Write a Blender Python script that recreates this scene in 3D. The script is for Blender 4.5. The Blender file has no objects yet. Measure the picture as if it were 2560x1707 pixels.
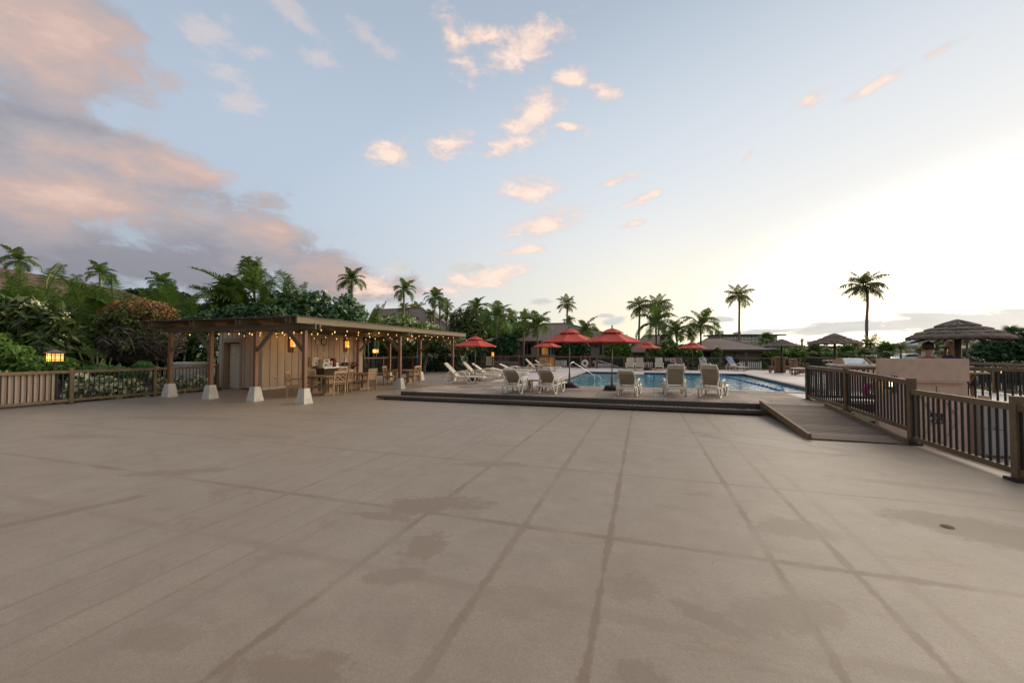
import bpy, math, random
import numpy as np
from mathutils import Vector, Matrix

R = math.radians
random.seed(7)
rng = np.random.default_rng(7)
scene = bpy.context.scene
col = scene.collection

# ------------------------------------------------------------------ camera
TH, PITCH, FPX, CAMH = R(18.05), R(1.46), 1003.0, 1.68
camd = bpy.data.cameras.new('camera')
camd.sensor_width = 36.0
camd.lens = 36.0 * FPX / 2560.0
camd.clip_start, camd.clip_end = 0.05, 9000
cam = bpy.data.objects.new('camera', camd)
col.objects.link(cam)
cam.location = (0, 0, CAMH)
cam.rotation_euler = (R(90) + PITCH, 0, TH)
scene.camera = cam

# ------------------------------------------------------------------ colour management
scene.view_settings.view_transform = 'Standard'
scene.view_settings.look = 'None'
scene.view_settings.exposure = 1.2
scene.view_settings.gamma = 1.0
scene.view_settings.use_curve_mapping = False
scene.cycles.max_bounces = 6
scene.cycles.transparent_max_bounces = 8
scene.cycles.sample_clamp_indirect = 4.0
scene.cycles.caustics_reflective = False
scene.cycles.caustics_refractive = False
scene.cycles.use_denoising = True

# ------------------------------------------------------------------ pixel (2560 wide photo) -> world
def ray(px, py):
    u, v = (px - 1280) / FPX, (853.5 - py) / FPX
    d = Vector((u, math.cos(PITCH) - v * math.sin(PITCH), math.sin(PITCH) + v * math.cos(PITCH)))
    c, s = math.cos(TH), math.sin(TH)
    return Vector((d.x * c - d.y * s, d.x * s + d.y * c, d.z))
def G(px, py, z=0.0):
    r = ray(px, py); t = (z - CAMH) / r.z
    return Vector((r.x * t, r.y * t, z))
def PX(px, py, x):
    r = ray(px, py); t = x / r.x
    return Vector((x, r.y * t, CAMH + r.z * t))
def PY(px, py, y):
    r = ray(px, py); t = y / r.y
    return Vector((r.x * t, y, CAMH + r.z * t))
def D(px, py, d):
    u = (px - 1280) / FPX
    r = ray(px, py)
    c, s = math.cos(TH), math.sin(TH)
    t = d / (-r.x * s + r.y * c)
    return Vector((r.x * t, r.y * t, CAMH + r.z * t))
def M_PER_PX(d): return d / FPX
def az_el(px, py):
    r = ray(px, py).normalized()
    return math.atan2(r.x, r.y), math.asin(r.z)

# ------------------------------------------------------------------ node helper
class NT:
    def __init__(s, tree): s.t = tree; s.n = tree.nodes; s.l = tree.links
    def new(s, typ, **kw):
        n = s.n.new(typ)
        for k, v in kw.items(): setattr(n, k, v)
        return n
    def link(s, a, b): s.l.new(a, b)
    def put(s, sock, v):
        if isinstance(v, bpy.types.NodeSocket): s.l.new(v, sock)
        elif v is not None: sock.default_value = v
    def math(s, op, a, b=None, c=None, clamp=False):
        n = s.n.new('ShaderNodeMath'); n.operation = op; n.use_clamp = clamp
        for i, v in enumerate((a, b, c)):
            if v is not None: s.put(n.inputs[i], v)
        return n.outputs[0]
    def vmath(s, op, a, b=None, scale=None):
        n = s.n.new('ShaderNodeVectorMath'); n.operation = op
        s.put(n.inputs[0], a)
        if b is not None: s.put(n.inputs[1], b)
        if scale is not None: s.put(n.inputs['Scale'], scale)
        return n.outputs['Value'] if op in ('LENGTH', 'DOT_PRODUCT', 'DISTANCE') else n.outputs[0]
    def mix(s, f, a, b, mode='MIX'):
        n = s.n.new('ShaderNodeMix'); n.data_type = 'RGBA'; n.blend_type = mode; n.clamp_factor = True
        s.put(n.inputs['Factor'], f)
        for nm, v in ((6, a), (7, b)):
            if isinstance(v, (tuple, list)) and len(v) == 3: v = (*v, 1)
            s.put(n.inputs[nm], v)
        return n.outputs[2]
    def ramp(s, f, stops, interp='LINEAR'):
        n = s.n.new('ShaderNodeValToRGB'); cr = n.color_ramp; cr.interpolation = interp
        while len(cr.elements) < len(stops): cr.elements.new(0.5)
        for e, (p, c) in zip(cr.elements, stops):
            e.position = p
            e.color = (c, c, c, 1) if isinstance(c, (int, float)) else (*c, 1)
        s.put(n.inputs[0], f)
        return n.outputs[0]
    def maprange(s, v, a, b, c=0.0, d=1.0, smooth=True):
        n = s.n.new('ShaderNodeMapRange'); n.interpolation_type = 'SMOOTHSTEP' if smooth else 'LINEAR'
        s.put(n.inputs[0], v)
        for i, x in zip((1, 2, 3, 4), (a, b, c, d)): s.put(n.inputs[i], x)
        return n.outputs[0]
    def noise(s, vec, scale=5.0, detail=4.0, rough=0.55, dist=0.0):
        n = s.n.new('ShaderNodeTexNoise')
        if vec is not None: s.put(n.inputs['Vector'], vec)
        n.inputs['Scale'].default_value = scale; n.inputs['Detail'].default_value = detail
        n.inputs['Roughness'].default_value = rough; n.inputs['Distortion'].default_value = dist
        return n.outputs[0]
    def mapping(s, vec, loc=(0, 0, 0), rot=(0, 0, 0), sc=(1, 1, 1), typ='POINT'):
        n = s.n.new('ShaderNodeMapping'); n.vector_type = typ
        s.put(n.inputs[0], vec); n.inputs[1].default_value = loc; n.inputs[2].default_value = rot; n.inputs[3].default_value = sc
        return n.outputs[0]
    def sep(s, v):
        n = s.n.new('ShaderNodeSeparateXYZ'); s.put(n.inputs[0], v); return n.outputs
    def comb(s, x, y, z=0.0):
        n = s.n.new('ShaderNodeCombineXYZ')
        for i, v in enumerate((x, y, z)): s.put(n.inputs[i], v)
        return n.outputs[0]

# ------------------------------------------------------------------ sky
SUN_AZ = az_el(1280, 800)[0] + R(64)
SUN_EL = R(5.0)
world = bpy.data.worlds.new('World'); scene.world = world; world.use_nodes = True
w = NT(world.node_tree); world.node_tree.nodes.clear()
tc = w.new('ShaderNodeTexCoord')
dvec = w.vmath('NORMALIZE', tc.outputs['Generated'])
dx, dy, dz = w.sep(dvec)[0:3]
az = w.math('ARCTAN2', dx, dy)
el = w.math('ARCSINE', dz)
# fold azimuth about the sun so the sky behind the camera goes on smoothly
ae = w.comb(az, el, 0.0)
dsun = w.math('ABSOLUTE', w.math('SUBTRACT', az, SUN_AZ))
dsun = w.math('MINIMUM', dsun, w.math('SUBTRACT', 2 * math.pi, dsun))
elp = w.math('MAXIMUM', el, 0.0)
gd = w.vmath('LENGTH', w.comb(w.math('DIVIDE', dsun, 1.34), w.math('DIVIDE', elp, 0.60), 0.0))
base = w.ramp(w.math('DIVIDE', gd, 2.6), [
    (0.0, (0.96, 0.91, 0.84)), (0.17, (0.81, 0.805, 0.785)), (0.255, (0.745, 0.755, 0.765)), (0.33, (0.655, 0.695, 0.735)),
    (0.42, (0.555, 0.62, 0.70)), (0.52, (0.445, 0.525, 0.63)), (0.66, (0.40, 0.48, 0.59)), (1.0, (0.56, 0.58, 0.64))])  # last stop raised so the unseen sky behind the camera adds frontal light
base = w.vmath('SCALE', base, scale=w.maprange(elp, 0.40, 0.95, 1.0, 0.78))
# the low band near the horizon is paler and warmer on the sunset side
hz = w.maprange(elp, 0.0, 0.42, 1.0, 0.0)
hcol = w.ramp(w.math('DIVIDE', dsun, math.pi), [(0.0, (1.0, 0.90, 0.74)), (0.25, (0.92, 0.87, 0.75)), (0.36, (0.70, 0.69, 0.65)), (0.46, (0.50, 0.53, 0.57)), (0.60, (0.36, 0.39, 0.46)), (1.0, (0.66, 0.58, 0.60))])
base = w.mix(w.math('MULTIPLY', hz, 0.85), base, hcol)
sky = w.new('ShaderNodeTexSky'); sky.sky_type = 'NISHITA'; sky.sun_disc = False
sky.sun_elevation = SUN_EL; sky.sun_rotation = SUN_AZ
nis = w.vmath('SCALE', sky.outputs[0], scale=0.10)
base = w.mix(0.10, base, nis)

warm = w.maprange(elp, 0.0, 0.30, 1.0, 0.0)
base = w.mix(w.math('MULTIPLY', warm, w.maprange(dsun, 0.3, 2.0, 1.0, 0.0)), base, w.vmath('MULTIPLY', base, (1.10, 1.02, 0.86)))
gd2 = w.vmath('LENGTH', w.comb(w.math('DIVIDE', dsun, 0.84), w.math('DIVIDE', elp, 0.365), 0.0))
glow = w.math('MULTIPLY', w.math('POWER', w.maprange(gd2, 0.0, 1.05, 1.0, 0.0, smooth=False), 2.5), 9.0)
base = w.vmath('SCALE', base, scale=w.math('ADD', 1.0, glow))
nz1 = w.noise(w.vmath('MULTIPLY', dvec, (1, 1, 1.9)), 6.5, 8, 0.60, 0.35)
nz2 = w.noise(w.vmath('MULTIPLY', dvec, (1, 1, 2.2)), 19.0, 6, 0.6, 0.4)
nz3 = w.noise(w.vmath('MULTIPLY', dvec, (1, 1, 2.6)), 3.2, 5, 0.55, 0.2)
def blob(px, py, rx, ry, rot=0.0):
    a, e = az_el(px, py)
    a2, _ = az_el(px + rx, py); _, e2 = az_el(px, py - ry)
    sx, sy = abs(a2 - a), abs(e2 - e)
    v = w.mapping(ae, (a, e, 0), (0, 0, R(rot)), (sx, sy, 1), 'TEXTURE')
    return w.math('SUBTRACT', 1.0, w.vmath('LENGTH', v))
def union(lst):
    m = lst[0]
    for b in lst[1:]: m = w.math('SMOOTH_MAX', m, b, 0.25)
    return m
# the bank of mauve and peach cumulus
bank = union([blob(60, 70, 420, 230, 0), blob(90, 400, 560, 190, 10), blob(330, 400, 400, 110, -8), blob(230, 500, 520, 110, 3),
              blob(540, 590, 460, 125, -8), blob(250, 640, 620, 90, 0), blob(190, 585, 340, 70, 0), blob(800, 680, 300, 80, -10), blob(-500, 300, 600, 480, 0)])
bank = w.math('ADD', bank, w.math('MULTIPLY', w.math('SUBTRACT', nz1, 0.52), 2.3))
bank = w.math('ADD', bank, w.math('MULTIPLY', w.math('SUBTRACT', nz2, 0.5), 0.7))
# unseen lit cloud added behind the camera to brighten faces turned towards it
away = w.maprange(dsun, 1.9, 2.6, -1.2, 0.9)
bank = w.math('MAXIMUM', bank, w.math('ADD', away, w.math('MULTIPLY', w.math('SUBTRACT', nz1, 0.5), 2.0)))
mA = w.maprange(bank, 0.0, 0.50)
shade = w.math('ADD', w.math('MULTIPLY', nz3, 1.2), w.math('MULTIPLY', nz1, 0.9))
shade = w.math('ADD', shade, w.math('MULTIPLY', w.math('SUBTRACT', nz2, 0.5), 0.7))
shade = w.math('ADD', shade, w.math('MULTIPLY', union([blob(170, 500, 520, 80, 4), blob(900, 690, 250, 60, -8), blob(560, 560, 300, 60, -5), blob(120, 90, 380, 160, 0), blob(420, 330, 160, 40, 0), blob(480, 430, 250, 50, 5)]), 0.45))
shade = w.math('ADD', shade, w.maprange(dsun, 2.0, 2.9, 0.0, 0.8))  # added cloud opposite the sunset coloured brighter to lift frontal light
cA = w.ramp(w.maprange(shade, 0.75, 1.82, smooth=False), [(0.0, (0.27, 0.265, 0.305)), (0.36, (0.37, 0.335, 0.352)), (0.66, (0.51, 0.375, 0.335)), (1.0, (0.70, 0.49, 0.41))])
low = w.maprange(elp, 0.02, 0.30, 0.72, 1.0)
cA = w.vmath('SCALE', cA, scale=low)
c1 = w.mix(w.math('MULTIPLY', mA, 0.93), base, cA)
# the small lit clouds of the middle and the wisps
small = union([blob(1330, 110, 125, 62, 12), blob(1140, 110, 70, 60, -55), blob(1210, 90, 90, 34, 0), blob(1425, 195, 50, 30, 0), blob(1510, 228, 42, 26, -20),
               blob(1330, 292, 100, 66, 30), blob(1265, 365, 95, 28, 20), blob(1425, 318, 60, 16, -10), blob(1122, 362, 24, 14, 0),
               blob(978, 382, 70, 40, 0), blob(1128, 366, 70, 34, 15), blob(1322, 475, 80, 45, 0), blob(1362, 560, 115, 42, 14), blob(1312, 625, 70, 14, 6),
               blob(1190, 700, 150, 34, 12), blob(930, 715, 80, 34, 0), blob(1610, 495, 65, 14, 14), blob(1585, 560, 42, 10, 8), blob(1545, 452, 52, 12, 10),
               blob(2350, 126, 72, 16, 8), blob(2185, 215, 115, 17, 14), blob(2025, 250, 42, 20, 10), blob(1870, 388, 24, 10, 40)])
small = w.math('ADD', small, w.math('MULTIPLY', w.math('SUBTRACT', nz2, 0.49), 2.3))
small = w.math('ADD', small, w.math('MULTIPLY', w.math('SUBTRACT', w.noise(dvec, 46.0, 6, 0.6, 0.6), 0.5), 0.6))
mB = w.maprange(small, -0.15, 0.95)
cB = w.ramp(w.math('ADD', w.math('MULTIPLY', nz2, 0.7), w.math('MULTIPLY', mB, 0.45)), [(0.30, (0.55, 0.46, 0.47)), (0.60, (0.80, 0.58, 0.48)), (0.9, (0.90, 0.70, 0.575))])
c2 = w.mix(w.math('MULTIPLY', mB, 0.86), c1, cB)
faint = union([blob(930, 100, 80, 34, -20), blob(800, 145, 50, 26, 0), blob(735, 32, 90, 40, -25), blob(520, 80, 110, 60, 0), blob(590, 255, 90, 50, 0), blob(560, 190, 90, 34, 0), blob(640, 130, 60, 24, 10)])
faint = w.math('ADD', faint, w.math('MULTIPLY', w.math('SUBTRACT', nz2, 0.5), 3.0))
c2 = w.mix(w.math('MULTIPLY', w.maprange(faint, -0.1, 1.0), 0.38), c2, (0.72, 0.56, 0.50))
# the grey bank low over the sea on the sunset side and a few small grey puffs
gnz = w.math('SUBTRACT', w.noise(w.vmath('MULTIPLY', dvec, (1, 1, 4.5)), 13.0, 7, 0.6, 0.4), 0.5)
gbank = union([blob(2330, 806, 420, 36, 2), blob(2110, 818, 300, 20, 3), blob(2520, 800, 300, 40, 0), blob(2900, 790, 600, 56, 0), blob(1930, 828, 140, 9, 3)])
gbank = w.math('ADD', gbank, w.math('MULTIPLY', gnz, 1.7))
grey = union([blob(1532, 803, 42, 11, 4), blob(1512, 790, 26, 7, 0), blob(1345, 755, 38, 9, 0), blob(1805, 800, 36, 9, 0), blob(1000, 770, 120, 16, 0), blob(1170, 668, 60, 16, 12), blob(1000, 670, 55, 20, 10)])
grey = w.math('ADD', grey, w.math('MULTIPLY', gnz, 2.4))
mC = w.math('MAXIMUM', w.maprange(grey, -0.05, 0.6), w.maprange(gbank, -0.12, 0.50))
cC = w.mix(nz2, (0.46, 0.465, 0.475), (0.66, 0.64, 0.60))
c3 = w.mix(w.math('MULTIPLY', mC, 0.97), c2, cC)
below = w.maprange(dz, -0.02, -0.15)
c3 = w.mix(below, c3, (0.12, 0.11, 0.10))
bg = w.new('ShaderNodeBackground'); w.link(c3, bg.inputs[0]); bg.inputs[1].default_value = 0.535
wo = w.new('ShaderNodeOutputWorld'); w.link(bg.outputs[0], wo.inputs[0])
try: world.cycles.sampling_method = 'MANUAL'; world.cycles.sample_map_resolution = 1024
except Exception: pass

# ------------------------------------------------------------------ sun (just on the horizon behind thin cloud)
sl = bpy.data.lights.new('sun', 'SUN'); sl.energy = 1.3; sl.angle = R(60); sl.color = (1.0, 0.84, 0.64)
so = bpy.data.objects.new('sun', sl); col.objects.link(so)
sd = Vector((math.sin(SUN_AZ) * math.cos(R(24)), math.cos(SUN_AZ) * math.cos(R(24)), math.sin(R(24))))
so.rotation_euler = (-sd).to_track_quat('-Z', 'Y').to_euler()
so.location = sd * 300

# ------------------------------------------------------------------ materials
def new_mat(name):
    m = bpy.data.materials.new(name); m.use_nodes = True
    n = NT(m.node_tree)
    b = m.node_tree.nodes['Principled BSDF']
    return m, n, b
def objvec(n, rand=True):
    t = n.new('ShaderNodeTexCoord').outputs['Object']
    if rand:
        oi = n.new('ShaderNodeObjectInfo').outputs['Random']
        t = n.vmath('ADD', t, n.comb(n.math('MULTIPLY', oi, 37.0), n.math('MULTIPLY', oi, 91.0), n.math('MULTIPLY', oi, 13.0)))
    return t
def mat(name, c1, c2=None, scale=6.0, rough=0.6, bump=0.0, stretch=(1, 1, 1), metal=0.0, spec=0.5, vary=0.0, detail=5, emit=None, estr=0.0):
    m, n, b = new_mat(name)
    v = objvec(n)
    v = n.mapping(v, sc=stretch)
    nz = n.noise(v, scale, detail, 0.6)
    c2 = c2 or tuple(min(1, x * 0.75) for x in c1)
    c = n.ramp(nz, [(0.3, c2), (0.68, c1)])
    big = n.noise(v, scale * 0.17, 3, 0.5)
    c = n.mix(n.maprange(big, 0.42, 0.7, 0.0, 0.35), c, tuple(x * 0.72 for x in c2))
    if vary:
        oi = n.new('ShaderNodeObjectInfo').outputs['Random']
        c = n.vmath('SCALE', c, scale=n.maprange(oi, 0, 1, 1 - vary, 1 + vary, smooth=False))
    n.link(c, b.inputs['Base Color'])
    b.inputs['Roughness'].default_value = rough; b.inputs['Metallic'].default_value = metal
    b.inputs['Specular IOR Level'].default_value = spec
    if bump:
        bn = n.new('ShaderNodeBump'); bn.inputs['Strength'].default_value = bump; bn.inputs['Distance'].default_value = 0.02
        n.link(nz, bn.inputs['Height']); n.link(bn.outputs[0], b.inputs['Normal'])
    if emit:
        b.inputs['Emission Color'].default_value = (*emit, 1); b.inputs['Emission Strength'].default_value = estr
    return m
def leafmat(name, stops, trans=0.25, rough=0.5):
    m, n, b = new_mat(name)
    a = n.new('ShaderNodeAttribute', attribute_name='rnd').outputs['Fac']
    oi = n.new('ShaderNodeObjectInfo').outputs['Random']
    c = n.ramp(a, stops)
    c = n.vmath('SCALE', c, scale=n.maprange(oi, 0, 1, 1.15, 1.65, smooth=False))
    n.link(c, b.inputs['Base Color']); b.inputs['Roughness'].default_value = rough
    b.inputs['Specular IOR Level'].default_value = 0.35
    tr = n.new('ShaderNodeBsdfTranslucent'); n.link(c, tr.inputs[0])
    ms = n.new('ShaderNodeMixShader'); ms.inputs[0].default_value = trans
    n.link(b.outputs[0], ms.inputs[1]); n.link(tr.outputs[0], ms.inputs[2])
    out = m.node_tree.nodes['Material Output']; n.link(ms.outputs[0], out.inputs[0])
    return m
V = (1, 1, 0.07); HX = (0.07, 1, 1); HY = (1, 0.07, 1)
M = {}
M['rail'] = mat('rail_brown', (0.185, 0.122, 0.058), (0.115, 0.078, 0.038), 9, 0.65, 0.15, vary=0.12)
M['rail_red'] = mat('rail_red_cedar', (0.22, 0.105, 0.05), (0.13, 0.062, 0.032), 9, 0.65, 0.15, V, vary=0.12)
M['baluster'] = mat('baluster_black', (0.012, 0.011, 0.010), (0.02, 0.018, 0.016), 12, 0.5)
M['post_red'] = mat('redwood_post', (0.235, 0.092, 0.036), (0.125, 0.05, 0.024), 16, 0.55, 0.2, V, vary=0.15)
M['beam'] = mat('weathered_beam', (0.20, 0.15, 0.085), (0.11, 0.085, 0.052), 14, 0.75, 0.25, HX, vary=0.1)
M['beamy'] = mat('weathered_rafter', (0.205, 0.155, 0.088), (0.12, 0.09, 0.055), 14, 0.75, 0.25, HY, vary=0.1)
M['roofwood'] = mat('roof_boards', (0.11, 0.085, 0.07), (0.06, 0.047, 0.04), 12, 0.8, 0.3, HX)
M['siding'] = mat('tan_siding', (0.52, 0.395, 0.29), (0.46, 0.345, 0.25), 5, 0.75, 0.08, (3, 3, 0.4), vary=0.05)
M['seam'] = mat('dark_gap', (0.05, 0.034, 0.025), rough=0.9)
M['trim'] = mat('tan_trim', (0.36, 0.27, 0.195), (0.31, 0.23, 0.165), 6, 0.7)
M['door'] = mat('cream_door', (0.60, 0.53, 0.40), (0.55, 0.48, 0.36), 3, 0.5)
M['concrete'] = mat('cast_concrete', (0.64, 0.60, 0.52), (0.45, 0.41, 0.34), 26, 0.85, 0.5)
M['teak'] = mat('teak', (0.42, 0.27, 0.145), (0.30, 0.185, 0.095), 14, 0.55, 0.1, (1, 1, 0.4), vary=0.15)
M['teak2'] = mat('teak_orange', (0.34, 0.15, 0.055), (0.22, 0.095, 0.035), 14, 0.55, 0.1, (1, 1, 0.3), vary=0.1)
M['bamboo'] = mat('bamboo_reed', (0.36, 0.19, 0.075), (0.22, 0.11, 0.04), 22, 0.6, 0.2, V, vary=0.2)
M['plastic'] = mat('cream_plastic', (0.78, 0.70, 0.55), (0.70, 0.62, 0.48), 5, 0.4, vary=0.05)
M['sling'] = mat('sling_fabric', (0.62, 0.55, 0.43), (0.55, 0.48, 0.37), 40, 0.8, 0.05)
M['sling_back'] = mat('sling_back', (0.41, 0.34, 0.235), (0.34, 0.28, 0.19), 30, 0.8, 0.05)
M['sling_grey'] = mat('sling_taupe', (0.20, 0.165, 0.13), (0.16, 0.13, 0.105), 30, 0.8)
M['red'] = mat('red_canvas', (0.56, 0.062, 0.036), (0.47, 0.047, 0.03), 7, 0.75, 0.1, vary=0.06)
M['pole'] = mat('bronze_pole', (0.17, 0.13, 0.095), (0.12, 0.09, 0.065), 9, 0.4, metal=0.3)
M['blackbag'] = mat('black_bag', (0.013, 0.013, 0.013), (0.025, 0.024, 0.022), 12, 0.55, 0.3)
M['board'] = mat('brown_base_board', (0.11, 0.07, 0.05), rough=0.7)
M['thatch'] = mat('thatch', (0.25, 0.195, 0.15), (0.07, 0.053, 0.041), 30, 0.95, 0.6, (2, 2, 0.6))
M['darkpost'] = mat('dark_round_post', (0.10, 0.065, 0.042), (0.05, 0.034, 0.024), 14, 0.7, 0.3, V)
M['greenpost'] = mat('dark_green_post', (0.02, 0.03, 0.025), rough=0.6)
M['stucco'] = mat('pink_tan_stucco', (0.68, 0.465, 0.335), (0.63, 0.43, 0.31), 40, 0.85, 0.25)
M['white'] = mat('white_paint', (0.72, 0.70, 0.66), (0.66, 0.64, 0.60), 4, 0.5)
M['fridge'] = mat('pale_grey_enamel', (0.40, 0.365, 0.33), (0.36, 0.33, 0.30), 3, 0.5)
M['steel'] = mat('stainless_steel', (0.62, 0.63, 0.64), (0.5, 0.5, 0.5), 5, 0.28, metal=0.9)
M['chrome'] = mat('polished_rail', (0.50, 0.50, 0.50), (0.45, 0.45, 0.45), 5, 0.35, metal=1.0)
M['iron'] = mat('black_iron', (0.014, 0.013, 0.013), rough=0.45)
M['lantern'] = mat('lit_amber_glass', (0.8, 0.45, 0.12), emit=(1.0, 0.50, 0.11), estr=0.55)
M['flame'] = mat('lit_lamp_core', (1, 0.8, 0.4), emit=(1.0, 0.70, 0.28), estr=3.0)
M['bulb'] = mat('lit_string_bulb', (1, 0.7, 0.4), emit=(1.0, 0.56, 0.20), estr=0.6)
M['amber'] = mat('amber_shade', (0.65, 0.24, 0.05), (0.5, 0.15, 0.03), 12, 0.4, emit=(1.0, 0.34, 0.06), estr=0.55)
M['cord'] = mat('black_cord', (0.01, 0.01, 0.01), rough=0.6)
M['maroon'] = mat('maroon_vinyl', (0.23, 0.02, 0.028), (0.16, 0.012, 0.018), 5, 0.4)
M['maroonwood'] = mat('dark_red_wood', (0.10, 0.018, 0.014), (0.07, 0.012, 0.01), 9, 0.5)
M['signblue'] = mat('sign_blue', (0.02, 0.13, 0.42), rough=0.4)
M['signred'] = mat('sign_red', (0.45, 0.02, 0.03), rough=0.5)
M['cream'] = mat('cream_sign', (0.66, 0.56, 0.36), (0.60, 0.50, 0.31), 6, 0.6)
M['ink'] = mat('sign_ink', (0.16, 0.12, 0.08), rough=0.7)
M['clockface'] = mat('clock_face', (0.55, 0.47, 0.31), rough=0.4)
M['shingle'] = mat('grey_brown_shingle', (0.225, 0.168, 0.138), (0.15, 0.112, 0.094), 3.0, 0.9, 0.3, (1, 1, 4))
M['shingle_red'] = mat('brown_tile_roof', (0.215, 0.145, 0.12), (0.14, 0.095, 0.08), 3.0, 0.9, 0.3, (1, 1, 5))
M['housewall'] = mat('house_taupe_boards', (0.30, 0.235, 0.175), (0.25, 0.193, 0.145), 4, 0.8, 0.1, (3, 3, 0.3))
M['housedark'] = mat('deep_brown_wood_and_shade', (0.06, 0.043, 0.032), rough=0.8)  # real dark wood, and the sheets that paint recess shade
M['glass'] = mat('window_glass', (0.03, 0.04, 0.045), (0.02, 0.025, 0.03), 2, 0.08)
M['glasslit'] = mat('lit_window_glass', (0.4, 0.2, 0.05), (0.2, 0.09, 0.02), 6, 0.3, emit=(1.0, 0.42, 0.08), estr=0.12)
M['frame'] = mat('pale_window_frame', (0.42, 0.40, 0.36), rough=0.5)
M['hotelglass'] = mat('hotel_window', (0.55, 0.52, 0.43), (0.45, 0.43, 0.35), 0.3, 0.4)
M['hotel'] = mat('hotel_plaster', (0.80, 0.74, 0.60), (0.76, 0.70, 0.57), 0.4, 0.8)
M['creamwall'] = mat('cream_plaster', (0.60, 0.52, 0.38), (0.56, 0.48, 0.35), 0.6, 0.8)
M['soil'] = mat('garden_soil', (0.055, 0.042, 0.028), (0.03, 0.024, 0.018), 3, 0.95, 0.5)
M['bark'] = mat('bark', (0.17, 0.13, 0.095), (0.085, 0.065, 0.05), 18, 0.9, 0.5, (1, 1, 0.35))
M['palmbark'] = mat('palm_trunk_bark', (0.30, 0.225, 0.16), (0.17, 0.128, 0.095), 10, 0.9, 0.4, (1, 1, 3.5))
M['shaft'] = mat('green_crownshaft', (0.30, 0.33, 0.12), (0.22, 0.26, 0.08), 4, 0.5)
M['rachis'] = mat('frond_stalk', (0.16, 0.15, 0.05), rough=0.6)
M['skin'] = mat('skin', (0.50, 0.28, 0.20), rough=0.5)
M['hair_dark'] = mat('dark_hair', (0.014, 0.010, 0.008), (0.03, 0.02, 0.014), 20, 0.5)
M['hair_brown'] = mat('fair_brown_hair', (0.30, 0.16, 0.06), (0.15, 0.075, 0.03), 20, 0.5)
M['pinktop'] = mat('pink_top', (0.52, 0.10, 0.12), (0.42, 0.07, 0.09), 18, 0.8)
M['bluetop'] = mat('navy_top', (0.07, 0.085, 0.14), (0.04, 0.05, 0.085), 30, 0.8)
M['straw'] = mat('straw_hat', (0.42, 0.30, 0.15), rough=0.9)
M['pinkvinyl'] = mat('hot_pink_vinyl', (0.80, 0.06, 0.38), (0.7, 0.04, 0.32), 3, 0.3)
M['violetvinyl'] = mat('violet_vinyl', (0.25, 0.05, 0.55), rough=0.3)
M['bluefloat'] = mat('blue_float', (0.02, 0.14, 0.42), (0.015, 0.10, 0.34), 6, 0.35)
M['palefloat'] = mat('pale_blue_float', (0.35, 0.58, 0.75), rough=0.35)
M['bluepole'] = mat('blue_pole', (0.02, 0.20, 0.55), rough=0.4)
M['carwhite'] = mat('white_car_paint', (0.72, 0.73, 0.75), rough=0.25)
M['cardark'] = mat('car_dark', (0.012, 0.012, 0.013), rough=0.4)
M['hill'] = mat('far_hill_painted_haze', (0.44, 0.47, 0.52), (0.41, 0.44, 0.49), 0.01, 1.0)  # distance haze mixed into the hill's base colour
M['towelwhite'] = mat('towel_white', (0.75, 0.76, 0.78), rough=0.95)
M['towelblue'] = mat('towel_blue', (0.03, 0.13, 0.52), rough=0.95)
M['leopard'] = mat('patterned_cloth', (0.50, 0.33, 0.19), (0.05, 0.03, 0.02), 28, 0.9)
M['steptread'] = mat('weathered_tread', (0.20, 0.15, 0.11), (0.12, 0.09, 0.066), 12, 0.75, 0.25, HX)
M['fascia'] = mat('step_fascia', (0.085, 0.066, 0.048), (0.05, 0.04, 0.03), 12, 0.7, 0.2, HX)
M['rampwood'] = mat('ramp_plank', (0.23, 0.165, 0.12), (0.14, 0.10, 0.072), 12, 0.75, 0.25, HX, vary=0.28)
M['decktile'] = mat('slatted_deck_tile', (0.38, 0.295, 0.23), (0.24, 0.18, 0.138), 9, 0.7, 0.2, (1, 1, 1), vary=0.30)
M['tiletop'] = mat('pool_waterline_tile', (0.015, 0.06, 0.13), (0.01, 0.04, 0.10), 10, 0.25)
M['coping'] = mat('pool_coping', (0.50, 0.41, 0.34), (0.42, 0.33, 0.27), 8, 0.7, 0.1, vary=0.06)

LM = {}
LM['areca'] = leafmat('areca_leaf', [(0.0, (0.022, 0.050, 0.012)), (0.5, (0.052, 0.10, 0.020)), (0.92, (0.11, 0.165, 0.03)), (1.0, (0.20, 0.15, 0.06))], 0.42)
LM['coconut'] = leafmat('coconut_leaf', [(0.0, (0.055, 0.078, 0.020)), (0.6, (0.115, 0.14, 0.034)), (1.0, (0.20, 0.17, 0.06))], 0.5)
LM['manila'] = leafmat('manila_leaf', [(0.0, (0.035, 0.072, 0.016)), (0.6, (0.080, 0.132, 0.026)), (1.0, (0.14, 0.18, 0.038))], 0.45)
LM['fan'] = leafmat('fan_leaf', [(0.0, (0.035, 0.075, 0.018)), (0.6, (0.075, 0.135, 0.03)), (1.0, (0.15, 0.18, 0.05))], 0.25)
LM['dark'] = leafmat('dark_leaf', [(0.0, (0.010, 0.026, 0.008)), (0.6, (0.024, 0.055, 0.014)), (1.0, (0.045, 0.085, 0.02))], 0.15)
LM['olive'] = leafmat('olive_leaf', [(0.0, (0.028, 0.042, 0.012)), (0.5, (0.06, 0.085, 0.02)), (1.0, (0.12, 0.15, 0.035))], 0.2)
LM['bright'] = leafmat('bright_leaf', [(0.0, (0.035, 0.075, 0.012)), (0.6, (0.075, 0.14, 0.02)), (1.0, (0.15, 0.21, 0.035))], 0.3)
LM['milo'] = leafmat('blue_green_leaf', [(0.0, (0.020, 0.048, 0.018)), (0.55, (0.048, 0.098, 0.036)), (0.95, (0.11, 0.17, 0.065)), (1.0, (0.19, 0.17, 0.06))], 0.15, 0.4)
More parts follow.
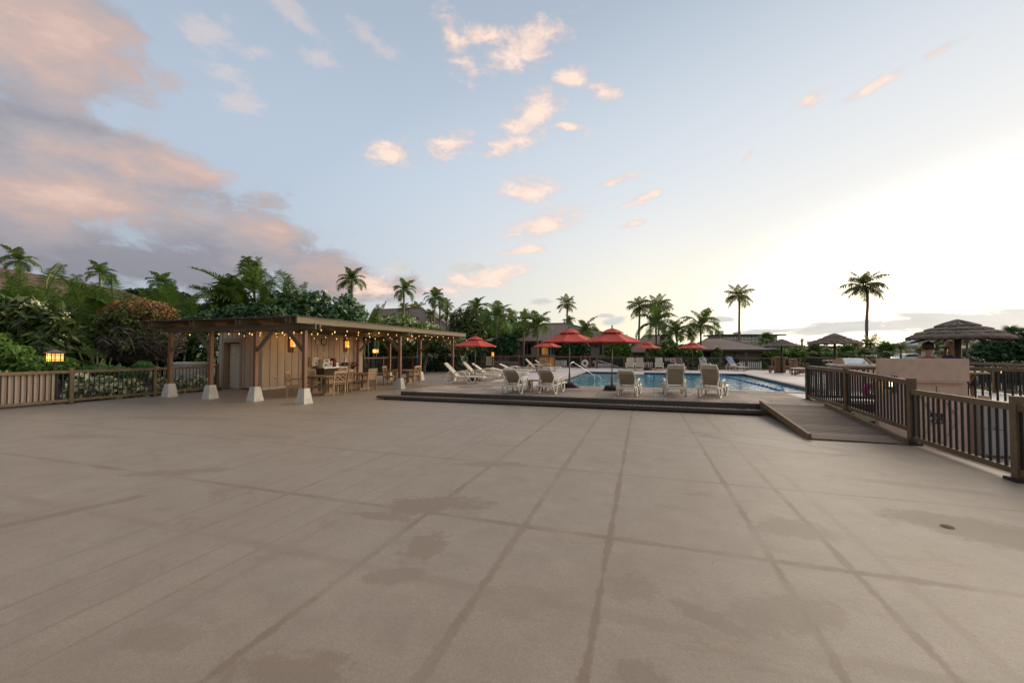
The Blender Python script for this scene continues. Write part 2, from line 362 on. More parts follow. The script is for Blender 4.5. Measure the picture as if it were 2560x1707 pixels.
LM['plumeria'] = leafmat('plumeria_leaf', [(0.0, (0.026, 0.045, 0.014)), (0.5, (0.055, 0.088, 0.024)), (1.0, (0.135, 0.155, 0.05))], 0.15, 0.35)
LM['rust'] = leafmat('rusty_blossom', [(0.0, (0.05, 0.035, 0.012)), (0.45, (0.13, 0.06, 0.018)), (1.0, (0.22, 0.105, 0.03))], 0.1)
LM['twig'] = leafmat('dry_twig', [(0.0, (0.03, 0.023, 0.017)), (1.0, (0.12, 0.09, 0.065))], 0.0)
LM['pale'] = leafmat('variegated_leaf', [(0.0, (0.05, 0.085, 0.03)), (0.35, (0.14, 0.19, 0.08)), (0.48, (0.48, 0.48, 0.27)), (0.85, (0.62, 0.58, 0.38)), (0.93, (0.40, 0.20, 0.13)), (1.0, (0.30, 0.12, 0.09))], 0.2)
LM['flower'] = leafmat('cream_blossom', [(0.0, (0.62, 0.50, 0.12)), (0.5, (0.70, 0.62, 0.34)), (1.0, (0.75, 0.70, 0.52))], 0.2)
LM['whiteflower'] = leafmat('white_blossom', [(0.0, (0.6, 0.55, 0.58)), (1.0, (0.78, 0.74, 0.74))], 0.2)
LM['lawn'] = leafmat('low_cover_leaf', [(0.0, (0.02, 0.055, 0.012)), (1.0, (0.05, 0.13, 0.02))], 0.2)

# ------------------------------------------------------------------ mesh builder
class MB:
    def __init__(s): s.v = []; s.f = []
    def add(s, vs, fs):
        o = len(s.v); s.v.extend([tuple(x) for x in vs]); s.f.extend([tuple(i + o for i in f) for f in fs]); return s
    def box(s, c, size, rz=0.0, taper=1.0):
        hx, hy, hz = size[0] / 2, size[1] / 2, size[2] / 2
        cs, sn = math.cos(rz), math.sin(rz)
        vs = []
        for z, t in ((-hz, 1.0), (hz, taper)):
            for x, y in ((-hx, -hy), (hx, -hy), (hx, hy), (-hx, hy)):
                x, y = x * t, y * t
                vs.append((c[0] + x * cs - y * sn, c[1] + x * sn + y * cs, c[2] + z))
        return s.add(vs, [(0, 3, 2, 1), (4, 5, 6, 7), (0, 1, 5, 4), (1, 2, 6, 5), (2, 3, 7, 6), (3, 0, 4, 7)])
    def bar(s, p0, p1, wd, ht, up=(0, 0, 1)):
        p0, p1, up = Vector(p0), Vector(p1), Vector(up)
        d = (p1 - p0).normalized()
        a = d.cross(up)
        if a.length < 1e-4: a = d.cross(Vector((1, 0, 0)))
        a.normalize(); b = a.cross(d).normalized()
        a *= wd / 2; b *= ht / 2
        vs = [p0 - a - b, p0 + a - b, p0 + a + b, p0 - a + b, p1 - a - b, p1 + a - b, p1 + a + b, p1 - a + b]
        return s.add(vs, [(0, 1, 2, 3), (7, 6, 5, 4), (0, 4, 5, 1), (1, 5, 6, 2), (2, 6, 7, 3), (3, 7, 4, 0)])
    def tube(s, pts, r, n=8, cap=True):
        pts = [Vector(p) for p in pts]
        rs = r if isinstance(r, (list, tuple)) else [r] * len(pts)
        vs = []; fs = []; prev = None
        for i, p in enumerate(pts):
            d = (pts[min(i + 1, len(pts) - 1)] - pts[max(i - 1, 0)]).normalized()
            if prev is None:
                a = d.cross(Vector((0, 0, 1)))
                if a.length < 1e-3: a = d.cross(Vector((1, 0, 0)))
            else:
                a = prev - d * prev.dot(d)
            a.normalize(); prev = a; b = d.cross(a)
            for k in range(n):
                t = 2 * math.pi * k / n
                vs.append(p + (a * math.cos(t) + b * math.sin(t)) * rs[i])
        for i in range(len(pts) - 1):
            for k in range(n):
                k2 = (k + 1) % n
                fs.append((i * n + k, i * n + k2, (i + 1) * n + k2, (i + 1) * n + k))
        if cap:
            fs.append(tuple(range(n - 1, -1, -1))); fs.append(tuple((len(pts) - 1) * n + k for k in range(n)))
        return s.add(vs, fs)
    def lathe(s, prof, n=16, c=(0, 0, 0)):
        vs = []; fs = []
        for (r, z) in prof:
            for k in range(n):
                t = 2 * math.pi * k / n
                vs.append((c[0] + r * math.cos(t), c[1] + r * math.sin(t), c[2] + z))
        for i in range(len(prof) - 1):
            for k in range(n):
                k2 = (k + 1) % n
                fs.append((i * n + k, i * n + k2, (i + 1) * n + k2, (i + 1) * n + k))
        return s.add(vs, fs)
    def torus(s, c, R0, r, axis='z', n=24, m=10, a0=0.0, a1=2 * math.pi):
        pts = []
        full = abs(a1 - a0 - 2 * math.pi) < 1e-6
        for i in range(n + 1):
            t = a0 + (a1 - a0) * i / n
            x, y = R0 * math.cos(t), R0 * math.sin(t)
            pts.append({'z': (c[0] + x, c[1] + y, c[2]), 'y': (c[0] + x, c[1], c[2] + y), 'x': (c[0], c[1] + x, c[2] + y)}[axis])
        return s.tube(pts, r, m, not full)
    def mesh(s, name, smooth=False):
        me = bpy.data.meshes.new(name); me.from_pydata(s.v, [], s.f); me.update()
        if smooth: me.polygons.foreach_set('use_smooth', [True] * len(me.polygons))
        return me
    def build(s, name, m, parent=None, loc=(0, 0, 0), rz=0.0, smooth=False):
        return put(s.mesh(name, smooth), name, m, parent, loc, rz)
def put(me, name, m, parent=None, loc=(0, 0, 0), rz=0.0, rot=None, sc=None):
    o = bpy.data.objects.new(name, me); col.objects.link(o)
    if m is not None and len(me.materials) == 0: me.materials.append(m)
    o.location = loc; o.rotation_euler = rot if rot else (0, 0, rz)
    if sc is not None: o.scale = (sc, sc, sc) if not isinstance(sc, tuple) else sc
    if parent: o.parent = parent
    return o
def tag(o, label=None, cat=None, group=None, kind=None):
    if label: o['label'] = label
    if cat: o['category'] = cat
    if group: o['group'] = group
    if kind: o['kind'] = kind
    return o
def thing(name, loc, label, cat, group=None, rz=0.0):
    o = bpy.data.objects.new(name, None); col.objects.link(o)
    o.empty_display_size = 0.2
    o.location = loc; o.rotation_euler = (0, 0, rz)
    return tag(o, label, cat, group)
KIDS = {}
def kids(o): return [c for c in o.children]
def dup(o, loc=None, rz=None, label=None, parent=None):
    c = o.copy(); col.objects.link(c)
    c.parent = parent
    if loc is not None: c.location = loc
    if rz is not None: c.rotation_euler = (0, 0, rz)
    if label: c['label'] = label
    for ch in o.children: dup(ch, parent=c)
    return c
def set_rnd(me, vals):
    a = me.attributes.new('rnd', 'FLOAT', 'FACE'); a.data.foreach_set('value', np.asarray(vals, dtype=np.float32))
def np_mesh(name, verts, faces, rnd=None):
    """verts (n,3), faces (m,4) quads"""
    me = bpy.data.meshes.new(name)
    nv, nf = len(verts), len(faces)
    me.vertices.add(nv); me.vertices.foreach_set('co', np.asarray(verts, np.float32).ravel())
    k = faces.shape[1]
    me.loops.add(nf * k); me.loops.foreach_set('vertex_index', np.asarray(faces, np.int32).ravel())
    me.polygons.add(nf)
    me.polygons.foreach_set('loop_start', np.arange(0, nf * k, k, dtype=np.int32))
    me.update(calc_edges=True); me.validate()
    if rnd is not None: set_rnd(me, rnd)
    return me

# ------------------------------------------------------------------ vegetation builders
def frond_mesh(name, L, a0, droop, n=24, ll=0.6, lw=0.045, vdroop=0.5, seed=0, mult=1.0, hang=0.35):
    """pinnate frond: base at origin, grows in +x; a0 starting elevation, droop total bend"""
    r = np.random.default_rng(seed)
    K = 14
    pts = [np.zeros(3)]; dirs = []
    for i in range(K):
        t = (i + 0.5) / K
        a = a0 - droop * (t ** 1.25)
        dirs.append(np.array([math.cos(a), 0, math.sin(a)])); pts.append(pts[-1] + dirs[-1] * L / K)
    dirs.append(dirs[-1])
    def at(t):
        x = t * K; i = min(int(x), K - 1); f = x - i
        return pts[i] * (1 - f) + pts[i + 1] * f, dirs[i]
    vs = []; fs = []; rn = []
    # stalk as a narrow folded strip
    for i in range(K + 1):
        wv = 0.03 * L / 2.5 * (1 - 0.85 * i / K) + 0.006
        up = np.array([-dirs[min(i, K)][2], 0, dirs[min(i, K)][0]])
        vs += [pts[i] + np.array([0, wv, 0]), pts[i] - up * wv * 1.2, pts[i] + np.array([0, -wv, 0])]
    for i in range(K):
        b = i * 3
        fs += [(b, b + 3, b + 4, b + 1), (b + 1, b + 4, b + 5, b + 2)]; rn += [0.85, 0.85]
    frnd = r.uniform(0, 0.25)
    for j in range(n):
        t = 0.14 + 0.86 * (j + 0.5) / n
        p, d = at(min(t, 0.999))
        up = np.array([-d[2], 0, d[0]])
        prof = math.sin(min(1, (t - 0.05) * 1.12) * math.pi) ** 0.6 if t < 0.93 else 0.42
        for sgn in (1, -1):
            l = ll * max(prof, 0.3) * r.uniform(0.85, 1.1)
            out = np.array([0, sgn, 0]) * 0.86 + d * r.uniform(0.42, 0.62) + up * (vdroop * 0.6 + r.uniform(-0.12, 0.12))
            out /= np.linalg.norm(out)
            tip = p + out * l + np.array([0, 0, -1]) * l * hang * r.uniform(0.7, 1.3)
            mid = p + out * l * 0.55 + np.array([0, 0, -1]) * l * hang * 0.18
            side = d * lw * r.uniform(0.8, 1.2) * mult
            b = len(vs)
            vs += [p - side * 0.4, p + side * 0.4, mid + side * 0.5, mid - side * 0.5, tip + side * 0.08, tip - side * 0.08]
            fs += [(b, b + 1, b + 2, b + 3), (b + 3, b + 2, b + 4, b + 5)]
            q = min(0.93, max(0, r.normal(0.45, 0.22) + frnd)); rn += [q, q]
    return np_mesh(name, np.array(vs), np.array(fs), rn)
def fan_mesh(name, L, seed=0, n=22, blade=0.9):
    r = np.random.default_rng(seed); vs = []; fs = []; rn = []
    tipp = np.array([L, 0, 0.0])
    wv = 0.02
    vs += [(0, wv, 0), (L, wv * .6, 0), (L, -wv * .6, 0), (0, -wv, 0)]; fs.append((0, 1, 2, 3)); rn.append(0.95)
    for k in range(n):
        a = R(-135 + 270 * k / (n - 1)); l = blade * (0.78 + 0.22 * math.cos(a)) * r.uniform(0.9, 1.05)
        dr = np.array([math.cos(a), math.sin(a), 0.10 * math.cos(2 * a)])
        sd = np.array([-math.sin(a), math.cos(a), 0]) * blade * 0.052
        b = len(vs); mid = tipp + dr * l * 0.62; tip = tipp + dr * l + np.array([0, 0, -0.22 * l])
        vs += [tipp - sd * .3, tipp + sd * .3, mid + sd, mid - sd, tip + sd * .08, tip - sd * .08]
        fs += [(b, b + 1, b + 2, b + 3), (b + 3, b + 2, b + 4, b + 5)]; q = min(.9, max(0, r.normal(.5, .2))); rn += [q, q]
    return np_mesh(name, np.array(vs), np.array(fs), rn)
FRONDS = {}
def fronds(kind, lod):
    key = (kind, lod)
    if key in FRONDS: return FRONDS[key]
    out = []
    n = {0: 34, 1: 22, 2: 13}[lod]; mu = {0: 1.0, 1: 1.5, 2: 2.5}[lod]
    if kind == 'coconut':
        for i, (a, d) in enumerate([(78, 55), (58, 75), (38, 80), (18, 75), (2, 62), (-22, 48)]):
            out.append(frond_mesh('coconut_frond', 1.0, R(a), R(d), n, 0.34, 0.026, 0.10, i + 10, mu, 0.75))
    elif kind == 'manila':
        for i, (a, d) in enumerate([(80, 70), (64, 105), (46, 120), (28, 118), (8, 105)]):
            out.append(frond_mesh('manila_frond', 1.0, R(a), R(d), n, 0.33, 0.032, 0.40, i + 30, mu, 0.42))
    else:
        for i, (a, d) in enumerate([(84, 35), (75, 70), (66, 95), (56, 110), (40, 110)]):
            out.append(frond_mesh('areca_frond', 1.0, R(a), R(d), n, 0.28, 0.020, 0.55, i + 50, mu, 0.30))
    FRONDS[key] = out
    return out
FAN = [fan_mesh('fan_leaf', 0.8, s) for s in (1, 2, 3)]
GA = 2.39996
def palm(kind, px, crown_py, d, crown_px, base_px=None, base_z=-1.6, label='', group=None, nf=None, lod=1, bend=0.0, trunk_r=None, name=None, seed=None):
    top = D(px, crown_py, d)
    bp = D(base_px if base_px is not None else px, 900, d); base = Vector((bp.x, bp.y, base_z))
    sd = seed if seed is not None else int(px * 7 + crown_py)
    r = random.Random(sd)
    t = thing(name or {'coconut': 'coconut_palm', 'manila': 'manila_palm', 'fan': 'fan_palm'}[kind], base, label, 'palm tree', group)
    h = top - base
    tr = trunk_r or max(0.09, 0.0028 * d)
    side = Vector((math.cos(TH), math.sin(TH), 0))
    N = 9
    pts = [h * (i / N) + side * (bend * math.sin(math.pi * i / N) + 0.25 * bend * math.sin(2.6 * math.pi * i / N)) for i in range(N + 1)]
    rad = [tr * (1.35 if i == 0 else 1.12 - 0.35 * i / N) for i in range(N + 1)]
    MB().tube(pts, rad, 9).build('trunk', M['palmbark'], t, smooth=True)
    cu = math.cos(math.atan((px - 1280) / FPX))      # the wide lens stretches things near the sides
    L = crown_px * M_PER_PX(d) * cu * {'coconut': 0.56, 'manila': 0.78, 'fan': 0.56}[kind]
    if kind == 'manila':
        MB().tube([h - Vector((0, 0, L * 0.05)), h + Vector((0, 0, L * 0.22)), h + Vector((0, 0, L * 0.42))], [tr * 0.95, tr * 0.8, tr * 0.3], 8).build('crownshaft', M['shaft'], t, smooth=True)
    if kind == 'fan':
        nf = nf or 26
        for k in range(nf):
            u = (k + 0.5) / nf; el = R(82 - 112 * u + r.uniform(-8, 8))
            o = put(FAN[k % 3], 'leaf', LM['fan'], t, tuple(h), rot=(r.uniform(-.3, .3), -el, k * GA), sc=L / 1.45 * r.uniform(.85, 1.1))
        return t
    fs = fronds(kind, lod); nf = int((nf or 19) * 1.12) if kind == 'coconut' else (nf or 15)
    for k in range(nf):
        u = (k + 0.5) / nf
        me = fs[min(len(fs) - 1, int(u * len(fs)))]
        o = put(me, 'frond', LM[kind], t, tuple(h + Vector((0, 0, (L * 0.3 if kind == 'manila' else 0)))), rot=(r.uniform(-.25, .25), r.uniform(-.12, .12), k * GA + r.uniform(-.3, .3)), sc=L * r.uniform(.85, 1.1))
    return t
def areca(px, top_py, d, label, base_z=-0.1, n=15, sf=(.42, .72), mixk=False, spread=0.6, lod=0, group='areca palm clumps behind the garden fence', fl=None, sd=None):
    base = D(px, 900, d); top = D(px, top_py, d)
    base = Vector((base.x, base.y, base_z)); H = top.z - base_z
    t = thing('areca_palm', base, label, 'palm clump', group)
    r = random.Random(sd if sd is not None else int(px * 3 + d))
    fs = fronds('areca', lod)
    stems = []
    for k in range(6):
        a = r.uniform(0, 6.28); sx, sy = math.cos(a) * spread, math.sin(a) * spread
        hh = H * r.uniform(*sf)
        p1 = Vector((sx * 1.5, sy * 1.5, hh)); stems.append(p1)
        MB().tube([(sx * .4, sy * .4, 0), (sx, sy, hh * .5), p1], [0.06, 0.05, 0.035], 6).build('stem', M['shaft'], t, smooth=True)
    L = fl or H * 0.52
    for k in range(n):
        p = stems[k % 6]; u = ((k * 0.618) % 1.0)
        me = (fronds('manila', lod) if (mixk and k % 2) else fs)[min(4, int(u * 5))]
        z = p.z - r.uniform(0, 0.30) * p.z * (k // 6) * 0.5
        put(me, 'frond', LM['areca'], t, (p.x, p.y, z), rot=(r.uniform(-.25, .25), r.uniform(-.15, .1), k * GA + r.uniform(-.4, .4)), sc=L * r.uniform(.8, 1.15))
    return t
def leaves(blobs, n, size, rnd=(0.45, 0.22), seed=0, elong=1.6, shell=0.55, flat=0.0, clump=0, jit=0.25, topbias=0.0):
    """leaf quads scattered through the outer volume of ellipsoids; blobs: (cx,cy,cz,rx,ry,rz)"""
    r = np.random.default_rng(seed)
    B = np.array(blobs, float)
    wts = (B[:, 3] * B[:, 4] * B[:, 5]) ** 0.67; wts /= wts.sum()
    idx = r.choice(len(B), n, p=wts)
    dr = r.normal(size=(n, 3)); dr /= np.linalg.norm(dr, axis=1)[:, None]
    if topbias: dr[:, 2] = np.where(dr[:, 2] < -topbias, -dr[:, 2], dr[:, 2])
    rad = shell + (1 - shell) * r.random(n) ** 0.6
    if clump:
        lump = (np.sin(dr[:, 0] * clump + idx * 1.7) * np.sin(dr[:, 1] * clump * 1.1 + idx) * np.sin(dr[:, 2] * clump * 0.9 + 2.1 * idx))
        rad = rad * (1 + 0.22 * lump)
    c = B[idx, :3] + dr * rad[:, None] * B[idx, 3:]
    nrm = dr + r.normal(size=(n, 3)) * 0.7 + np.array([0, 0, 0.45 + flat]); nrm /= np.linalg.norm(nrm, axis=1)[:, None]
    t = np.cross(nrm, r.normal(size=(n, 3))); t /= np.linalg.norm(t, axis=1)[:, None]
    b = np.cross(nrm, t)
    s = size * r.uniform(1 - jit, 1 + jit * 1.4, n)[:, None]
    a1, b1 = t * s * elong * 0.5, b * s * 0.5
    droop = np.array([0, 0, -0.18]) * s
    v = np.stack([c - a1, c + b1 * 0.9 - a1 * .1, c + a1 + droop, c - b1 * 0.9 - a1 * .1], 1).reshape(-1, 3)
    f = np.arange(4 * n).reshape(-1, 4)
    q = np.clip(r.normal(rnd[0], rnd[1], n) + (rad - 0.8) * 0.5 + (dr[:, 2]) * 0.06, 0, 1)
    return v, f, q
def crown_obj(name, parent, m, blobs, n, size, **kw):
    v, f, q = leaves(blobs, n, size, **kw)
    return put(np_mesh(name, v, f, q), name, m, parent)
def limbs(parent, blobs, base_r, seed=0, m=None, fork=0.35, name='trunk'):
    r = random.Random(seed); mb = MB()
    cx = sum(b[0] for b in blobs) / len(blobs); cy = sum(b[1] for b in blobs) / len(blobs)
    zf = min(b[2] - b[5] for b in blobs)
    fk = Vector((cx * .4, cy * .4, max(0.3, zf + 0.25)))
    mb.tube([(0, 0, 0), fk * .5 + Vector((r.uniform(-.1, .1), r.uniform(-.1, .1), 0)), fk], [base_r, base_r * .8, base_r * .7], 8)
    for b in blobs:
        c = Vector(b[:3]); m1 = (fk + c) * .5 + Vector((r.uniform(-.3, .3), r.uniform(-.3, .3), -0.1))
        mb.tube([fk, m1, c], [base_r * .55, base_r * .4, base_r * .2], 6)
        for k in range(4):
            e = c + Vector((r.uniform(-1, 1) * b[3], r.uniform(-1, 1) * b[4], r.uniform(-.3, 1) * b[5])) * .7
            mb.tube([m1, (m1 + e) * .5 + Vector((0, 0, .1)), e], [base_r * .25, base_r * .17, base_r * .07], 5)
    return mb.build(name, m or M['bark'], parent, smooth=True)
def px_blobs(lst, d, origin):
    """lst of (px,py,rx_px,ry_px[,depth offset]) -> local ellipsoids"""
    out = []
    for b in lst:
        dd = d + (b[4] if len(b) > 4 else 0)
        p = D(b[0], b[1], dd) - origin; s = M_PER_PX(dd)
        out.append((p.x, p.y, p.z, b[2] * s, b[2] * s * 0.8, b[3] * s))
    return out
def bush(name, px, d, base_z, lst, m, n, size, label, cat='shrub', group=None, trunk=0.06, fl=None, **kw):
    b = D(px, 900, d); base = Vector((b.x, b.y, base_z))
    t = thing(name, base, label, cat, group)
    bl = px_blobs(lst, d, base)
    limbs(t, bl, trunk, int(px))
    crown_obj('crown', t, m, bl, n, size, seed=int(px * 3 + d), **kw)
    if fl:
        big = [(x, y, z, rx * 1.03, ry * 1.03, rz * 1.03) for (x, y, z, rx, ry, rz) in bl]
        # blossoms sit in small bunches on the outside of the crown
        v, f, q = leaves(big, fl[1], fl[2], seed=int(px * 5), elong=1.1, shell=0.96, topbias=0.2)
        r = np.random.default_rng(int(px)); k = 5
        c = v.reshape(-1, 4, 3); vs = [c + r.normal(size=(len(c), 1, 3)) * fl[2] * 0.9 for _ in range(k)]
        v = np.concatenate(vs).reshape(-1, 3); q = np.tile(q, k)
        put(np_mesh('blossoms', v, np.arange(len(v)).reshape(-1, 4), q), 'blossoms', fl[0], t)
    return t

# ================================================================== SETTING
TERR = -1.6
def struct(o): o['kind'] = 'structure'; return o
# terrain to the horizon
mb = MB(); mb.add([(-4000, -600, TERR), (4000, -600, TERR), (4000, 6000, TERR), (-4000, 6000, TERR)], [(0, 1, 2, 3)])
mt, n, b = new_mat('terrain_grass')
v = n.new('ShaderNodeTexCoord').outputs['Object']
c = n.ramp(n.noise(v, 0.6, 6, 0.7), [(0.3, (0.035, 0.055, 0.018)), (0.7, (0.07, 0.095, 0.03))])
n.link(c, b.inputs['Base Color']); b.inputs['Roughness'].default_value = 0.95
struct(mb.build('terrain', mt))

# ---- the coated terrace floor, with membrane laps and water stains
def floor_material():
    m, n, b = new_mat('terrace_coating')
    v = n.new('ShaderNodeTexCoord').outputs['Object']
    x, y, z = n.sep(v)[0:3]
    rag = n.math('SUBTRACT', n.noise(v, 2.2, 6, 0.68), 0.5)
    rag2 = n.math('SUBTRACT', n.noise(v, 11.0, 8, 0.72, 0.4), 0.5)
    fine = n.noise(v, 120.0, 3, 0.6)
    grain = n.noise(n.mapping(v, sc=(1, 1, 1)), 38.0, 4, 0.7)
    big = n.noise(v, 0.55, 5, 0.6)
    mid = n.noise(v, 2.6, 7, 0.68, 0.3)
    base = n.ramp(mid, [(0.30, (0.272, 0.216, 0.160)), (0.52, (0.33, 0.265, 0.199)), (0.72, (0.375, 0.306, 0.234))])
    base = n.mix(n.maprange(big, 0.40, 0.68, 0.0, 0.45), base, (0.275, 0.212, 0.150))
    base = n.mix(n.maprange(big, 0.30, 0.44, 0.28, 0.0), base, (0.365, 0.303, 0.236))
    stain = None
    def acc(s, a):
        return a if s is None else n.math('MAXIMUM', s, a)
    def line(coord, c0, wd, amp, soft=0.6, lo=None):
        wd *= 0.72; amp *= 0.85
        dd = n.math('ABSOLUTE', n.math('SUBTRACT', coord, c0))
        dd = n.math('ADD', dd, n.math('MULTIPLY', rag, wd * 1.5))
        dd = n.math('ADD', dd, n.math('MULTIPLY', rag2, wd * 1.1))
        return n.maprange(dd, wd * 0.22, wd * (0.30 + soft * .55), amp, 0.0)
    # laps running away from the camera (x const) measured on the photograph
    for px, py, wd, amp in ((1459, 1707, 0.085, 1.0), (1303.7, 1322.4, 0.11, 0.75), (1060, 1288.6, 0.10, 0.85), (600, 1281.9, 0.075, 0.75), (1300, 1010, 0.06, 0.35), (800, 1252, 0.05, 0.45),
                            (460, 1204, 0.05, 0.6), (0, 1207, 0.06, 0.5), (0, 1310, 0.055, 0.55), (0, 1355, 0.04, 0.35), (700, 1345, 0.05, 0.45), (300, 1600, 0.10, 0.28),
                            (1933.6, 1405.9, 0.10, 0.85), (2147.8, 1442, 0.10, 0.7), (0, 1122, 0.05, 0.5), (0, 1108, 0.03, 0.35), (0, 1165, 0.03, 0.35), (0, 1450, 0.06, 0.5), (2350, 1530, 0.12, 0.3)):
        p = G(px, py); stain = acc(stain, line(x, p.x, wd, amp))
    for px, py, wd, amp in ((1209, 1300, 0.10, 0.85), (1403, 1171.4, 0.06, 0.75), (1500, 1097, 0.06, 0.55), (1330, 1075, 0.05, 0.55), (1180, 1045, 0.05, 0.4), (520, 1092, 0.05, 0.4), (1511, 1532, 0.14, 0.35), (900, 1060, 0.04, 0.4)):
        p = G(px, py); stain = acc(stain, line(y, p.y, wd, amp, 0.9))
    def patch(px, py, rx, ry, rot=0.0, edge=0.35, amp=0.8, rg=1.0):
        p = G(px, py)
        mv = n.mapping(v, (p.x, p.y, 0), (0, 0, R(rot)), (rx, ry, 1000), 'TEXTURE')
        l = n.vmath('LENGTH', mv)
        l = n.math('ADD', l, n.math('MULTIPLY', rag, 2.2 * rg)); l = n.math('ADD', l, n.math('MULTIPLY', rag2, 1.9 * rg))
        return n.maprange(l, 0.62, 1.04, amp * .75, 0.0)
    lines = stain
    lines = n.math('MULTIPLY', lines, n.maprange(mid, 0.3, 0.56, 0.35, 1.0))
    lines = n.math('MULTIPLY', lines, n.maprange(n.noise(v, 0.9, 4, 0.6), 0.36, 0.56, 0.35, 1.0))
    stain = None
    for a in ((2470, 1330, 0.85, 0.42, -25, 0.3, 0.85, 0.5), (1090, 1262, 0.55, 0.30, 20, 0.4, 0.85), (960, 1290, 0.6, 0.10, 5, 0.5, 0.7), (1060, 1370, 0.22, 0.3, 0, 0.5, 0.7), (1230, 1160, 0.7, 0.16, 15, 0.5, 0.7),
              (700, 1690, 0.42, 0.2, 10, 0.5, 0.7), (120, 1290, 0.9, 0.10, 70, 0.5, 0.75), (440, 1180, 0.7, 0.18, 30, 0.4, 0.6), (200, 1090, 0.9, 0.25, 15, 0.5, 0.55), (450, 1045, 1.7, 0.35, 10, 0.6, 0.6),
              (1760, 1540, 0.30, 0.10, -30, 0.5, 0.6), (1585, 1470, 0.22, 0.20, 0, 0.5, 0.45), (990, 1435, 0.25, 0.12, 30, 0.5, 0.6), (1780, 1090, 0.45, 0.25, 0, 0.4, 0.8), (1980, 1320, 0.4, 0.3, 0, 0.5, 0.45), (1600, 1690, 0.16, 0.12, 0, 0.5, 0.6), (660, 1090, 0.8, 0.2, 0, 0.6, 0.4), (2000, 1530, .5, .2, 30, .5, .45), (400, 1590, .3, .12, 10, .5, .4), (1290, 1500, .4, .2, 0, .6, .3), (2300, 1215, 1.2, .12, -10, .6, .45), (350, 1006, 1.4, .4, 0, .6, .55), (760, 1030, 1.5, .3, 0, .6, .4)):
        stain = acc(stain, patch(*a))
    stain = n.math('MULTIPLY', stain, n.maprange(mid, 0.25, 0.55, 0.75, 1.0))
    stain = acc(stain, lines)
    pL = G(1459, 1707); stain = acc(stain, line(x, pL.x, 0.085, 0.85, 0.3))
    colr = n.mix(n.math('MULTIPLY', stain, 0.92), base, (0.165, 0.104, 0.057))
    # the lifted, paler skin of coating near the ramp, wet round its edge
    p = G(1915, 1105)
    mv = n.mapping(v, (p.x, p.y, 0), (0, 0, R(-28)), (1.15, 0.34, 1000), 'TEXTURE')
    l = n.math('ADD', n.vmath('LENGTH', mv), n.math('MULTIPLY', rag, 1.5))
    colr = n.mix(n.maprange(l, 0.72, 1.0, 0.75, 0.0), colr, (0.34, 0.285, 0.238))
    ringm = n.math('MULTIPLY', n.maprange(l, 0.92, 1.02, 0.0, 0.6), n.maprange(l, 1.05, 1.3, 1.0, 0.0))
    colr = n.mix(ringm, colr, (0.17, 0.125, 0.09))
    colr = n.mix(n.maprange(grain, 0.35, 0.65, 0.34, 0.0), colr, (0.20, 0.155, 0.118))
    colr = n.mix(n.maprange(fine, 0.35, 0.65, 0.45, 0.0), colr, (0.18, 0.14, 0.105))
    colr = n.mix(n.maprange(n.noise(n.mapping(v, rot=(0, 0, R(18)), sc=(0.5, 3.0, 1)), 5.0, 6, 0.7), 0.45, 0.75, 0.0, 0.22), colr, (0.24, 0.175, 0.125))
    # free-standing smudges, grit and pinhole specks
    smg = n.noise(n.mapping(v, rot=(0, 0, R(-30)), sc=(1.0, 1.7, 1)), 1.3, 9, 0.72, 0.5)
    colr = n.mix(n.math('MULTIPLY', n.maprange(smg, 0.555, 0.64, 0.0, 0.42), n.maprange(big, 0.35, 0.6)), colr, (0.19, 0.125, 0.074))
    vor = n.new('ShaderNodeTexVoronoi'); vor.inputs['Scale'].default_value = 2.6; n.link(v, vor.inputs['Vector'])
    colr = n.mix(n.maprange(vor.outputs['Distance'], 0.012, 0.026, 0.8, 0.0), colr, (0.05, 0.038, 0.028))
    colr = n.mix(n.maprange(n.noise(v, 260.0, 2, 0.6), 0.62, 0.74, 0.0, 0.35), colr, (0.45, 0.38, 0.29))
    n.link(colr, b.inputs['Base Color'])
    rgh = n.math('ADD', 0.54, n.math('MULTIPLY', stain, 0.10))
    n.link(rgh, b.inputs['Roughness']); b.inputs['Specular IOR Level'].default_value = 0.5
    bn = n.new('ShaderNodeBump'); bn.inputs['Strength'].default_value = 0.35; bn.inputs['Distance'].default_value = 0.004
    hgt = n.math('ADD', n.math('MULTIPLY', fine, 0.5), n.math('ADD', grain, n.math('MULTIPLY', mid, 2.0)))
    n.link(hgt, bn.inputs['Height']); n.link(bn.outputs[0], b.inputs['Normal'])
    return m
FLOOR = floor_material()
mb = MB()
def slab(mb, x0, x1, y0, y1, z1, th): mb.box(((x0 + x1) / 2, (y0 + y1) / 2, z1 - th / 2), (x1 - x0, y1 - y0, th))
mb2 = MB()
slab(mb2, -17.75, 4.76, -9, 60, 0.0, 1.7)
floor_o = struct(mb2.build('terrace_floor', FLOOR))
mb3 = MB(); slab(mb3, 4.76, 16, -9, 14.2, -0.42, 1.2); struct(mb3.build('lower_floor', mat('lower_concrete', (0.36, 0.30, 0.25), (0.29, 0.24, 0.2), 4, 0.8)))
mb = MB(); slab(mb, -34, -17.80, -4, 42, -0.1, 1.5); struct(mb.build('garden_bed', M['soil']))

# ---- membrane laps that stand a hair proud of the floor (near the camera)
for px, py, wd, y1 in ((1459, 1707, 0.12, 6.6), (1060, 1288.6, 0.11, 6.2)):
    p = G(px, py)
    pass

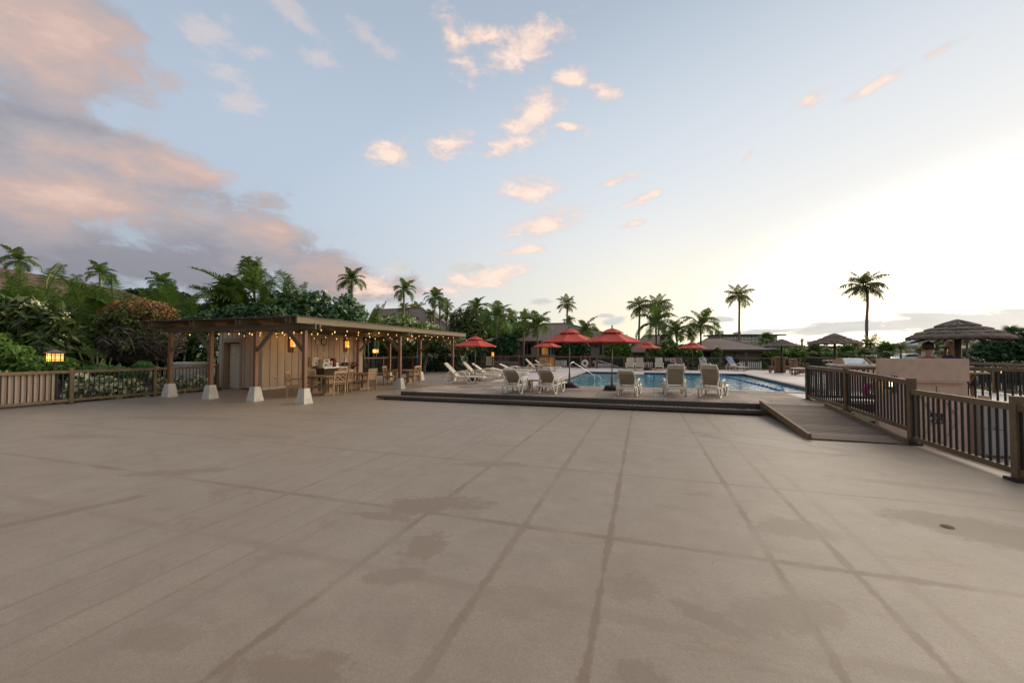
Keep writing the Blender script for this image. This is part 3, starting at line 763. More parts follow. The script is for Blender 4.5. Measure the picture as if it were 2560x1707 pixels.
# ---- raised pool deck, pool
DZ = 0.25
X0, X1, Y0, Y1 = -8.23, 11.9, 12.45, 35.6
PX0, PX1, PY0, PY1 = -3.88, 6.15, 16.5, 29.0
mdeck, n, b = new_mat('pool_deck_coating')
v = n.new('ShaderNodeTexCoord').outputs['Object']
nz = n.noise(v, 3.0, 6, 0.6); nb = n.noise(v, 0.5, 4, 0.6)
c = n.ramp(nz, [(0.3, (0.47, 0.415, 0.385)), (0.7, (0.57, 0.52, 0.495))])
c = n.mix(n.maprange(nb, 0.50, 0.72, 0, 0.5), c, (0.38, 0.30, 0.235))
n.link(c, b.inputs['Base Color']); b.inputs['Roughness'].default_value = 0.6
mb = MB(); th = 0.24
slab(mb, X0, 4.60, Y0 + 0.03, PY0, DZ, th)
slab(mb, X0, PX0, PY0, PY1, DZ, th)
slab(mb, PX1, X1, PY0, PY1, DZ, th)
slab(mb, X0, X1, PY1, Y1, DZ, th)
slab(mb, 4.60, X1, 14.20, PY0, DZ, th)
slab(mb, 6.45, X1, 11.8, 14.20, DZ, th)
deck = struct(mb.build('pool_deck', mdeck))
# pool shell: dark waterline tile above a pale blue basin
mb = MB(); e = 0.004
for (x0, x1, y0, y1) in ((PX0, PX1, PY1 - .02, PY1 + .0), (PX0, PX1, PY0, PY0 + .02)):
    mb.box(((x0 + x1) / 2, (y0 + y1) / 2, 0.13), (x1 - x0, y1 - y0, 0.2))
for (x0, x1) in ((PX0, PX0 + .02), (PX1 - .02, PX1)):
    mb.box(((x0 + x1) / 2, (PY0 + PY1) / 2, 0.13), (x1 - x0, PY1 - PY0 - .05, 0.2))
pool = struct(mb.build('pool_waterline_tiles', M['tiletop']))
mw, n, b = new_mat('pool_water')
v = n.new('ShaderNodeTexCoord').outputs['Object']
w1 = n.noise(n.mapping(v, rot=(0, 0, R(-12)), sc=(0.55, 1.25, 1)), 1.7, 3, 0.5, 0.6)
w2 = n.noise(n.mapping(v, rot=(0, 0, R(25)), sc=(0.8, 1.2, 1)), 5.0, 2, 0.5, 0.3)
hh = n.math('ADD', w1, n.math('MULTIPLY', w2, 0.22))
bn = n.new('ShaderNodeBump'); bn.inputs['Strength'].default_value = 1.0; bn.inputs['Distance'].default_value = 0.028
n.link(hh, bn.inputs['Height']); n.link(bn.outputs[0], b.inputs['Normal'])
cw = n.ramp(w1, [(0.35, (0.030, 0.20, 0.285)), (0.65, (0.06, 0.29, 0.385))])
n.link(cw, b.inputs['Base Color'])
b.inputs['Roughness'].default_value = 0.03; b.inputs['IOR'].default_value = 1.33
mb = MB(); mb.add([(PX0, PY0, 0.145), (PX1, PY0, 0.145), (PX1, PY1, 0.145), (PX0, PY1, 0.145)], [(0, 1, 2, 3)])
struct(mb.build('pool_water', mw))
# coping stones round the pool, each a block
def coping(x0, y0, x1, y1):
    L = math.hypot(x1 - x0, y1 - y0); k = max(1, round(L / 0.62)); l = L / k
    alongx = abs(x1 - x0) > abs(y1 - y0)
    me = MB().box((0, 0, 0), ((l - .012) if alongx else .30, .30 if alongx else (l - .012), .05)).mesh('coping_stone')
    for i in range(k):
        t = (i + .5) / k
        put(me, 'coping_stone', M['coping'], deck, (x0 + (x1 - x0) * t, y0 + (y1 - y0) * t, DZ + 0.004))
coping(PX0 - .12, PY0 - .15 + .02, PX1 + .12, PY0 - .13)
coping(PX0 - .12, PY1 + .13, PX1 + .12, PY1 + .13)
coping(PX0 - .13, PY0 + .04, PX0 - .13, PY1 - .04)
coping(PX1 + .13, PY0 + .04, PX1 + .13, PY1 - .04)
# divider wall and block in the shallow corner
yd = 25.8
MB().box(((PX0 - .6) / 2 + .0, yd, 0.13), (abs(PX0) - .6, .16, .16)).build('divider_curb', M['coping'], deck)
MB().box((-.25, (26.2 + PY1) / 2, 0.14), (0.62, PY1 - 26.2, 0.30)).build('starting_block', M['coping'], deck)

# slatted timber tiles on the front of the deck
def tile_mesh(s=0.61, k=8):
    mb = MB(); wd = s / k
    for i in range(k):
        mb.box((0, -s / 2 + wd * (i + .5), 0.011), (s - .012, wd - .011, 0.022 + 0.002 * (i % 3)))
    return mb.mesh('deck_tile')
tme = tile_mesh()
S = 0.612; NXT = 21
rt = random.Random(3)
for iy in range(6):
    for ix in range(NXT):
        xx, yy = X0 + S * (ix + .5), Y0 + S * (iy + .5)
        if yy > PY0 - .35: continue
        rot = 0 if rt.random() < 0.35 else math.pi / 2
        put(tme, 'deck_tile', M['decktile'], deck, (xx, yy, DZ), rz=rot + R(rt.uniform(-.4, .4)))
for iy in range(6, 11):
    for ix in range(0, 5):
        if rt.random() < 0.85:
            put(tme, 'deck_tile', M['decktile'], deck, (X0 + S * (ix + .5), Y0 + S * (iy + .5), DZ), rz=0 if rt.random() < .4 else math.pi / 2)

# the two broad steps
step = thing('deck_step', (-3, 12.05, 0), 'long low brown timber step below the pool deck front edge', 'step')
xa, xb = -8.97, 3.0
bm_ = MB(); bm_.box(((xa + xb) / 2 + 3, 0.015, 0.085), (xb - xa, 0.03, 0.085)); bm_.build('riser_board', M['fascia'], step)
for i in range(13):
    MB().box((0, 0, 0), (0.09, 0.32, 0.045)).build('bearer', M['fascia'], step, (xa + 3.3 + i * (xb - xa - .6) / 12, 0.22, 0.0235))
ttr = MB()
ks = int((xb - xa) / .61)
tr_me = MB()
for i in range(5): tr_me.box((-.305 + .122 * (i + .5), 0, 0), (.110, .40, .03))
tr_me = tr_me.mesh('tread_tile')
for i in range(ks + 1):
    put(tr_me, 'tread_tile', M['steptread'], step, (xa + 3 + .31 + i * .611 if i < ks else xb + 3 - .31, 0.235, 0.115))
fas = thing('deck_fascia', (-3, Y0, 0), 'dark weathered fascia board along the raised pool deck edge above the step', 'fascia board')
MB().box(((X0 + 3.0) / 2 + 3, 0.0, 0.19), (3.0 - X0, 0.04, 0.115)).build('upper_board', M['fascia'], fas)
MB().box(((X0 + 3.0) / 2 + 3, 0.03, 0.075), (3.0 - X0, 0.02, 0.11)).build('lower_board', M['iron'], fas)

# ---- ramp with plank boards and kerbs
ramp = thing('access_ramp', (3.8, 9.1, 0), 'weathered plank ramp rising to the pool deck beside the balustrade', 'ramp')
RL = 3.35; nP = 26
pl = MB().box((0, 0, 0), (1.46, RL / nP - .022, .03)).mesh('plank')
for i in range(nP):
    t = (i + .5) / nP
    put(pl, 'plank', M['rampwood'], ramp, (0, RL * t, 0.018 + t * (DZ - .012)), rot=(math.atan2(DZ, RL), 0, R(rt.uniform(-.15, .15))))
for sx in (-0.78, 0.70):
    MB().bar((sx, 0.0, .05), (sx, RL, .05 + DZ), .06, .13).build('kerb', M['rail'], ramp)
MB().bar((0, .02, -.05), (0, RL, DZ - .05), 1.40, .06).build('ramp_bed', M['fascia'], ramp)

# ================================================================== FENCES
def fence(name, label, pts, z, h, posts, m=None, sp=0.115, bal='parts', rail=(0.075, 0.09), post=0.10, bot=0.12, br=0.018, cat='fence', group=None, foot=True, capped=0.06):
    """pts: polyline of (x,y,z); posts: list of (x,y,z)"""
    m = m or M['rail']
    o = Vector(pts[0]); t = thing(name, o, label, cat, group)
    pm = None
    for p in posts:
        p = Vector(p) - o
        MB().box((0, 0, (h + capped) / 2), (post, post, h + capped)).build('post', m, t, p)
        if foot: MB().box((0, 0, .02), (post * 2.0, post * 2.0, .04)).build('post_foot', M['iron'], t, p)
    bme = None; joined = MB()
    for a, b2 in zip(pts[:-1], pts[1:]):
        a, b2 = Vector(a) - o, Vector(b2) - o
        up = Vector((0, 0, 1))
        MB().bar(a + up * (h - rail[1] / 2), b2 + up * (h - rail[1] / 2), rail[0], rail[1]).build('top_rail', m, t)
        MB().bar(a + up * (bot), b2 + up * (bot), rail[0] * .8, rail[1] * .85).build('bottom_rail', m, t)
        L = (b2 - a).length; k = max(2, int(L / sp))
        lo, hi = bot + rail[1] * .4, h - rail[1] * .95
        if bal == 'parts' and bme is None: bme = MB().tube([(0, 0, lo), (0, 0, hi)], br, 6).mesh('baluster')
        for i in range(k):
            p = a + (b2 - a) * ((i + .5) / k)
            if bal == 'parts': put(bme, 'baluster', M['baluster'], t, p)
            else: joined.box((p.x, p.y, p.z + (lo + hi) / 2), (br * 2, br * 2, hi - lo))
    if bal != 'parts': tag(joined.build('balusters', M['baluster'], t), kind='stuff')
    return t
FX = 4.64
fence('balustrade', 'brown timber balustrade with black bars running up the ramp towards the pool', [(FX, 5.0, 0), (FX, 7.04, 0), (FX, 9.21, 0)], 0, 1.0, [(FX, 7.04, 0), (FX, 5.0, 0)], sp=.125, capped=.1)
rf = fence('ramp_balustrade', 'stepped brown balustrade beside the plank ramp with lantern light showing through', [(FX, 9.21, 0.14), (FX, 11.65, 0.24), (FX, 14.05, 0.25)], 0, 1.02, [(FX, 9.21, 0.0), (FX, 11.65, 0.2), (FX, 14.05, 0.25)], sp=.115, capped=.07)
MB().box((0, 0, .6), (.104, .104, 1.2)).build('post', M['rail'], rf, (0, 0, -.14))
fence('landing_balustrade', 'dark brown rail behind the ramp balustrade with a small sign on its end post', [(FX + .06, 14.12, DZ), (6.45, 14.12, DZ)], DZ, 1.0, [(6.5, 14.12, DZ)], sp=.12, capped=.1)
fence('bar_side_balustrade', 'brown balustrade with thick black bars to the right of the pink bar wall', [(6.45, 11.9, DZ), (8.6, 11.9, DZ), (10.9, 11.9, DZ)], DZ, 1.08, [(8.75, 11.9, DZ), (11.0, 11.9, DZ)], sp=.125, br=.02, capped=.02)
fence('garden_edge_fence', 'brown railing against the hedge at the far side of the sunset deck', [(11.7, 12.0, DZ), (11.7, 16.0, DZ), (11.7, 18.6, DZ), (11.7, 24.0, DZ), (11.7, 29.5, DZ), (11.7, 35.3, DZ)], DZ, 1.04,
      [(11.7, y, DZ) for y in (16.0, 18.6, 21.5, 24.0, 26.7, 29.5, 32.4)], sp=.13, bal='joined', capped=.0, foot=False)
# left boundary fence with tan panel
LFX = -17.6
lf = fence('boundary_fence', 'brown timber fence with black bars in front of pale leafy shrubs and a tan panel', [(LFX, 0.93, 0), (LFX, 3.27, 0), (LFX, 5.61, 0), (LFX, 7.95, 0), (LFX, 10.29, 0), (LFX, 12.64, 0)], 0, 1.08,
           [(LFX, 3.27, 0), (LFX, 5.61, 0), (LFX, 7.95, 0), (LFX, 10.29, 0), (LFX, 12.64, 0)], sp=.128, capped=.07, br=.018)
pb = MB().box((0, 0, .56), (.02, .118, .88)).mesh('backing_board')
for i in range(42):
    put(pb, 'backing_board', M['siding'], lf, (-.06, 1.62 + i * .1215, 0))
# far pool fence and the gates by the garden path
FY = 35.2
pxs = [1160, 1204, 1250, 1297, 1330, 1386, 1452, 1475, 1492, 1560, 1640, 1720, 1800, 1866, 1930, 2000, 2060]
fp = [PY(p, 900, FY) for p in pxs]
ff = fence('pool_fence', 'long brown wooden pool fence with thin bars across the back of the pool', [(fp[0].x, FY, DZ), (fp[8].x, FY, DZ)], DZ, 1.02, [(q.x, FY, DZ) for q in fp[:9]], m=M['rail_red'], sp=.14, bal='joined', foot=False, post=.12, capped=.06)
fence('pool_fence', 'dark brown back fence behind the row of empty loungers with warning signs', [(fp[8].x, FY, DZ), (11.7, FY, DZ)], DZ, 0.98, [(q.x, FY, DZ) for q in fp[9:]], sp=.14, bal='joined', foot=False, post=.11)
gA, gB, gC, gD = G(908, 940), G(1046, 930), G(1074, 927), G(1158, 920.5)
nA = gA + (gB - gA) * 0.32
fence('path_fence', 'red cedar framed fence beyond the dining tables under the pergola', [tuple(gA), tuple(nA), tuple(gB)], 0, 1.28, [tuple(nA), tuple(gA + (gB - gA) * .58), tuple(gA + (gB - gA) * .87), tuple(gB)], m=M['rail_red'], sp=.125, bal='joined', foot=False)
fence('garden_gate', 'red cedar gate and fence carrying a small red notice', [tuple(gC), tuple(gD)], 0, 1.22, [tuple(gC), tuple(gC + (gD - gC) * .2), tuple(gC + (gD - gC) * .38), tuple(gC + (gD - gC) * .62), tuple(gD)], m=M['rail_red'], sp=.125, bal='joined', foot=False, cat='gate')

# ================================================================== PERGOLA + CHANGING ROOM
PGX = [-16.85, -14.73, -12.6, -10.48]; PGY = [10.35, 15.75, 21.05]
perg = thing('pergola', (-13.66, 15.7, 0), 'flat roofed timber pergola on red posts with white concrete feet', 'pergola')
O = Vector((-13.66, 15.7, 0))
foot_me = MB().box((0, 0, .245), (.37, .37, .49), taper=.60).mesh('concrete_footing')
post_me = MB().box((0, 0, .49 + .955), (.115, .115, 1.91)).mesh('post')
spots = [(x, PGY[0]) for x in PGX] + [(PGX[3], PGY[1])] + [(x, PGY[2]) for x in PGX[1:]]
for (x, y) in spots:
    put(foot_me, 'concrete_footing', M['concrete'], perg, Vector((x, y, 0)) - O, rz=0)
    put(post_me, 'post', M['post_red'], perg, Vector((x, y, 0)) - O)
MB().box((0, 0, 1.22), (.115, .115, 2.44)).build('post', M['post_red'], perg, Vector((-15.70, 19.35, 0)) - O)
for y in PGY:
    for dy in (-.092, .092):
        MB().box((0, 0, 0), (7.2 if y != PGY[1] else 3.6, .045, .185)).build('beam', M['beam'], perg, Vector((-13.55 if y != PGY[1] else -11.75, y + dy, 2.485)) - O)
for x in PGX:
    for dx in (-.075, .075):
        MB().box((0, 0, 0), (.045, 12.2, .175)).build('rafter', M['beamy'], perg, Vector((x + dx + .03, 15.75, 2.66)) - O)
for x in (PGX[0] + 1.06, PGX[1] + 1.06, PGX[2] + 1.06):
    MB().box((0, 0, 0), (.045, 11.6, .12)).build('rafter', M['beamy'], perg, Vector((x, 15.9, 2.69)) - O)
MB().box((0, 0, 0), (.05, 12.3, .185)).build('edge_board', M['beamy'], perg, Vector((-10.06, 15.75, 2.655)) - O)
MB().box((0, 0, 0), (.05, 12.3, .185)).build('edge_board', M['beamy'], perg, Vector((-17.28, 15.75, 2.655)) - O)
# roof boards, slightly uneven at their front ends
rbw = 7.30 / 26
for i in range(26):
    ln = 12.35 + rt.uniform(-.10, .10)
    MB().box((0, 0, 0), (rbw - .006, ln, .03)).build('roof_board', M['roofwood'], perg, Vector((-17.31 + rbw * (i + .5), 15.75 + rt.uniform(-.06, .06), 2.768 + rt.uniform(0, .014))) - O)
def brace(x, y, s):
    MB().bar((x + s * .07, y, 1.72), (x + s * .74, y, 2.40), .05, .13).build('knee_brace', M['beam'], perg, -O)
for y in (PGY[0], PGY[2]):
    for x, s in zip(PGX, (1, -1, 1, -1)):
        if y == PGY[2] and x == PGX[0]: continue
        brace(x, y, s)
brace(PGX[3], PGY[1], -1); brace(-15.65, 19.35, 1)

BX0, BX1, BY0, BY1, BH = -18.55, -15.87, 13.34, 20.0, 2.58
bld = thing('changing_room', ((BX0 + BX1) / 2, (BY0 + BY1) / 2, 0), 'tan board sided changing room with a cream door under the pergola', 'building')
OB = Vector(((BX0 + BX1) / 2, (BY0 + BY1) / 2, 0))
# core a little inside the boards: dark joints; door recess cut on the front
dl, dr_ = PY(571, 900, BY0 + .28), PY(600, 900, BY0 + .28)
DX0, DX1 = PY(560, 900, BY0).x, PY(600, 900, BY0).x
mb = MB()
mb.box(((DX1 + BX1) / 2 - .02 + 0, 0, BH / 2), (BX1 - DX1 - .04, 1, BH)); 
mb = MB()
def core(x0, x1, y0, y1, z0, z1): mb.box(((x0 + x1) / 2 - OB.x, (y0 + y1) / 2 - OB.y, (z0 + z1) / 2), (x1 - x0, y1 - y0, z1 - z0))
core(BX0 + .02, BX1 - .02, BY0 + .3, BY1 - .02, .02, BH)
core(DX1 + .02, BX1 - .02, BY0 + .02, BY0 + .3, .02, BH)
core(BX0 + .02, DX0 - .02, BY0 + .02, BY0 + .3, .02, BH)
core(DX0 - .02, DX1 + .02, BY0 + .02, BY0 + .3, 2.10, BH)
mb.build('wall_core', M['seam'], bld)
k = 17; wy = (BY1 - BY0) / k
sb = MB().box((0, 0, BH / 2 + .03), (.03, wy - .032, BH - .06)).mesh('siding_board')
for i in range(k):
    put(sb, 'siding_board', M['siding'], bld, Vector((BX1 - .012, BY0 + wy * (i + .5), 0)) - OB)
def fboard(x0, x1, z0, z1): MB().box(((x0 + x1) / 2, 0, (z0 + z1) / 2), (x1 - x0 - .03, .03, z1 - z0)).build('siding_board', M['siding'], bld, Vector((0, BY0 + .012, 0)) - OB)
xx = BX1 + .0
while xx - .335 > DX1 + .12:
    fboard(xx - .335, xx, .06, BH); xx -= .335
fboard(DX1 + .10, xx, .06, BH)
xs = DX0 - .12
fboard(max(BX0, xs - .2), xs, .06, BH); fboard(BX0, max(BX0 + .01, xs - .2), .06, BH) if xs - .2 > BX0 + .1 else None
kx = 4; wx = (DX1 - DX0 + .2) / kx
for i in range(kx): fboard(DX0 - .1 + wx * i, DX0 - .1 + wx * (i + 1), 2.25, BH)
MB().box(((DX0 + DX1) / 2, 0, 2.17), (DX1 - DX0 + .24, .05, .14)).build('door_head', M['trim'], bld, Vector((0, BY0 + .0, 0)) - OB)
for x in (DX0 - .06, DX1 + .06): MB().box((x, 0, 1.05), (.12, .05, 2.1)).build('door_jamb', M['trim'], bld, Vector((0, BY0 + .0, 0)) - OB)
MB().box((DX0 + .008, .15, 1.05), (.012, .28, 2.10)).build('door_reveal', M['trim'], bld, Vector((0, BY0, 0)) - OB)
MB().box((DX1 - .008, .15, 1.05), (.012, .28, 2.10)).build('door_reveal', M['trim'], bld, Vector((0, BY0, 0)) - OB)
dx0 = DX0 + .05
dw = DX1 - DX0 - .07
door = MB().box((0, 0, 1.035), (dw, .04, 2.05)).build('door', M['door'], bld, Vector((dx0 + dw / 2, BY0 + .26, 0)) - OB)
for (cx, cz, sx, sz) in ((-.2, 1.75, .26, .28), (.2, 1.75, .26, .28), (-.2, 1.2, .26, .58), (.2, 1.2, .26, .58), (-.2, .48, .26, .52), (.2, .48, .26, .52)):
    p_ = MB(); p_.box((cx * dw / .86, -.022, cz), (sx * dw / .86, .012, sz)); p_.box((cx * dw / .86, -.03, cz), (sx * .75 * dw / .86, .012, sz - .08)); p_.build('door_panel', M['door'], door)
for z in (.25, 1.05, 1.8): MB().box((-dw / 2 - .005, -.025, z), (.03, .02, .10)).build('hinge', M['pole'], door)
MB().lathe([(0, 0), (.02, .01), (.028, .03), (.015, .05), (0, .05)], 10).build('door_knob', M['steel'], door, (dw / 2 - .08, -.05, .98))
MB().box(((BX0 + BX1) / 2 - OB.x, (BY0 + BY1) / 2 - OB.y, BH + .02), (BX1 - BX0 + .1, BY1 - BY0 + .1, .04)).build('roof', M['roofwood'], bld)
MB().box((BX1 + .02 - OB.x, 0, .05), (.06, BY1 - BY0 + .02, .10)).build('base_plinth', M['concrete'], bld)

# ---- things fixed to the changing-room wall
WX = BX1 + .006
def wall_thing(name, px, py, label, cat, off=0.0, group=None):
    p = PX(px, py, WX + off); return thing(name, p, label, cat, group), p
MPP = lambda p: M_PER_PX(-p.x * -math.sin(TH) * -1 if False else (-p.x * math.sin(TH) + p.y * math.cos(TH)))
def glow_light(parent, loc, watts):
    l = bpy.data.lights.new('lamp_light', 'POINT'); l.energy = watts; l.color = (1.0, 0.60, 0.26); l.shadow_soft_size = .06
    o = bpy.data.objects.new('lamp_light', l); col.objects.link(o); o.parent = parent; o.location = loc
def sconce(px, py, hh, label):
    t, p = wall_thing('wall_sconce', px, py, label, 'wall lamp', .01, 'sconces on the changing room')
    MB().box((.01, 0, 0), (.02, .30, hh)).build('back_board', M['darkpost'], t)
    mb = MB(); mb.lathe([(.10, -.15), (.105, 0), (.10, .20)], 16, (.10, .02, .0)); mb.build('amber_shade', M['amber'], t, smooth=True)
    MB().lathe([(0, -.05), (.03, -.04), (.035, 0), (.02, .04), (0, .05)], 8, (.10, .02, -.02)).build('lamp', M['flame'], t, smooth=True)
    glow_light(t, (.26, .02, -.05), 1.6)
    MB().bar((.205, -.09, -.055), (.205, .12, .01), .012, .045).build('leaf_cutout', M['iron'], t)
sconce(727, 859, .80, 'amber wall sconce on a dark board nearest the pergola corner post')
sconce(863.6, 862, .80, 'amber wall sconce on a dark board above the folding shelf brackets')
def clock(px, py, r, rim, label, face):
    t, p = wall_thing('wall_clock', px, py, label, 'clock', .0)
    mb = MB(); mb.torus((.03, 0, 0), r, .022, 'x', 24, 8); mb.build('rim', rim, t, smooth=True)
    mb = MB(); vs = [(.028, 0, 0)] + [(.028, r * math.cos(2 * math.pi * k / 24), r * math.sin(2 * math.pi * k / 24)) for k in range(24)]
    mb.add(vs, [(0, k + 1, (k + 1) % 24 + 1) for k in range(24)]); mb.build('face', face, t)
    MB().bar((.034, 0, 0), (.034, r * .5, r * .35), .008, .012).build('hand', M['ink'], t)
    MB().bar((.034, 0, 0), (.034, -.02, r * .7), .006, .01).build('hand', M['ink'], t)
clock(793.5, 852.6, .15, M['clockface'], 'plain cream round dial high on the tan wall', M['clockface'])
clock(808.5, 854.5, .17, M['darkpost'], 'round dial with a thick dark rim high on the tan wall', M['frame'])
t, p = wall_thing('phone_box', 781, 904, 'cream emergency phone box with red symbol on the tan wall', 'phone box')
MB().box((.10, 0, 0), (.20, .42, .44)).build('case', M['door'], t)
MB().box((.203, .02, 0), (.006, .26, .38)).build('label_plate', M['white'], t)
for z, wd in ((.13, .2), (.09, .2), (.05, .17)): MB().box((.208, .02, z), (.004, wd, .018)).build('red_text_line', M['signred'], t)
mb = MB(); mb.torus((.208, .02, -.10), .065, .02, 'x', 10, 6, 0.2, math.pi - .2); mb.box((.209, .02, -.12), (.004, .09, .06)); mb.build('phone_symbol', M['signred'], t)
t, p = wall_thing('notice', 807.5, 885, 'small cream notice below the two round dials', 'sign')
MB().box((.008, 0, 0), (.012, .30, .2)).build('board', M['cream'], t)
for i in range(4): MB().box((.016, 0, .06 - .04 * i), (.003, .24 - .02 * (i % 2), .012)).build('text_line', M['ink'], t)
t, p = wall_thing('notice', 820, 897, 'little orange and cream warning notice above the stacked boxes', 'sign')
MB().box((.008, 0, 0), (.012, .16, .16)).build('board', M['cream'], t); MB().box((.016, 0, .04), (.003, .14, .05)).build('red_band', M['signred'], t)
t, p = wall_thing('rescue_bag', 832, 911.6, 'red tapered cover hanging on a rope on the tan wall', 'rescue bag', .08)
mb = MB(); prof = [(0.02, -.34), (.09, -.30), (.16, -.10), (.19, .12), (.185, .24), (.12, .33), (.03, .36)]
mb.lathe(prof, 14); mb.build('cover', M['maroon'], t, smooth=True)
MB().tube([(0, 0, .36), (-.04, -.02, .5), (-.05, .01, .66)], .012, 6).build('rope', M['white'], t)
t, p = wall_thing('folding_shelf', 868, 913, 'dark red triangular shelf brackets joined by a bar on the wall', 'shelf brackets', .0)
for yy in (-.38, .40):
    mb = MB(); mb.box((.20, yy, .13), (.40, .10, .06)); mb.box((.03, yy, -.03), (.06, .10, .38)); mb.bar((.04, yy, -.2), (.36, yy, .1), .09, .06); mb.build('bracket', M['maroonwood'], t)
MB().bar((.18, -.36, .09), (.18, .38, .09), .06, .04).build('cross_bar', M['teak'], t)
t, p = wall_thing('switch_box', 862, 900, 'small grey weatherproof switch box above the shelf brackets', 'switch box'); MB().box((.03, 0, 0), (.06, .09, .15)).build('box', M['steel'], t); MB().box((.063, 0, .01), (.008, .05, .07)).build('cover', M['white'], t)
for (qx, qy, lb) in ((689, 946, 'cream outlet cover low on the tan wall near the pergola post'), (887, 932, 'cream outlet cover on the wall behind the second dining table')):
    t, p = wall_thing('outlet_cover', qx, qy, lb, 'power outlet'); MB().box((.012, 0, 0), (.02, .12, .16)).build('plate', M['cream'], t); MB().box((.026, 0, 0), (.012, .05, .09)).build('socket', M['ink'], t)
# restroom sign on the front wall
p = PY(609, 892, BY0 - .012)
t = thing('restroom_sign', p, 'blue and white restroom plate beside the cream door', 'sign')
MB().box((0, -.004, 0), (.15, .006, .26)).build('plate', M['white'], t)
MB().box((0, -.009, 0.0), (.135, .004, .235)).build('blue_field', M['signblue'], t)
for sx in (-.035, .035):
    mb = MB(); mb.lathe([(0, -.012), (.014, 0), (0, .012)], 8, (sx, -.013, .075)); mb.box((sx, -.012, .02), (.034, .003, .07)); mb.box((sx, -.012, -.04), (.02, .003, .06)); mb.build('pictogram_figure', M['white'], t)
MB().box((0, -.012, -.095), (.09, .003, .015)).build('text_line', M['white'], t)
# outdoor sink counter with boxes on it
p = PX(815, 940, WX); p.z = 0
t = thing('sink_counter', (WX + .32, p.y, 0), 'dark outdoor sink counter against the tan wall behind the dining tables', 'counter')
MB().box((0, 0, .43), (.56, 1.55, .80)).build('cabinet', M['darkpost'], t)
MB().box((.0, 0, .86), (.64, 1.65, .05)).build('worktop', M['steel'], t)
MB().box((-.28, 0, .98), (.05, 1.65, .2)).build('splashback', M['steel'], t)
MB().tube([(-.2, .6, .88), (-.2, .6, 1.08), (-.08, .6, 1.11), (-.05, .6, 1.04)], .014, 8).build('tap', M['chrome'], t, smooth=True)
for i in (-1, 1): MB().box((.285, i * .38, .43), (.012, .7, .70)).build('cabinet_door', M['housedark'], t)
cy = p.y
for (dy, z0, s, lb) in ((-.50, .885, (.34, .42, .20), 'lower white glove box stacked on the sink counter'), (-.44, 1.09, (.34, .44, .20), 'upper white glove box stacked on the sink counter'), (-.10, .885, (.24, .24, .30), 'white paper dispenser with dark mouth on the sink counter')):
    t = thing('white_box', (WX + .28, cy + dy, z0), lb, 'box')
    MB().box((0, 0, s[2] / 2), s).build('carton', M['white'], t); MB().box((s[0] / 2 + .003, 0, s[2] * .55), (.006, s[1] * .4, s[2] * .35)).build('opening', M['ink'], t)

# string lights under the roof
def string(a, b2, n_, label, sag=.07):
    a, b2 = Vector(a), Vector(b2); t = thing('string_lights', a, label, 'string lights', 'festoon strings under the pergola roof')
    pts = []
    seg = 6
    for i in range(n_ * 2 + 1):
        u = i / (n_ * 2); pp = (b2 - a) * u; pp.z -= sag * abs(math.sin(u * math.pi * seg)); pts.append(pp)
    MB().tube(pts, .006, 4, False).build('cord', M['cord'], t)
    bm = MB().lathe([(0, -.068), (.013, -.055), (.018, -.036), (.013, -.012), (.009, 0)], 8).mesh('bulb', True)
    sk = MB().tube([(0, 0, -.005), (0, 0, .045)], .014, 6).mesh('socket')
    for i in range(n_):
        pp = pts[2 * i + 1]
        if i % 4 == 1: glow_light(t, pp + Vector((0, 0, -.16)), 1.7)
        bb = put(bm, 'bulb', M['bulb'], t, pp + Vector((0, 0, -.045))); put(sk, 'socket', M['cord'], bb, (0, 0, 0))
string((-10.35, 10.6, 2.52), (-10.35, 21.2, 2.60), 17, 'festoon string along the open pool side edge of the pergola')
string((-11.9, 11.2, 2.50), (-11.7, 21.0, 2.52), 13, 'festoon string through the middle of the pergola over the tables')
string((-15.5, 13.4, 2.46), (-13.2, 21.0, 2.50), 14, 'festoon string swinging out from the changing room wall')
string((-16.7, 10.75, 2.45), (-10.6, 10.75, 2.47), 12, 'festoon string just behind the front beam of the pergola')
string((-16.6, 12.9, 2.50), (-12.0, 12.4, 2.50), 9, 'festoon string crossing in front of the cream door wall')

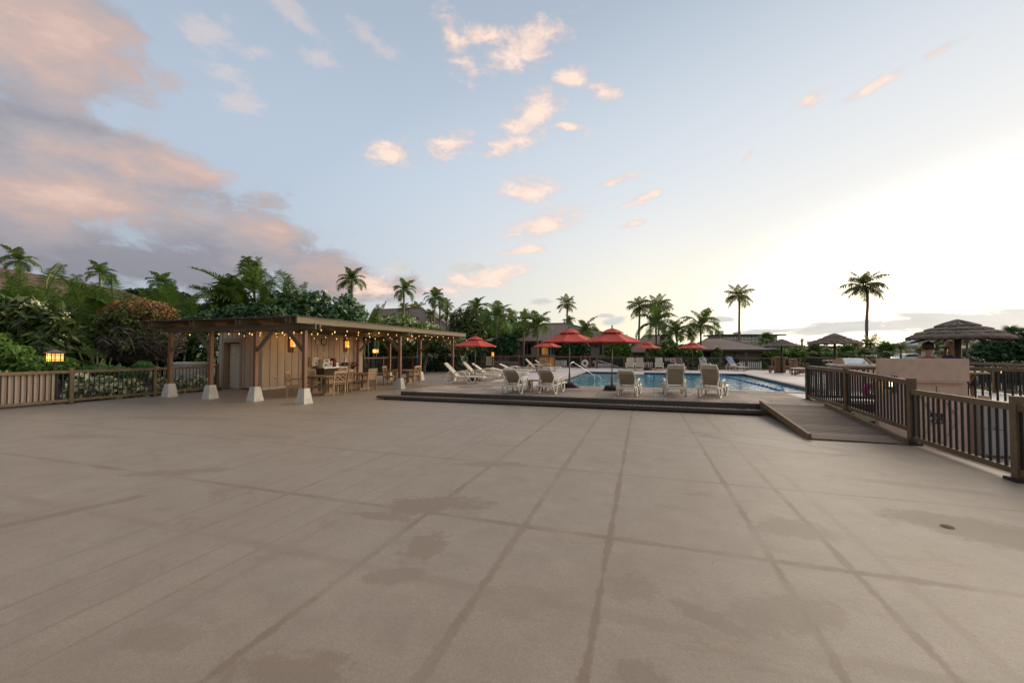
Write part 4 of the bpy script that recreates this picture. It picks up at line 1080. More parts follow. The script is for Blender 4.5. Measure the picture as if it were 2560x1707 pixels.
# ================================================================== LOUNGERS
def lounger(label, ang=48.0, sling='sling', arms=True, group='cream plastic sun loungers round the pool'):
    """head towards -x, foot towards +x; origin on the floor at the middle"""
    t = thing('sun_lounger', (0, 0, 0), label, 'sun lounger', group)
    P = M['plastic']; hw = .268
    for sy in (-1, 1):
        y = sy * hw
        MB().tube([(-.93, y, .30), (-.4, y, .31), (.35, y, .315), (.80, y, .31), (.96, y, .27)], [.026, .028, .028, .028, .02], 8).build('side_rail', P, t, smooth=True)
        for x0, s in ((-.62, 1), (.34, 1)):
            mb = MB(); mb.tube([(x0 - .20, y, .30), (x0 - .17, y * 1.06, .16), (x0 - .08, y * 1.10, .035), (x0 + .14, y * 1.10, .03), (x0 + .23, y * 1.06, .16), (x0 + .27, y, .30)], [.032, .030, .026, .026, .030, .032], 8)
            mb.build('leg', P, t, smooth=True)
        if arms:
            MB().tube([(-.42, y * 1.08, .30), (-.38, y * 1.12, .46), (-.28, y * 1.14, .53), (.02, y * 1.14, .53), (.13, y * 1.12, .48), (.17, y * 1.08, .31)], [.024, .026, .03, .03, .026, .024], 8).build('armrest', P, t, smooth=True)
    mb = MB()
    for x in (-.93, -.30, .93): mb.box((x, 0, .295), (.07, hw * 2, .035))
    mb.build('cross_bar', P, t)
    mb = MB(); mb.box((.32, 0, .335), (1.22, hw * 2 - .06, .012)); mb.build('seat_sling', M[sling], t)
    # reclining back hinged at x=-.28
    a = R(ang); L = .80
    def bp(s, y, o=0): return (-.28 - math.cos(a) * s + math.sin(a) * o, y, .33 + math.sin(a) * s + math.cos(a) * o)
    bk = MB()
    for sy in (-1, 1): bk.tube([bp(0, sy * (hw - .04)), bp(L * .8, sy * (hw - .02)), bp(L, sy * (hw - .05))], [.026, .026, .024], 8)
    bk.tube([bp(L, -hw + .04), bp(L + .015, 0), bp(L, hw - .04)], .026, 8)
    back = bk.build('back_frame', P, t, smooth=True)
    mb = MB(); y1 = hw - .05
    mb.add([bp(.02, -y1, .022), bp(.02, y1, .022), bp(L, y1, .022), bp(L, -y1, .022)], [(0, 1, 2, 3)]); mb.build('back_sling', M[sling], t)
    sl = MB(); ns = 8
    for i in range(ns):
        s0, s1 = L * i / ns * .95 + .03, L * (i + .86) / ns * .95 + .03
        sl.add([bp(s0, -y1, .008), bp(s0, y1, .008), bp((s0 + s1) / 2, y1, -.012), bp((s0 + s1) / 2, -y1, -.012), bp(s1, y1, .006), bp(s1, -y1, .006)], [(0, 3, 2, 1), (3, 5, 4, 2)])
    sl.build('rear_slats', M['sling_back'] if sling == 'sling' else M[sling], back)
    mb = MB(); mb.add([bp(L - .13, -y1, -.02), bp(L - .13, y1, -.02), bp(L + .03, y1, -.024), bp(L + .03, -y1, -.024), bp(L + .03, y1, .03), bp(L + .03, -y1, .03)], [(0, 3, 2, 1), (3, 5, 4, 2)]); mb.build('head_sleeve', M[sling], back)
    mb = MB()
    for sy in (-1, 1): mb.bar(bp(L * .48, sy * (hw - .015), -.02), (-.80, sy * (hw - .015), .31), .035, .05)
    mb.bar((-.80, -hw, .315), (-.80, hw, .315), .05, .03); mb.build('prop_strut', P, t)
    return t
LN = {}
def place_lounger(x, y, rz, label, ang=48, sling='sling'):
    key = (ang, sling)
    if key not in LN:
        LN[key] = lounger(label, ang, sling); o = LN[key]
    else:
        o = dup(LN[key], label=label)
    o.location = (x, y, DZ); o.rotation_euler = (0, 0, rz)
    return o
def GL(px, py, rz, label, ang=48, sling='sling', dx=0.0):
    p = G(px, py, DZ); return place_lounger(p.x + dx, p.y, rz, label, ang, sling)
PI = math.pi
# heads towards the left, seen from the side
GL(1160, 959, R(8), 'cream sun lounger at the near corner of the tiled deck, raised back towards the pergola', 45)
GL(1202, 952.5, R(8), 'cream sun lounger just behind the corner one, next to the red umbrella pole', 45)
GL(1226, 946.5, R(10), 'cream sun lounger with its lower back behind the red umbrella pole', 34)
GL(1278, 944.5, R(6), 'cream sun lounger nearly flat behind the backs of the near pair', 14)
GL(1291, 937.5, R(4), 'cream sun lounger with half raised back in front of the long tan wall', 24)
GL(1345, 929.8, R(2), 'far cream sun lounger with steep back beside the patterned chair', 45)
GL(1370, 927.5, R(0), 'far cream sun lounger with open arms in front of the lit doorway', 34)
# backs towards the camera
GL(1296, 981, R(88), 'near cream sun lounger seen from behind, beside the small orange table', 38)
GL(1380, 981, R(86), 'near cream sun lounger seen from behind, next to a black umbrella weight', 38)
GL(1574, 987, R(84), 'cream sun lounger from behind with its back lowered, by the umbrella pole', 38)
GL(1684, 987, R(92), 'cream sun lounger from behind standing upright and square to the pool', 56)
GL(1785, 990, R(70), 'cream sun lounger from behind turned towards the lane floats', 57)
# across the pool, facing us
for px, rz, lb, sl in ((1574.5, -90, 'pale lounger across the pool, first of the pair by the white handrail', 'sling'), (1598.5, -90, 'pale lounger across the pool beside the little orange table', 'sling'),
                       (1648, -90, 'pale lounger across the pool between the orange table and the warning signs', 'sling'), (1700, -84, 'dark taupe lounger across the pool to the right of the warning signs', 'sling_grey')):
    GL(px, 925.0, R(rz), lb, 48, sl)
L1 = GL(1765, 925.5, R(-78), 'pale lounger across the pool with a twisted blue towel on it', 48)
L2 = GL(1842, 926.5, R(-62), 'pale lounger across the pool with a blue striped towel over its back', 48)
def towel(lo, label, wd, twist):
    a = R(48); t = thing('striped_towel', lo.location.copy(), label, 'towel', None, lo.rotation_euler.z)
    n_ = 9
    for i in range(n_):
        mb = MB(); vs = []
        y0, y1 = -wd / 2 + wd * i / n_, -wd / 2 + wd * (i + 1) / n_
        for j in range(8):
            s = .30 + .62 * j / 7
            sq = 1.0 if not twist else .55 + .45 * math.sin(j * 1.3 + 1)
            o_ = .045 + (.02 * math.sin(i * 1.4 + j * (1.5 if twist else .5)))
            for y in (y0, y1):
                yy = y * sq + (twist * .10 * math.sin(j * 1.1))
                vs.append((-.28 - math.cos(a) * s + math.sin(a) * o_, yy, .33 + math.sin(a) * s + math.cos(a) * o_))
        for j in (6, 4, 2):
            pass
        # folded down behind the head end
        for j in range(4):
            for y in (y0, y1):
                s = .92 - .14 * j
                vs.append((-.28 - math.cos(a) * s - math.sin(a) * .05, y, .33 + math.sin(a) * s - math.cos(a) * .05))
        mb.add(vs, [(2 * j, 2 * j + 1, 2 * j + 3, 2 * j + 2) for j in range(11)])
        mb.build('blue_stripe' if i % 2 == 0 else 'white_stripe', M['towelblue'] if i % 2 == 0 else M['towelwhite'], t, smooth=True)
towel(L1, 'twisted blue and white towel thrown over a lounger across the pool', .40, 1)
towel(L2, 'blue and white striped towel hanging straight over a lounger', .50, 0)

# small orange timber tables
def side_table(p, label, s=.46, h=.42):
    t = thing('side_table', p, label, 'side table', 'low orange timber side tables')
    for i in range(5): MB().box((0, -s / 2 + s / 5 * (i + .5), h - .015), (s, s / 5 - .01, .03)).build('top_slat', M['teak2'], t)
    for sx in (-1, 1):
        for sy in (-1, 1): MB().box((sx * (s / 2 - .04), sy * (s / 2 - .04), h / 2 - .02), (.06, .06, h - .03)).build('leg', M['teak2'], t)
        MB().box((sx * (s / 2 - .04), 0, h - .06), (.04, s - .1, .06)).build('apron', M['teak2'], t)
side_table(G(1339, 979, DZ), 'small orange timber table between the two near loungers')
side_table(G(1349, 930, DZ), 'small orange timber table in front of the far pair of loungers')
side_table(G(1623, 924.5, DZ), 'small orange timber table across the pool between pale loungers')
side_table(G(1932, 931, DZ), 'small orange stool on the pool side of the reed bar table', .40, .42)
side_table(G(1969, 931, DZ), 'small orange stool between the reed bar table and the lattice chair', .48, .42)

# ================================================================== RED UMBRELLAS
def umbrella(label):
    t = thing('market_umbrella', (0, 0, 0), label, 'umbrella', 'red canvas umbrellas round the pool')
    MB().tube([(0, 0, .1), (0, 0, 2.31)], .021, 10).build('pole', M['pole'], t, smooth=True)
    MB().lathe([(.03, 0), (.045, .05), (.045, .35), (.035, .45), (.035, .47), (.03, .5)], 12, (0, 0, .10)).build('base_sleeve', M['pole'], t, smooth=True)
    ro = 1.12; zr = 1.80; zt = 2.25; n_ = 8
    me = MB(); vs = []; K = 6
    for k in range(K + 1):
        u = k / K; r_ = .30 + (ro - .30) * u; z = zt - .13 - (zt - .13 - zr) * (u ** 0.96)
        for j in range(5):
            q = (j - 2) / 2; a = math.pi / n_ * q
            rr = r_ * math.cos(math.pi / n_) / math.cos(a)
            sag = -.035 * (1 - q * q) * u * (1 if k < K else .4)
            vs.append((rr * math.cos(a), rr * math.sin(a), z + sag))
    fs = [(k * 5 + j, k * 5 + j + 1, (k + 1) * 5 + j + 1, (k + 1) * 5 + j) for k in range(K) for j in range(4)]
    me.add(vs, fs)
    o = len(me.v); last = vs[-5:]
    me.add(last + [(x * .995, y * .995, z - .045) for x, y, z in last], [(j, j + 1, j + 6, j + 5) for j in range(4)])
    pm = me.mesh('canopy_panel', True)
    vent = MB(); vs = []
    for (r_, z, sg) in ((.03, zt + .04, 0), (.22, zt - .02, .0), (.44, zt - .145, -.05)):
        for j in range(5):
            q = (j - 2) / 2; a = math.pi / n_ * q; rr = r_ * math.cos(math.pi / n_) / math.cos(a)
            vs.append((rr * math.cos(a), rr * math.sin(a), z + (-sg if abs(q) < .1 else 0) * -.6 + (.03 * (1 - q * q) if sg else 0)))
    vent.add(vs, [(k * 5 + j, k * 5 + j + 1, (k + 1) * 5 + j + 1, (k + 1) * 5 + j) for k in range(2) for j in range(4)])
    vm = vent.mesh('vent_flap', True)
    rib = MB().bar((.04, 0, zt - .12), (ro - .02, 0, zr + .0), .018, .022).mesh('rib')
    strut = MB().bar((.03, 0, 1.72), (.58, 0, zr + .26), .014, .018).mesh('strut')
    for k in range(n_):
        put(pm, 'canopy_panel', M['red'], t, rz=2 * math.pi * k / n_)
        put(vm, 'vent_flap', M['red'], t, rz=2 * math.pi * k / n_)
        rb = put(rib, 'rib', M['pole'], t, rz=2 * math.pi * (k + .5) / n_)
        put(strut, 'strut', M['pole'], rb)
    MB().lathe([(0, .10), (.03, .085), (.035, .055), (.018, .03), (.02, 0), (.05, -.01)], 10, (0, 0, zt + .05)).build('finial', M['pole'], t, smooth=True)
    MB().lathe([(.03, 0), (.05, .01), (.05, .06), (.03, .07)], 10, (0, 0, 1.69)).build('runner', M['pole'], t)
    # weights: a board and a slumped black bag
    MB().box((0, 0, .04), (.62, .56, .045)).build('base_board', M['board'], t)
    for sx in (-.27, .27): MB().box((sx, 0, .01), (.06, .5, .02)).build('skid', M['board'], t)
    MB().torus((0, 0, .125), .20, .085, 'z', 22, 10).build('weight_bag', M['blackbag'], t, smooth=True)
    return t
UB = umbrella('red umbrella with slumped black weight bag, the nearer of the two beside the shallow end')
def place_umb(px, py, label, first=False, s=1.0, rz=0.0, top_py=None):
    o = UB if first else dup(UB, label=label)
    o['label'] = label; p = G(px, py, DZ); o.location = p; o.rotation_euler = (R(rng.uniform(-.6, .6)), R(rng.uniform(-.6, .6)), rz); o.scale = (s, s, s)
    return o
place_umb(1530, 977, 'largest red umbrella in the middle, its bag on a brown board by the pool', True, 1.0, R(5))
place_umb(1424, 970, 'red umbrella partly behind the largest one, pole rising beside the pool rail', s=1.02, rz=R(22))
place_umb(1187, 953, 'red umbrella over the side-on loungers next to the pergola', s=.95, rz=R(14))
place_umb(1367, 927.5, 'small distant red umbrella half hidden behind the big pair', s=1.0, rz=R(18))
place_umb(1619, 925.5, 'distant red umbrella across the pool above the orange table', s=.96, rz=R(3))
place_umb(1732, 925.0, 'distant red umbrella across the pool in front of a palm trunk', s=.96, rz=R(15))

# ================================================================== DINING FURNITURE
def chair(label, back='lattice', group='teak dining armchairs under the pergola'):
    """faces +x"""
    t = thing('dining_chair', (0, 0, 0), label, 'chair', group); W = M['teak']
    for sx, sy in ((.22, .24), (.22, -.24)): MB().box((sx, sy, .32), (.045, .045, .64)).build('leg', W, t)
    for sy in (.24, -.24): MB().bar((-.24, sy, 0), (-.24, sy, .42), .045, .045, (0, 1, 0)).bar((-.24, sy, .42), (-.31, sy, .92), .045, .045, (0, 1, 0)).build('leg', W, t)
    for i in range(5): MB().box((-.20 + .105 * i, 0, .43), (.09, .46, .02)).build('seat_slat', W, t)
    for sy in (.25, -.25):
        MB().box((0, sy, .655), (.52, .06, .028)).build('armrest', W, t)
        MB().box((0, sy, .39), (.44, .025, .07)).build('apron', W, t)
    MB().box((.22, 0, .39), (.025, .46, .07)).build('apron', W, t)
    def bpt(y, z): return (-.24 - .07 * (z - .42) / .5, y, z)
    mb = MB(); mb.bar(bpt(-.25, .895), bpt(.25, .895), .035, .075); mb.bar(bpt(-.24, .93), bpt(.24, .93), .03, .03); mb.build('top_rail', W, t)
    MB().bar(bpt(-.23, .52), bpt(.23, .52), .03, .045).build('lower_rail', W, t)
    if back == 'lattice':
        for (a, b2) in (((-.22, .53), (.22, .86)), ((.22, .53), (-.22, .86)), ((-.22, .70), (0, .86)), ((.22, .70), (0, .86)), ((-.22, .70), (0, .53)), ((.22, .70), (0, .53))):
            MB().bar(bpt(*a), bpt(*b2), .022, .032, (1, 0, 0)).build('lattice_bar', W, t)
    else:
        for i in range(5): MB().bar(bpt(-.22, .575 + .062 * i), bpt(.22, .575 + .062 * i), .018, .05).build('back_slat', W, t)
    return t
CH = chair('teak armchair with lattice back'); CS = chair('teak armchair with level slats', 'slats')
used = {'l': False, 's': False}
def place_chair(p, rz, label, kind='l', s=1.0, group=None):
    src = CH if kind == 'l' else CS
    o = src if not used[kind] else dup(src)
    used[kind] = True
    o['label'] = label; o.location = p; o.rotation_euler = (0, 0, rz); o.scale = (s, s, s)
    if group: o['group'] = group
    return o
def at(x, y, z=0): return Vector((x, y, z))
c1 = G(740, 992); place_chair(c1, R(30), 'teak lattice armchair standing alone near the corner post footing')
c2 = G(839, 987); place_chair(c2, R(165), 'teak lattice armchair nearest the step, drawn up to the first dining table')
place_chair(G(858, 981.5), R(200), 'teak armchair at the far right corner of the first dining table')
place_chair(G(782, 980), R(-20), 'teak armchair between the first dining table and the tan wall')
place_chair(G(919, 974), R(172), 'teak armchair with level back slats at the second dining table', 's')
place_chair(G(868, 972), R(10), 'teak armchair hidden between the first and second dining tables', 's')
place_chair(G(975, 961), R(12), 'teak armchair on the near side of the third dining table by the white footing')
place_chair(G(1033, 958.5), R(172), 'teak armchair on the far side of the third dining table')
place_chair(G(1992, 934, DZ), R(-70), 'teak lattice armchair by the low white topped table past the pool', s=1.05, group='teak dining armchairs under the pergola')
place_chair(G(1362, 928, DZ), R(-40), 'lattice chair draped with spotted cloth between the far loungers')
p = G(1362, 928, DZ)
t = thing('spotted_towel', (p.x, p.y, DZ), 'brown spotted towel over the chair between the far loungers', 'towel', rz=R(-40))
MB().box((-.32, 0, .78), (.03, .44, .42)).build('cloth', M['leopard'], t)
def table(p, rz, label, lx=1.5, ly=.9, h=.73):
    t = thing('dining_table', p, label, 'table', 'teak trestle tables under the pergola', rz)
    for i in range(7): MB().box((0, -ly / 2 + ly / 7 * (i + .5), h - .015), (lx, ly / 7 - .006, .03)).build('top_slat', M['teak'], t)
    for sx in (-1, 1):
        x = sx * lx * .32
        MB().box((x, 0, h / 2), (.09, .28, h - .07)).build('pedestal', M['teak'], t)
        MB().box((x, 0, .04), (.10, ly * .78, .07)).build('foot', M['teak'], t)
        MB().box((x, 0, h - .06), (.08, ly * .8, .06)).build('bearer', M['teak'], t)
    MB().box((0, 0, .28), (lx * .64, .05, .09)).build('stretcher', M['teak'], t)
    return t
table(at(*G(806, 985)[:2]), R(0), 'teak table nearest the white corner footing', 1.25, .95)
table(at(*G(891, 972.5)[:2]), R(0), 'teak table against the far end of the tan wall', 1.3, .9)
table(at(*G(1007, 958.5)[:2]), R(0), 'teak table standing by itself in the open bay of the pergola', 1.35, .9)
# reed bar table under the third thatched umbrella
def bar_table(p, label):
    t = thing('reed_bar_table', p, label, 'table')
    me = MB().tube([(0, 0, 0), (0, 0, .98)], .022, 6).mesh('reed')
    r_ = .28
    for k in range(40):
        a = k / 40 * 2 * math.pi; put(me, 'reed', M['bamboo'], t, (r_ * math.cos(a) * 1.05, r_ * math.sin(a) * 1.05, .02))
    MB().lathe([(0, 0), (.27, 0), (.27, .98), (0, .98)], 24, (0, 0, .01)).build('core', M['teak2'], t)
    MB().lathe([(0, 0), (.44, 0), (.45, .02), (.45, .05), (0, .055)], 28, (0, 0, 1.0)).build('top', M['teak2'], t)
TP3 = G(1950, 931.5, DZ); bar_table(TP3, 'round reed sided bar table under the farthest thatched umbrella')
p = G(2003, 938, DZ)
t = thing('low_table', p, 'low slatted table with a pale top beside the ramp balustrade', 'table', rz=R(0))
MB().box((.15, 0, .42), (1.25, .62, .035)).build('top', M['white'], t)
for sx in (-.4, .68):
    for sy in (-.25, .25): MB().box((sx, sy, .2), (.07, .07, .40)).build('leg', M['teak2'], t)
for sy in (-.25, .25): MB().bar((-.36, sy, .08), (.62, sy, .36), .03, .07).bar((.62, sy, .08), (-.36, sy, .36), .028, .07).build('cross_brace', M['teak2'], t)
MB().box((.14, 0, .37), (1.05, .5, .06)).build('apron', M['teak2'], t)

# ================================================================== THATCHED UMBRELLAS
def thatched(p, apex_z, edge_z, rad, label, post_m, post_r, seed=0, cat='thatched umbrella'):
    t = thing('thatched_umbrella', p, label, cat, 'thatched umbrellas past the pool'); r = np.random.default_rng(seed)
    z0 = p.z
    MB().tube([(0, 0, 0), (0, 0, apex_z - z0 - .25)], [post_r, post_r * .94], 12).build('post', post_m, t, smooth=True)
    H = apex_z - edge_z; nt = 4
    fr = [(0.02, .42), (.34, .62), (.54, .82), (.73, 1.0)]
    for i, (u0, u1) in enumerate(fr):
        n_ = 72; vs = []; fs = []
        def zz(u, i=i, u0=u0, u1=u1): return apex_z - z0 - H * (max(u, .001) ** 0.8) + (.055 * min(1, max(0, (u - u0) / (u1 - u0))) if i < nt - 1 else 0.02)
        jit = r.uniform(-.012, .012, n_)
        for k in range(n_):
            a = 2 * math.pi * k / n_; c, s = math.cos(a), math.sin(a)
            for (u, dz) in ((u0, 0.0), ((u0 + u1) / 2, .012 + jit[k]), (u1 * .985, jit[k]), (u1, -.035 + jit[k] * 1.5), (u1 * .97, -.06 + jit[k] * 1.5), (u0, -.09)):
                rr = rad * u + (jit[k] if u > u0 else 0); vs.append((rr * c, rr * s, zz(u) + dz))
        for k in range(n_):
            k2 = (k + 1) % n_
            for j in range(5): fs.append((k * 6 + j, k2 * 6 + j, k2 * 6 + j + 1, k * 6 + j + 1))
        mb = MB(); mb.add(vs, fs)
        # loose straws along and below the lower edge
        for _ in range(240):
            a = r.uniform(0, 2 * math.pi); c, s = math.cos(a), math.sin(a); u = u1
            l0 = rad * (u1 - r.uniform(.05, .28)); l1 = rad * u1 + r.uniform(0, .03); za, zb = zz(l0 / rad) + .012, zz(u1) - r.uniform(.02, .065)
            wv = .007; tx, ty = -s * wv, c * wv
            mb.add([(l0 * c - tx, l0 * s - ty, za), (l0 * c + tx, l0 * s + ty, za), (l1 * c + tx * 2, l1 * s + ty * 2, zb), (l1 * c, l1 * s, zb)], [(0, 1, 2, 3)])
        mb.build('thatch_tier', M['thatch'], t, smooth=False)
    mb = MB()
    for k in range(8):
        a = 2 * math.pi * k / 8; c, s = math.cos(a), math.sin(a)
        mb.bar((.05 * c, .05 * s, apex_z - z0 - .32), (rad * .92 * c, rad * .92 * s, edge_z - z0 - .10), .03, .04)
    mb.build('rafters', M['darkpost'], t)
    return t
def tiki(px, base_py, d, z0, apex_py, edge_py, wpx, label, pm, pr, seed):
    b_ = D(px, 879, d); p = Vector((b_.x, b_.y, z0)); s = M_PER_PX(d)
    return thatched(p, D(px, apex_py, d).z, D(px, edge_py, d).z, wpx * s / 2 * math.cos(math.atan((px - 1280) / FPX)) * 1.03, label, pm, pr, seed)
T1 = tiki(2395, 0, 9.35, DZ, 796, 845, 277, 'largest thatched umbrella, over the two seated women behind the pink wall', M['darkpost'], .062, 1)
T2 = tiki(2087, 0, 18.0, DZ, 832, 859, 139, 'middle thatched umbrella beside the leaning coconut palm trunk', M['darkpost'], .055, 2)
T3 = tiki(1954, 0, 27.0, DZ, 846, 865.5, 94, 'farthest thatched umbrella on a dark green post rising from the reed table', M['greenpost'], .06, 3)
# tables under the first two
for (tk, lb, h_) in ((T1, 'round timber bar table round the post of the largest thatched umbrella', 0.93), (T2, 'round timber table round the post of the middle thatched umbrella', 1.0)):
    t = thing('umbrella_table', tk.location, lb, 'table')
    MB().lathe([(.07, 0), (.47, 0), (.48, .02), (.47, .045), (.07, .045)], 28, (0, 0, h_)).build('top', M['teak'], t)
    for k in range(4):
        a = k * PI / 2 + .4; MB().bar((.1 * math.cos(a), .1 * math.sin(a), h_ - .35), (.30 * math.cos(a), .30 * math.sin(a), h_), .04, .05).build('bracket', M['teak'], t)
p = D(2107, 905, 16.6); p.z = DZ
t = thing('cushioned_bench', p, 'bench back with a rounded cream cushion below the middle thatched umbrella', 'bench', rz=0)
mb = MB(); mb.tube([(-.24, 0, .98), (.24, 0, .98)], .075, 10); mb.box((0, 0, .93), (.5, .10, .12)); mb.build('cushion', M['plastic'], t, smooth=True)
MB().box((0, .02, .62), (.5, .05, .5)).build('back', M['teak'], t); MB().box((0, -.24, .44), (.52, .5, .05)).build('seat', M['teak'], t)
for sx in (-.22, .22):
    for sy in (-.44, 0): MB().box((sx, sy, .21), (.05, .05, .42)).build('leg', M['teak'], t)
# barbecue with stainless hood between timber cheeks
p = D(2131, 905, 15.2); p.z = DZ
t = thing('barbecue', p, 'barbecue island with a steel hood between slanted timber ends', 'barbecue', rz=R(6))
MB().box((0, 0, .46), (1.25, .7, .92)).build('cabinet', M['stucco'], t)
MB().box((0, 0, .94), (1.4, .8, .05)).build('worktop', M['white'], t)
mb = MB(); mb.add([(-.40, -.30, .97), (.40, -.30, .97), (.40, .30, .97), (-.40, .30, .97), (-.34, -.05, 1.18), (.34, -.05, 1.18), (.34, .24, 1.18), (-.34, .24, 1.18)], [(0, 1, 5, 4), (1, 2, 6, 5), (2, 3, 7, 6), (3, 0, 4, 7), (4, 5, 6, 7)]); mb.build('hood', M['steel'], t)
MB().tube([(-.3, -.33, 1.02), (.3, -.33, 1.02)], .014, 8).build('handle', M['chrome'], t)
for sx in (-1, 1):
    mb = MB(); mb.add([(sx * .42, -.34, .97), (sx * .42, .32, .97), (sx * .36, .26, 1.2), (sx * .36, -.07, 1.2), (sx * .55, -.34, .97), (sx * .55, .32, .97), (sx * .40, .26, 1.2), (sx * .40, -.07, 1.2)], [(0, 1, 2, 3), (7, 6, 5, 4), (0, 3, 7, 4), (1, 5, 6, 2), (3, 2, 6, 7), (0, 4, 5, 1)]); mb.build('timber_cheek', M['teak2'], t)
p = D(2161, 909, 14.8)
t = thing('paper_sheet', (p.x, p.y, p.z - .10), 'white upright sheet on a stand beside the barbecue hood', 'sign')
MB().box((0, 0, .10), (.07, .02, .20)).build('sheet', M['towelwhite'], t); MB().box((0, .02, -.45), (.04, .03, .92)).build('stand', M['darkpost'], t)
p = Vector((6.5, 14.12 - .06, 0)); 
t = thing('post_sign', (6.5, 14.05, DZ + 1.03), 'small tan plate with red lines on the end post of the landing rail', 'sign')
MB().box((0, 0, .04), (.10, .02, .11)).build('plate', M['stucco'], t)
for z in (.07, .045, .02): MB().box((0, -.012, z), (.075, .004, .009)).build('red_text_line', M['signred'], t)

# ================================================================== BAR WALL AND WHAT STANDS ROUND IT
BWX0, BWX1, BWY = PY(2198, 900, 10.62).x, PY(2423, 900, 10.62).x, 10.62
t = thing('bar_wall', ((BWX0 + BWX1) / 2, BWY, -.42), 'pink tan rendered bar wall with brace-backed double doors and a black latch', 'wall')
wd = BWX1 - BWX0; ztop = PY(2310, 896.5, BWY).z + .42; zl = PY(2310, 954, BWY).z + .42
MB().box((0, .07, (ztop + zl + .02) / 2), (wd, .14, ztop - zl - .02)).build('upper_wall', M['stucco'], t)
MB().box((0, .13, (zl - .02) / 2), (wd, .14, zl - .02)).build('lower_wall', M['stucco'], t)
MB().box((-.02, .02, zl - .0), (wd - .06, .05, .028)).build('ledge_moulding', M['stucco'], t)
MB().box((-.02, .035, zl + .05), (wd - .10, .03, .02)).build('ledge_moulding', M['stucco'], t)
xl0, xl1 = PY(2290, 1000, BWY).x - (BWX0 + BWX1) / 2, PY(2400, 1000, BWY).x - (BWX0 + BWX1) / 2
xm = (xl0 + xl1) / 2
for sx, xa_, xb_ in ((-1, xl0, xm - .01), (1, xm + .01, xl1)):
    dr = MB().box(((xa_ + xb_) / 2, .045, zl / 2 - .02), (xb_ - xa_, .03, zl - .16)).build('door', M['stucco'], t)
    MB().bar((xa_ + .03, .022, zl - .2), (xb_ - .03, .022, zl * .52), .018, .05, (0, 1, 0)).build('brace', M['stucco'], dr)
    MB().bar((xa_ + .03, .022, .14), (xb_ - .03, .022, zl * .46), .018, .05, (0, 1, 0)).build('brace', M['stucco'], dr)
    MB().box(((xa_ + xb_) / 2, .022, zl * .49), (xb_ - xa_ - .02, .02, .05)).build('middle_rail', M['stucco'], dr)
zc = PY(2345, 1038, BWY).z + .42
MB().box((xm, .02, zc), (.22, .03, .075)).build('latch', M['iron'], t)
for sx in (-.055, .055):
    mb = MB(); mb.torus((xm + sx, .0, zc - .12), .04, .013, 'y', 12, 6); mb.box((xm + sx, .0, zc - .05), (.02, .02, .1)); mb.build('ring_handle', M['iron'], t)
p = PY(2222, 958, BWY - .01)
t = thing('wall_lantern', p, 'lit lantern on a dark plate at the end of the pink bar wall', 'wall lamp')
MB().box((.10, .0, -.02), (.09, .03, .36)).build('back_plate', M['darkpost'], t)
mb = MB(); mb.box((-.02, -.10, .115), (.15, .15, .03)); mb.box((-.02, -.10, -.115), (.12, .12, .02))
for sx in (-.075, .035):
    for sy in (-.155, -.045): mb.box((sx, sy, 0), (.012, .012, .22))
mb.box((.06, -.06, .10), (.10, .03, .03)); mb.build('cage', M['iron'], t)
MB().lathe([(0, -.075), (.028, -.06), (.034, 0), (.022, .05), (0, .085)], 10, (-.02, -.10, 0)).build('lamp', M['flame'], t, smooth=True)
# cabinet, shelf and bench beyond the balustrade
yc = 10.55
xa_, xb_ = PY(2452, 1050, yc).x, PY(2452, 1050, yc).x + .72
t = thing('tall_cabinet', ((xa_ + xb_) / 2, yc + .15, -.42), 'pale grey enamel cabinet with a long handle behind the last balustrade bars', 'cabinet')
hc = PY(2500, 1006, yc).z + .42
MB().box((0, 0, hc / 2 + .03), (xb_ - xa_, .3, hc - .06)).build('body', M['fridge'], t)
MB().box((0, -.165, hc / 2 + .02), (xb_ - xa_ - .012, .03, hc - .1)).build('door', M['fridge'], t)
MB().tube([(-.17, -.18, .58), (-.17, -.22, .60), (-.17, -.22, .98), (-.17, -.18, 1.0)], .012, 8).build('handle', M['steel'], t)
MB().box((-.2, -.183, .565), (.32, .006, .012)).build('seam', M['ink'], t)
t = thing('shelf_unit', (PY(2436, 1000, 10.68).x + .12, 10.83, -.42), 'narrow shelf of brown and white packets between the pink wall and grey cabinet', 'shelf')
for sx in (-.12, .12): MB().box((sx, 0, .60), (.015, .3, 1.20)).build('side', M['stucco'], t)
zz_ = [PY(2440, y, 10.35).z + .42 for y in (1145, 1103, 1075, 1048, 1022)]
for i, (z0_, m_) in enumerate(zip(zz_, ('stucco', 'cream', 'white', 'teak2', 'darkpost', 'white'))):
    MB().box((0, 0, z0_), (.24, .3, .015)).build('shelf_board', M['white'], t)
    MB().box((0, -.02, z0_ + .065), (.2, .24, .11)).build('packet', M[m_], t)
p = D(2165, 1015, 9.0)
t = thing('dark_bench', (5.28, 12.1, -.24), 'dark timber bench in the well behind the ramp balustrade', 'bench')
MB().box((-.05, 0, .62), (.95, .30, .07)).build('seat', M['housedark'], t); MB().box((-.05, -.13, .53), (.95, .04, .14)).build('apron', M['housedark'], t)
for sx in (-.46, .36): MB().box((sx, 0, .29), (.07, .28, .58)).build('leg', M['housedark'], t)
MB().box((-.05, 0, .2), (.8, .04, .06)).build('stretcher', M['housedark'], t)
p = PY(2182, 977, 14.3)
t = thing('pool_ring', (p.x, 14.32, p.z), 'hot pink inflatable ring leaning behind the landing rail', 'pool float')
MB().torus((0, 0, 0), .17, .085, 'y', 26, 12).build('ring', M['pinkvinyl'], t, smooth=True)
MB().torus((.03, -.03, -.05), .16, .07, 'y', 8, 10, R(280), R(350)).build('violet_band', M['violetvinyl'], t, smooth=True)

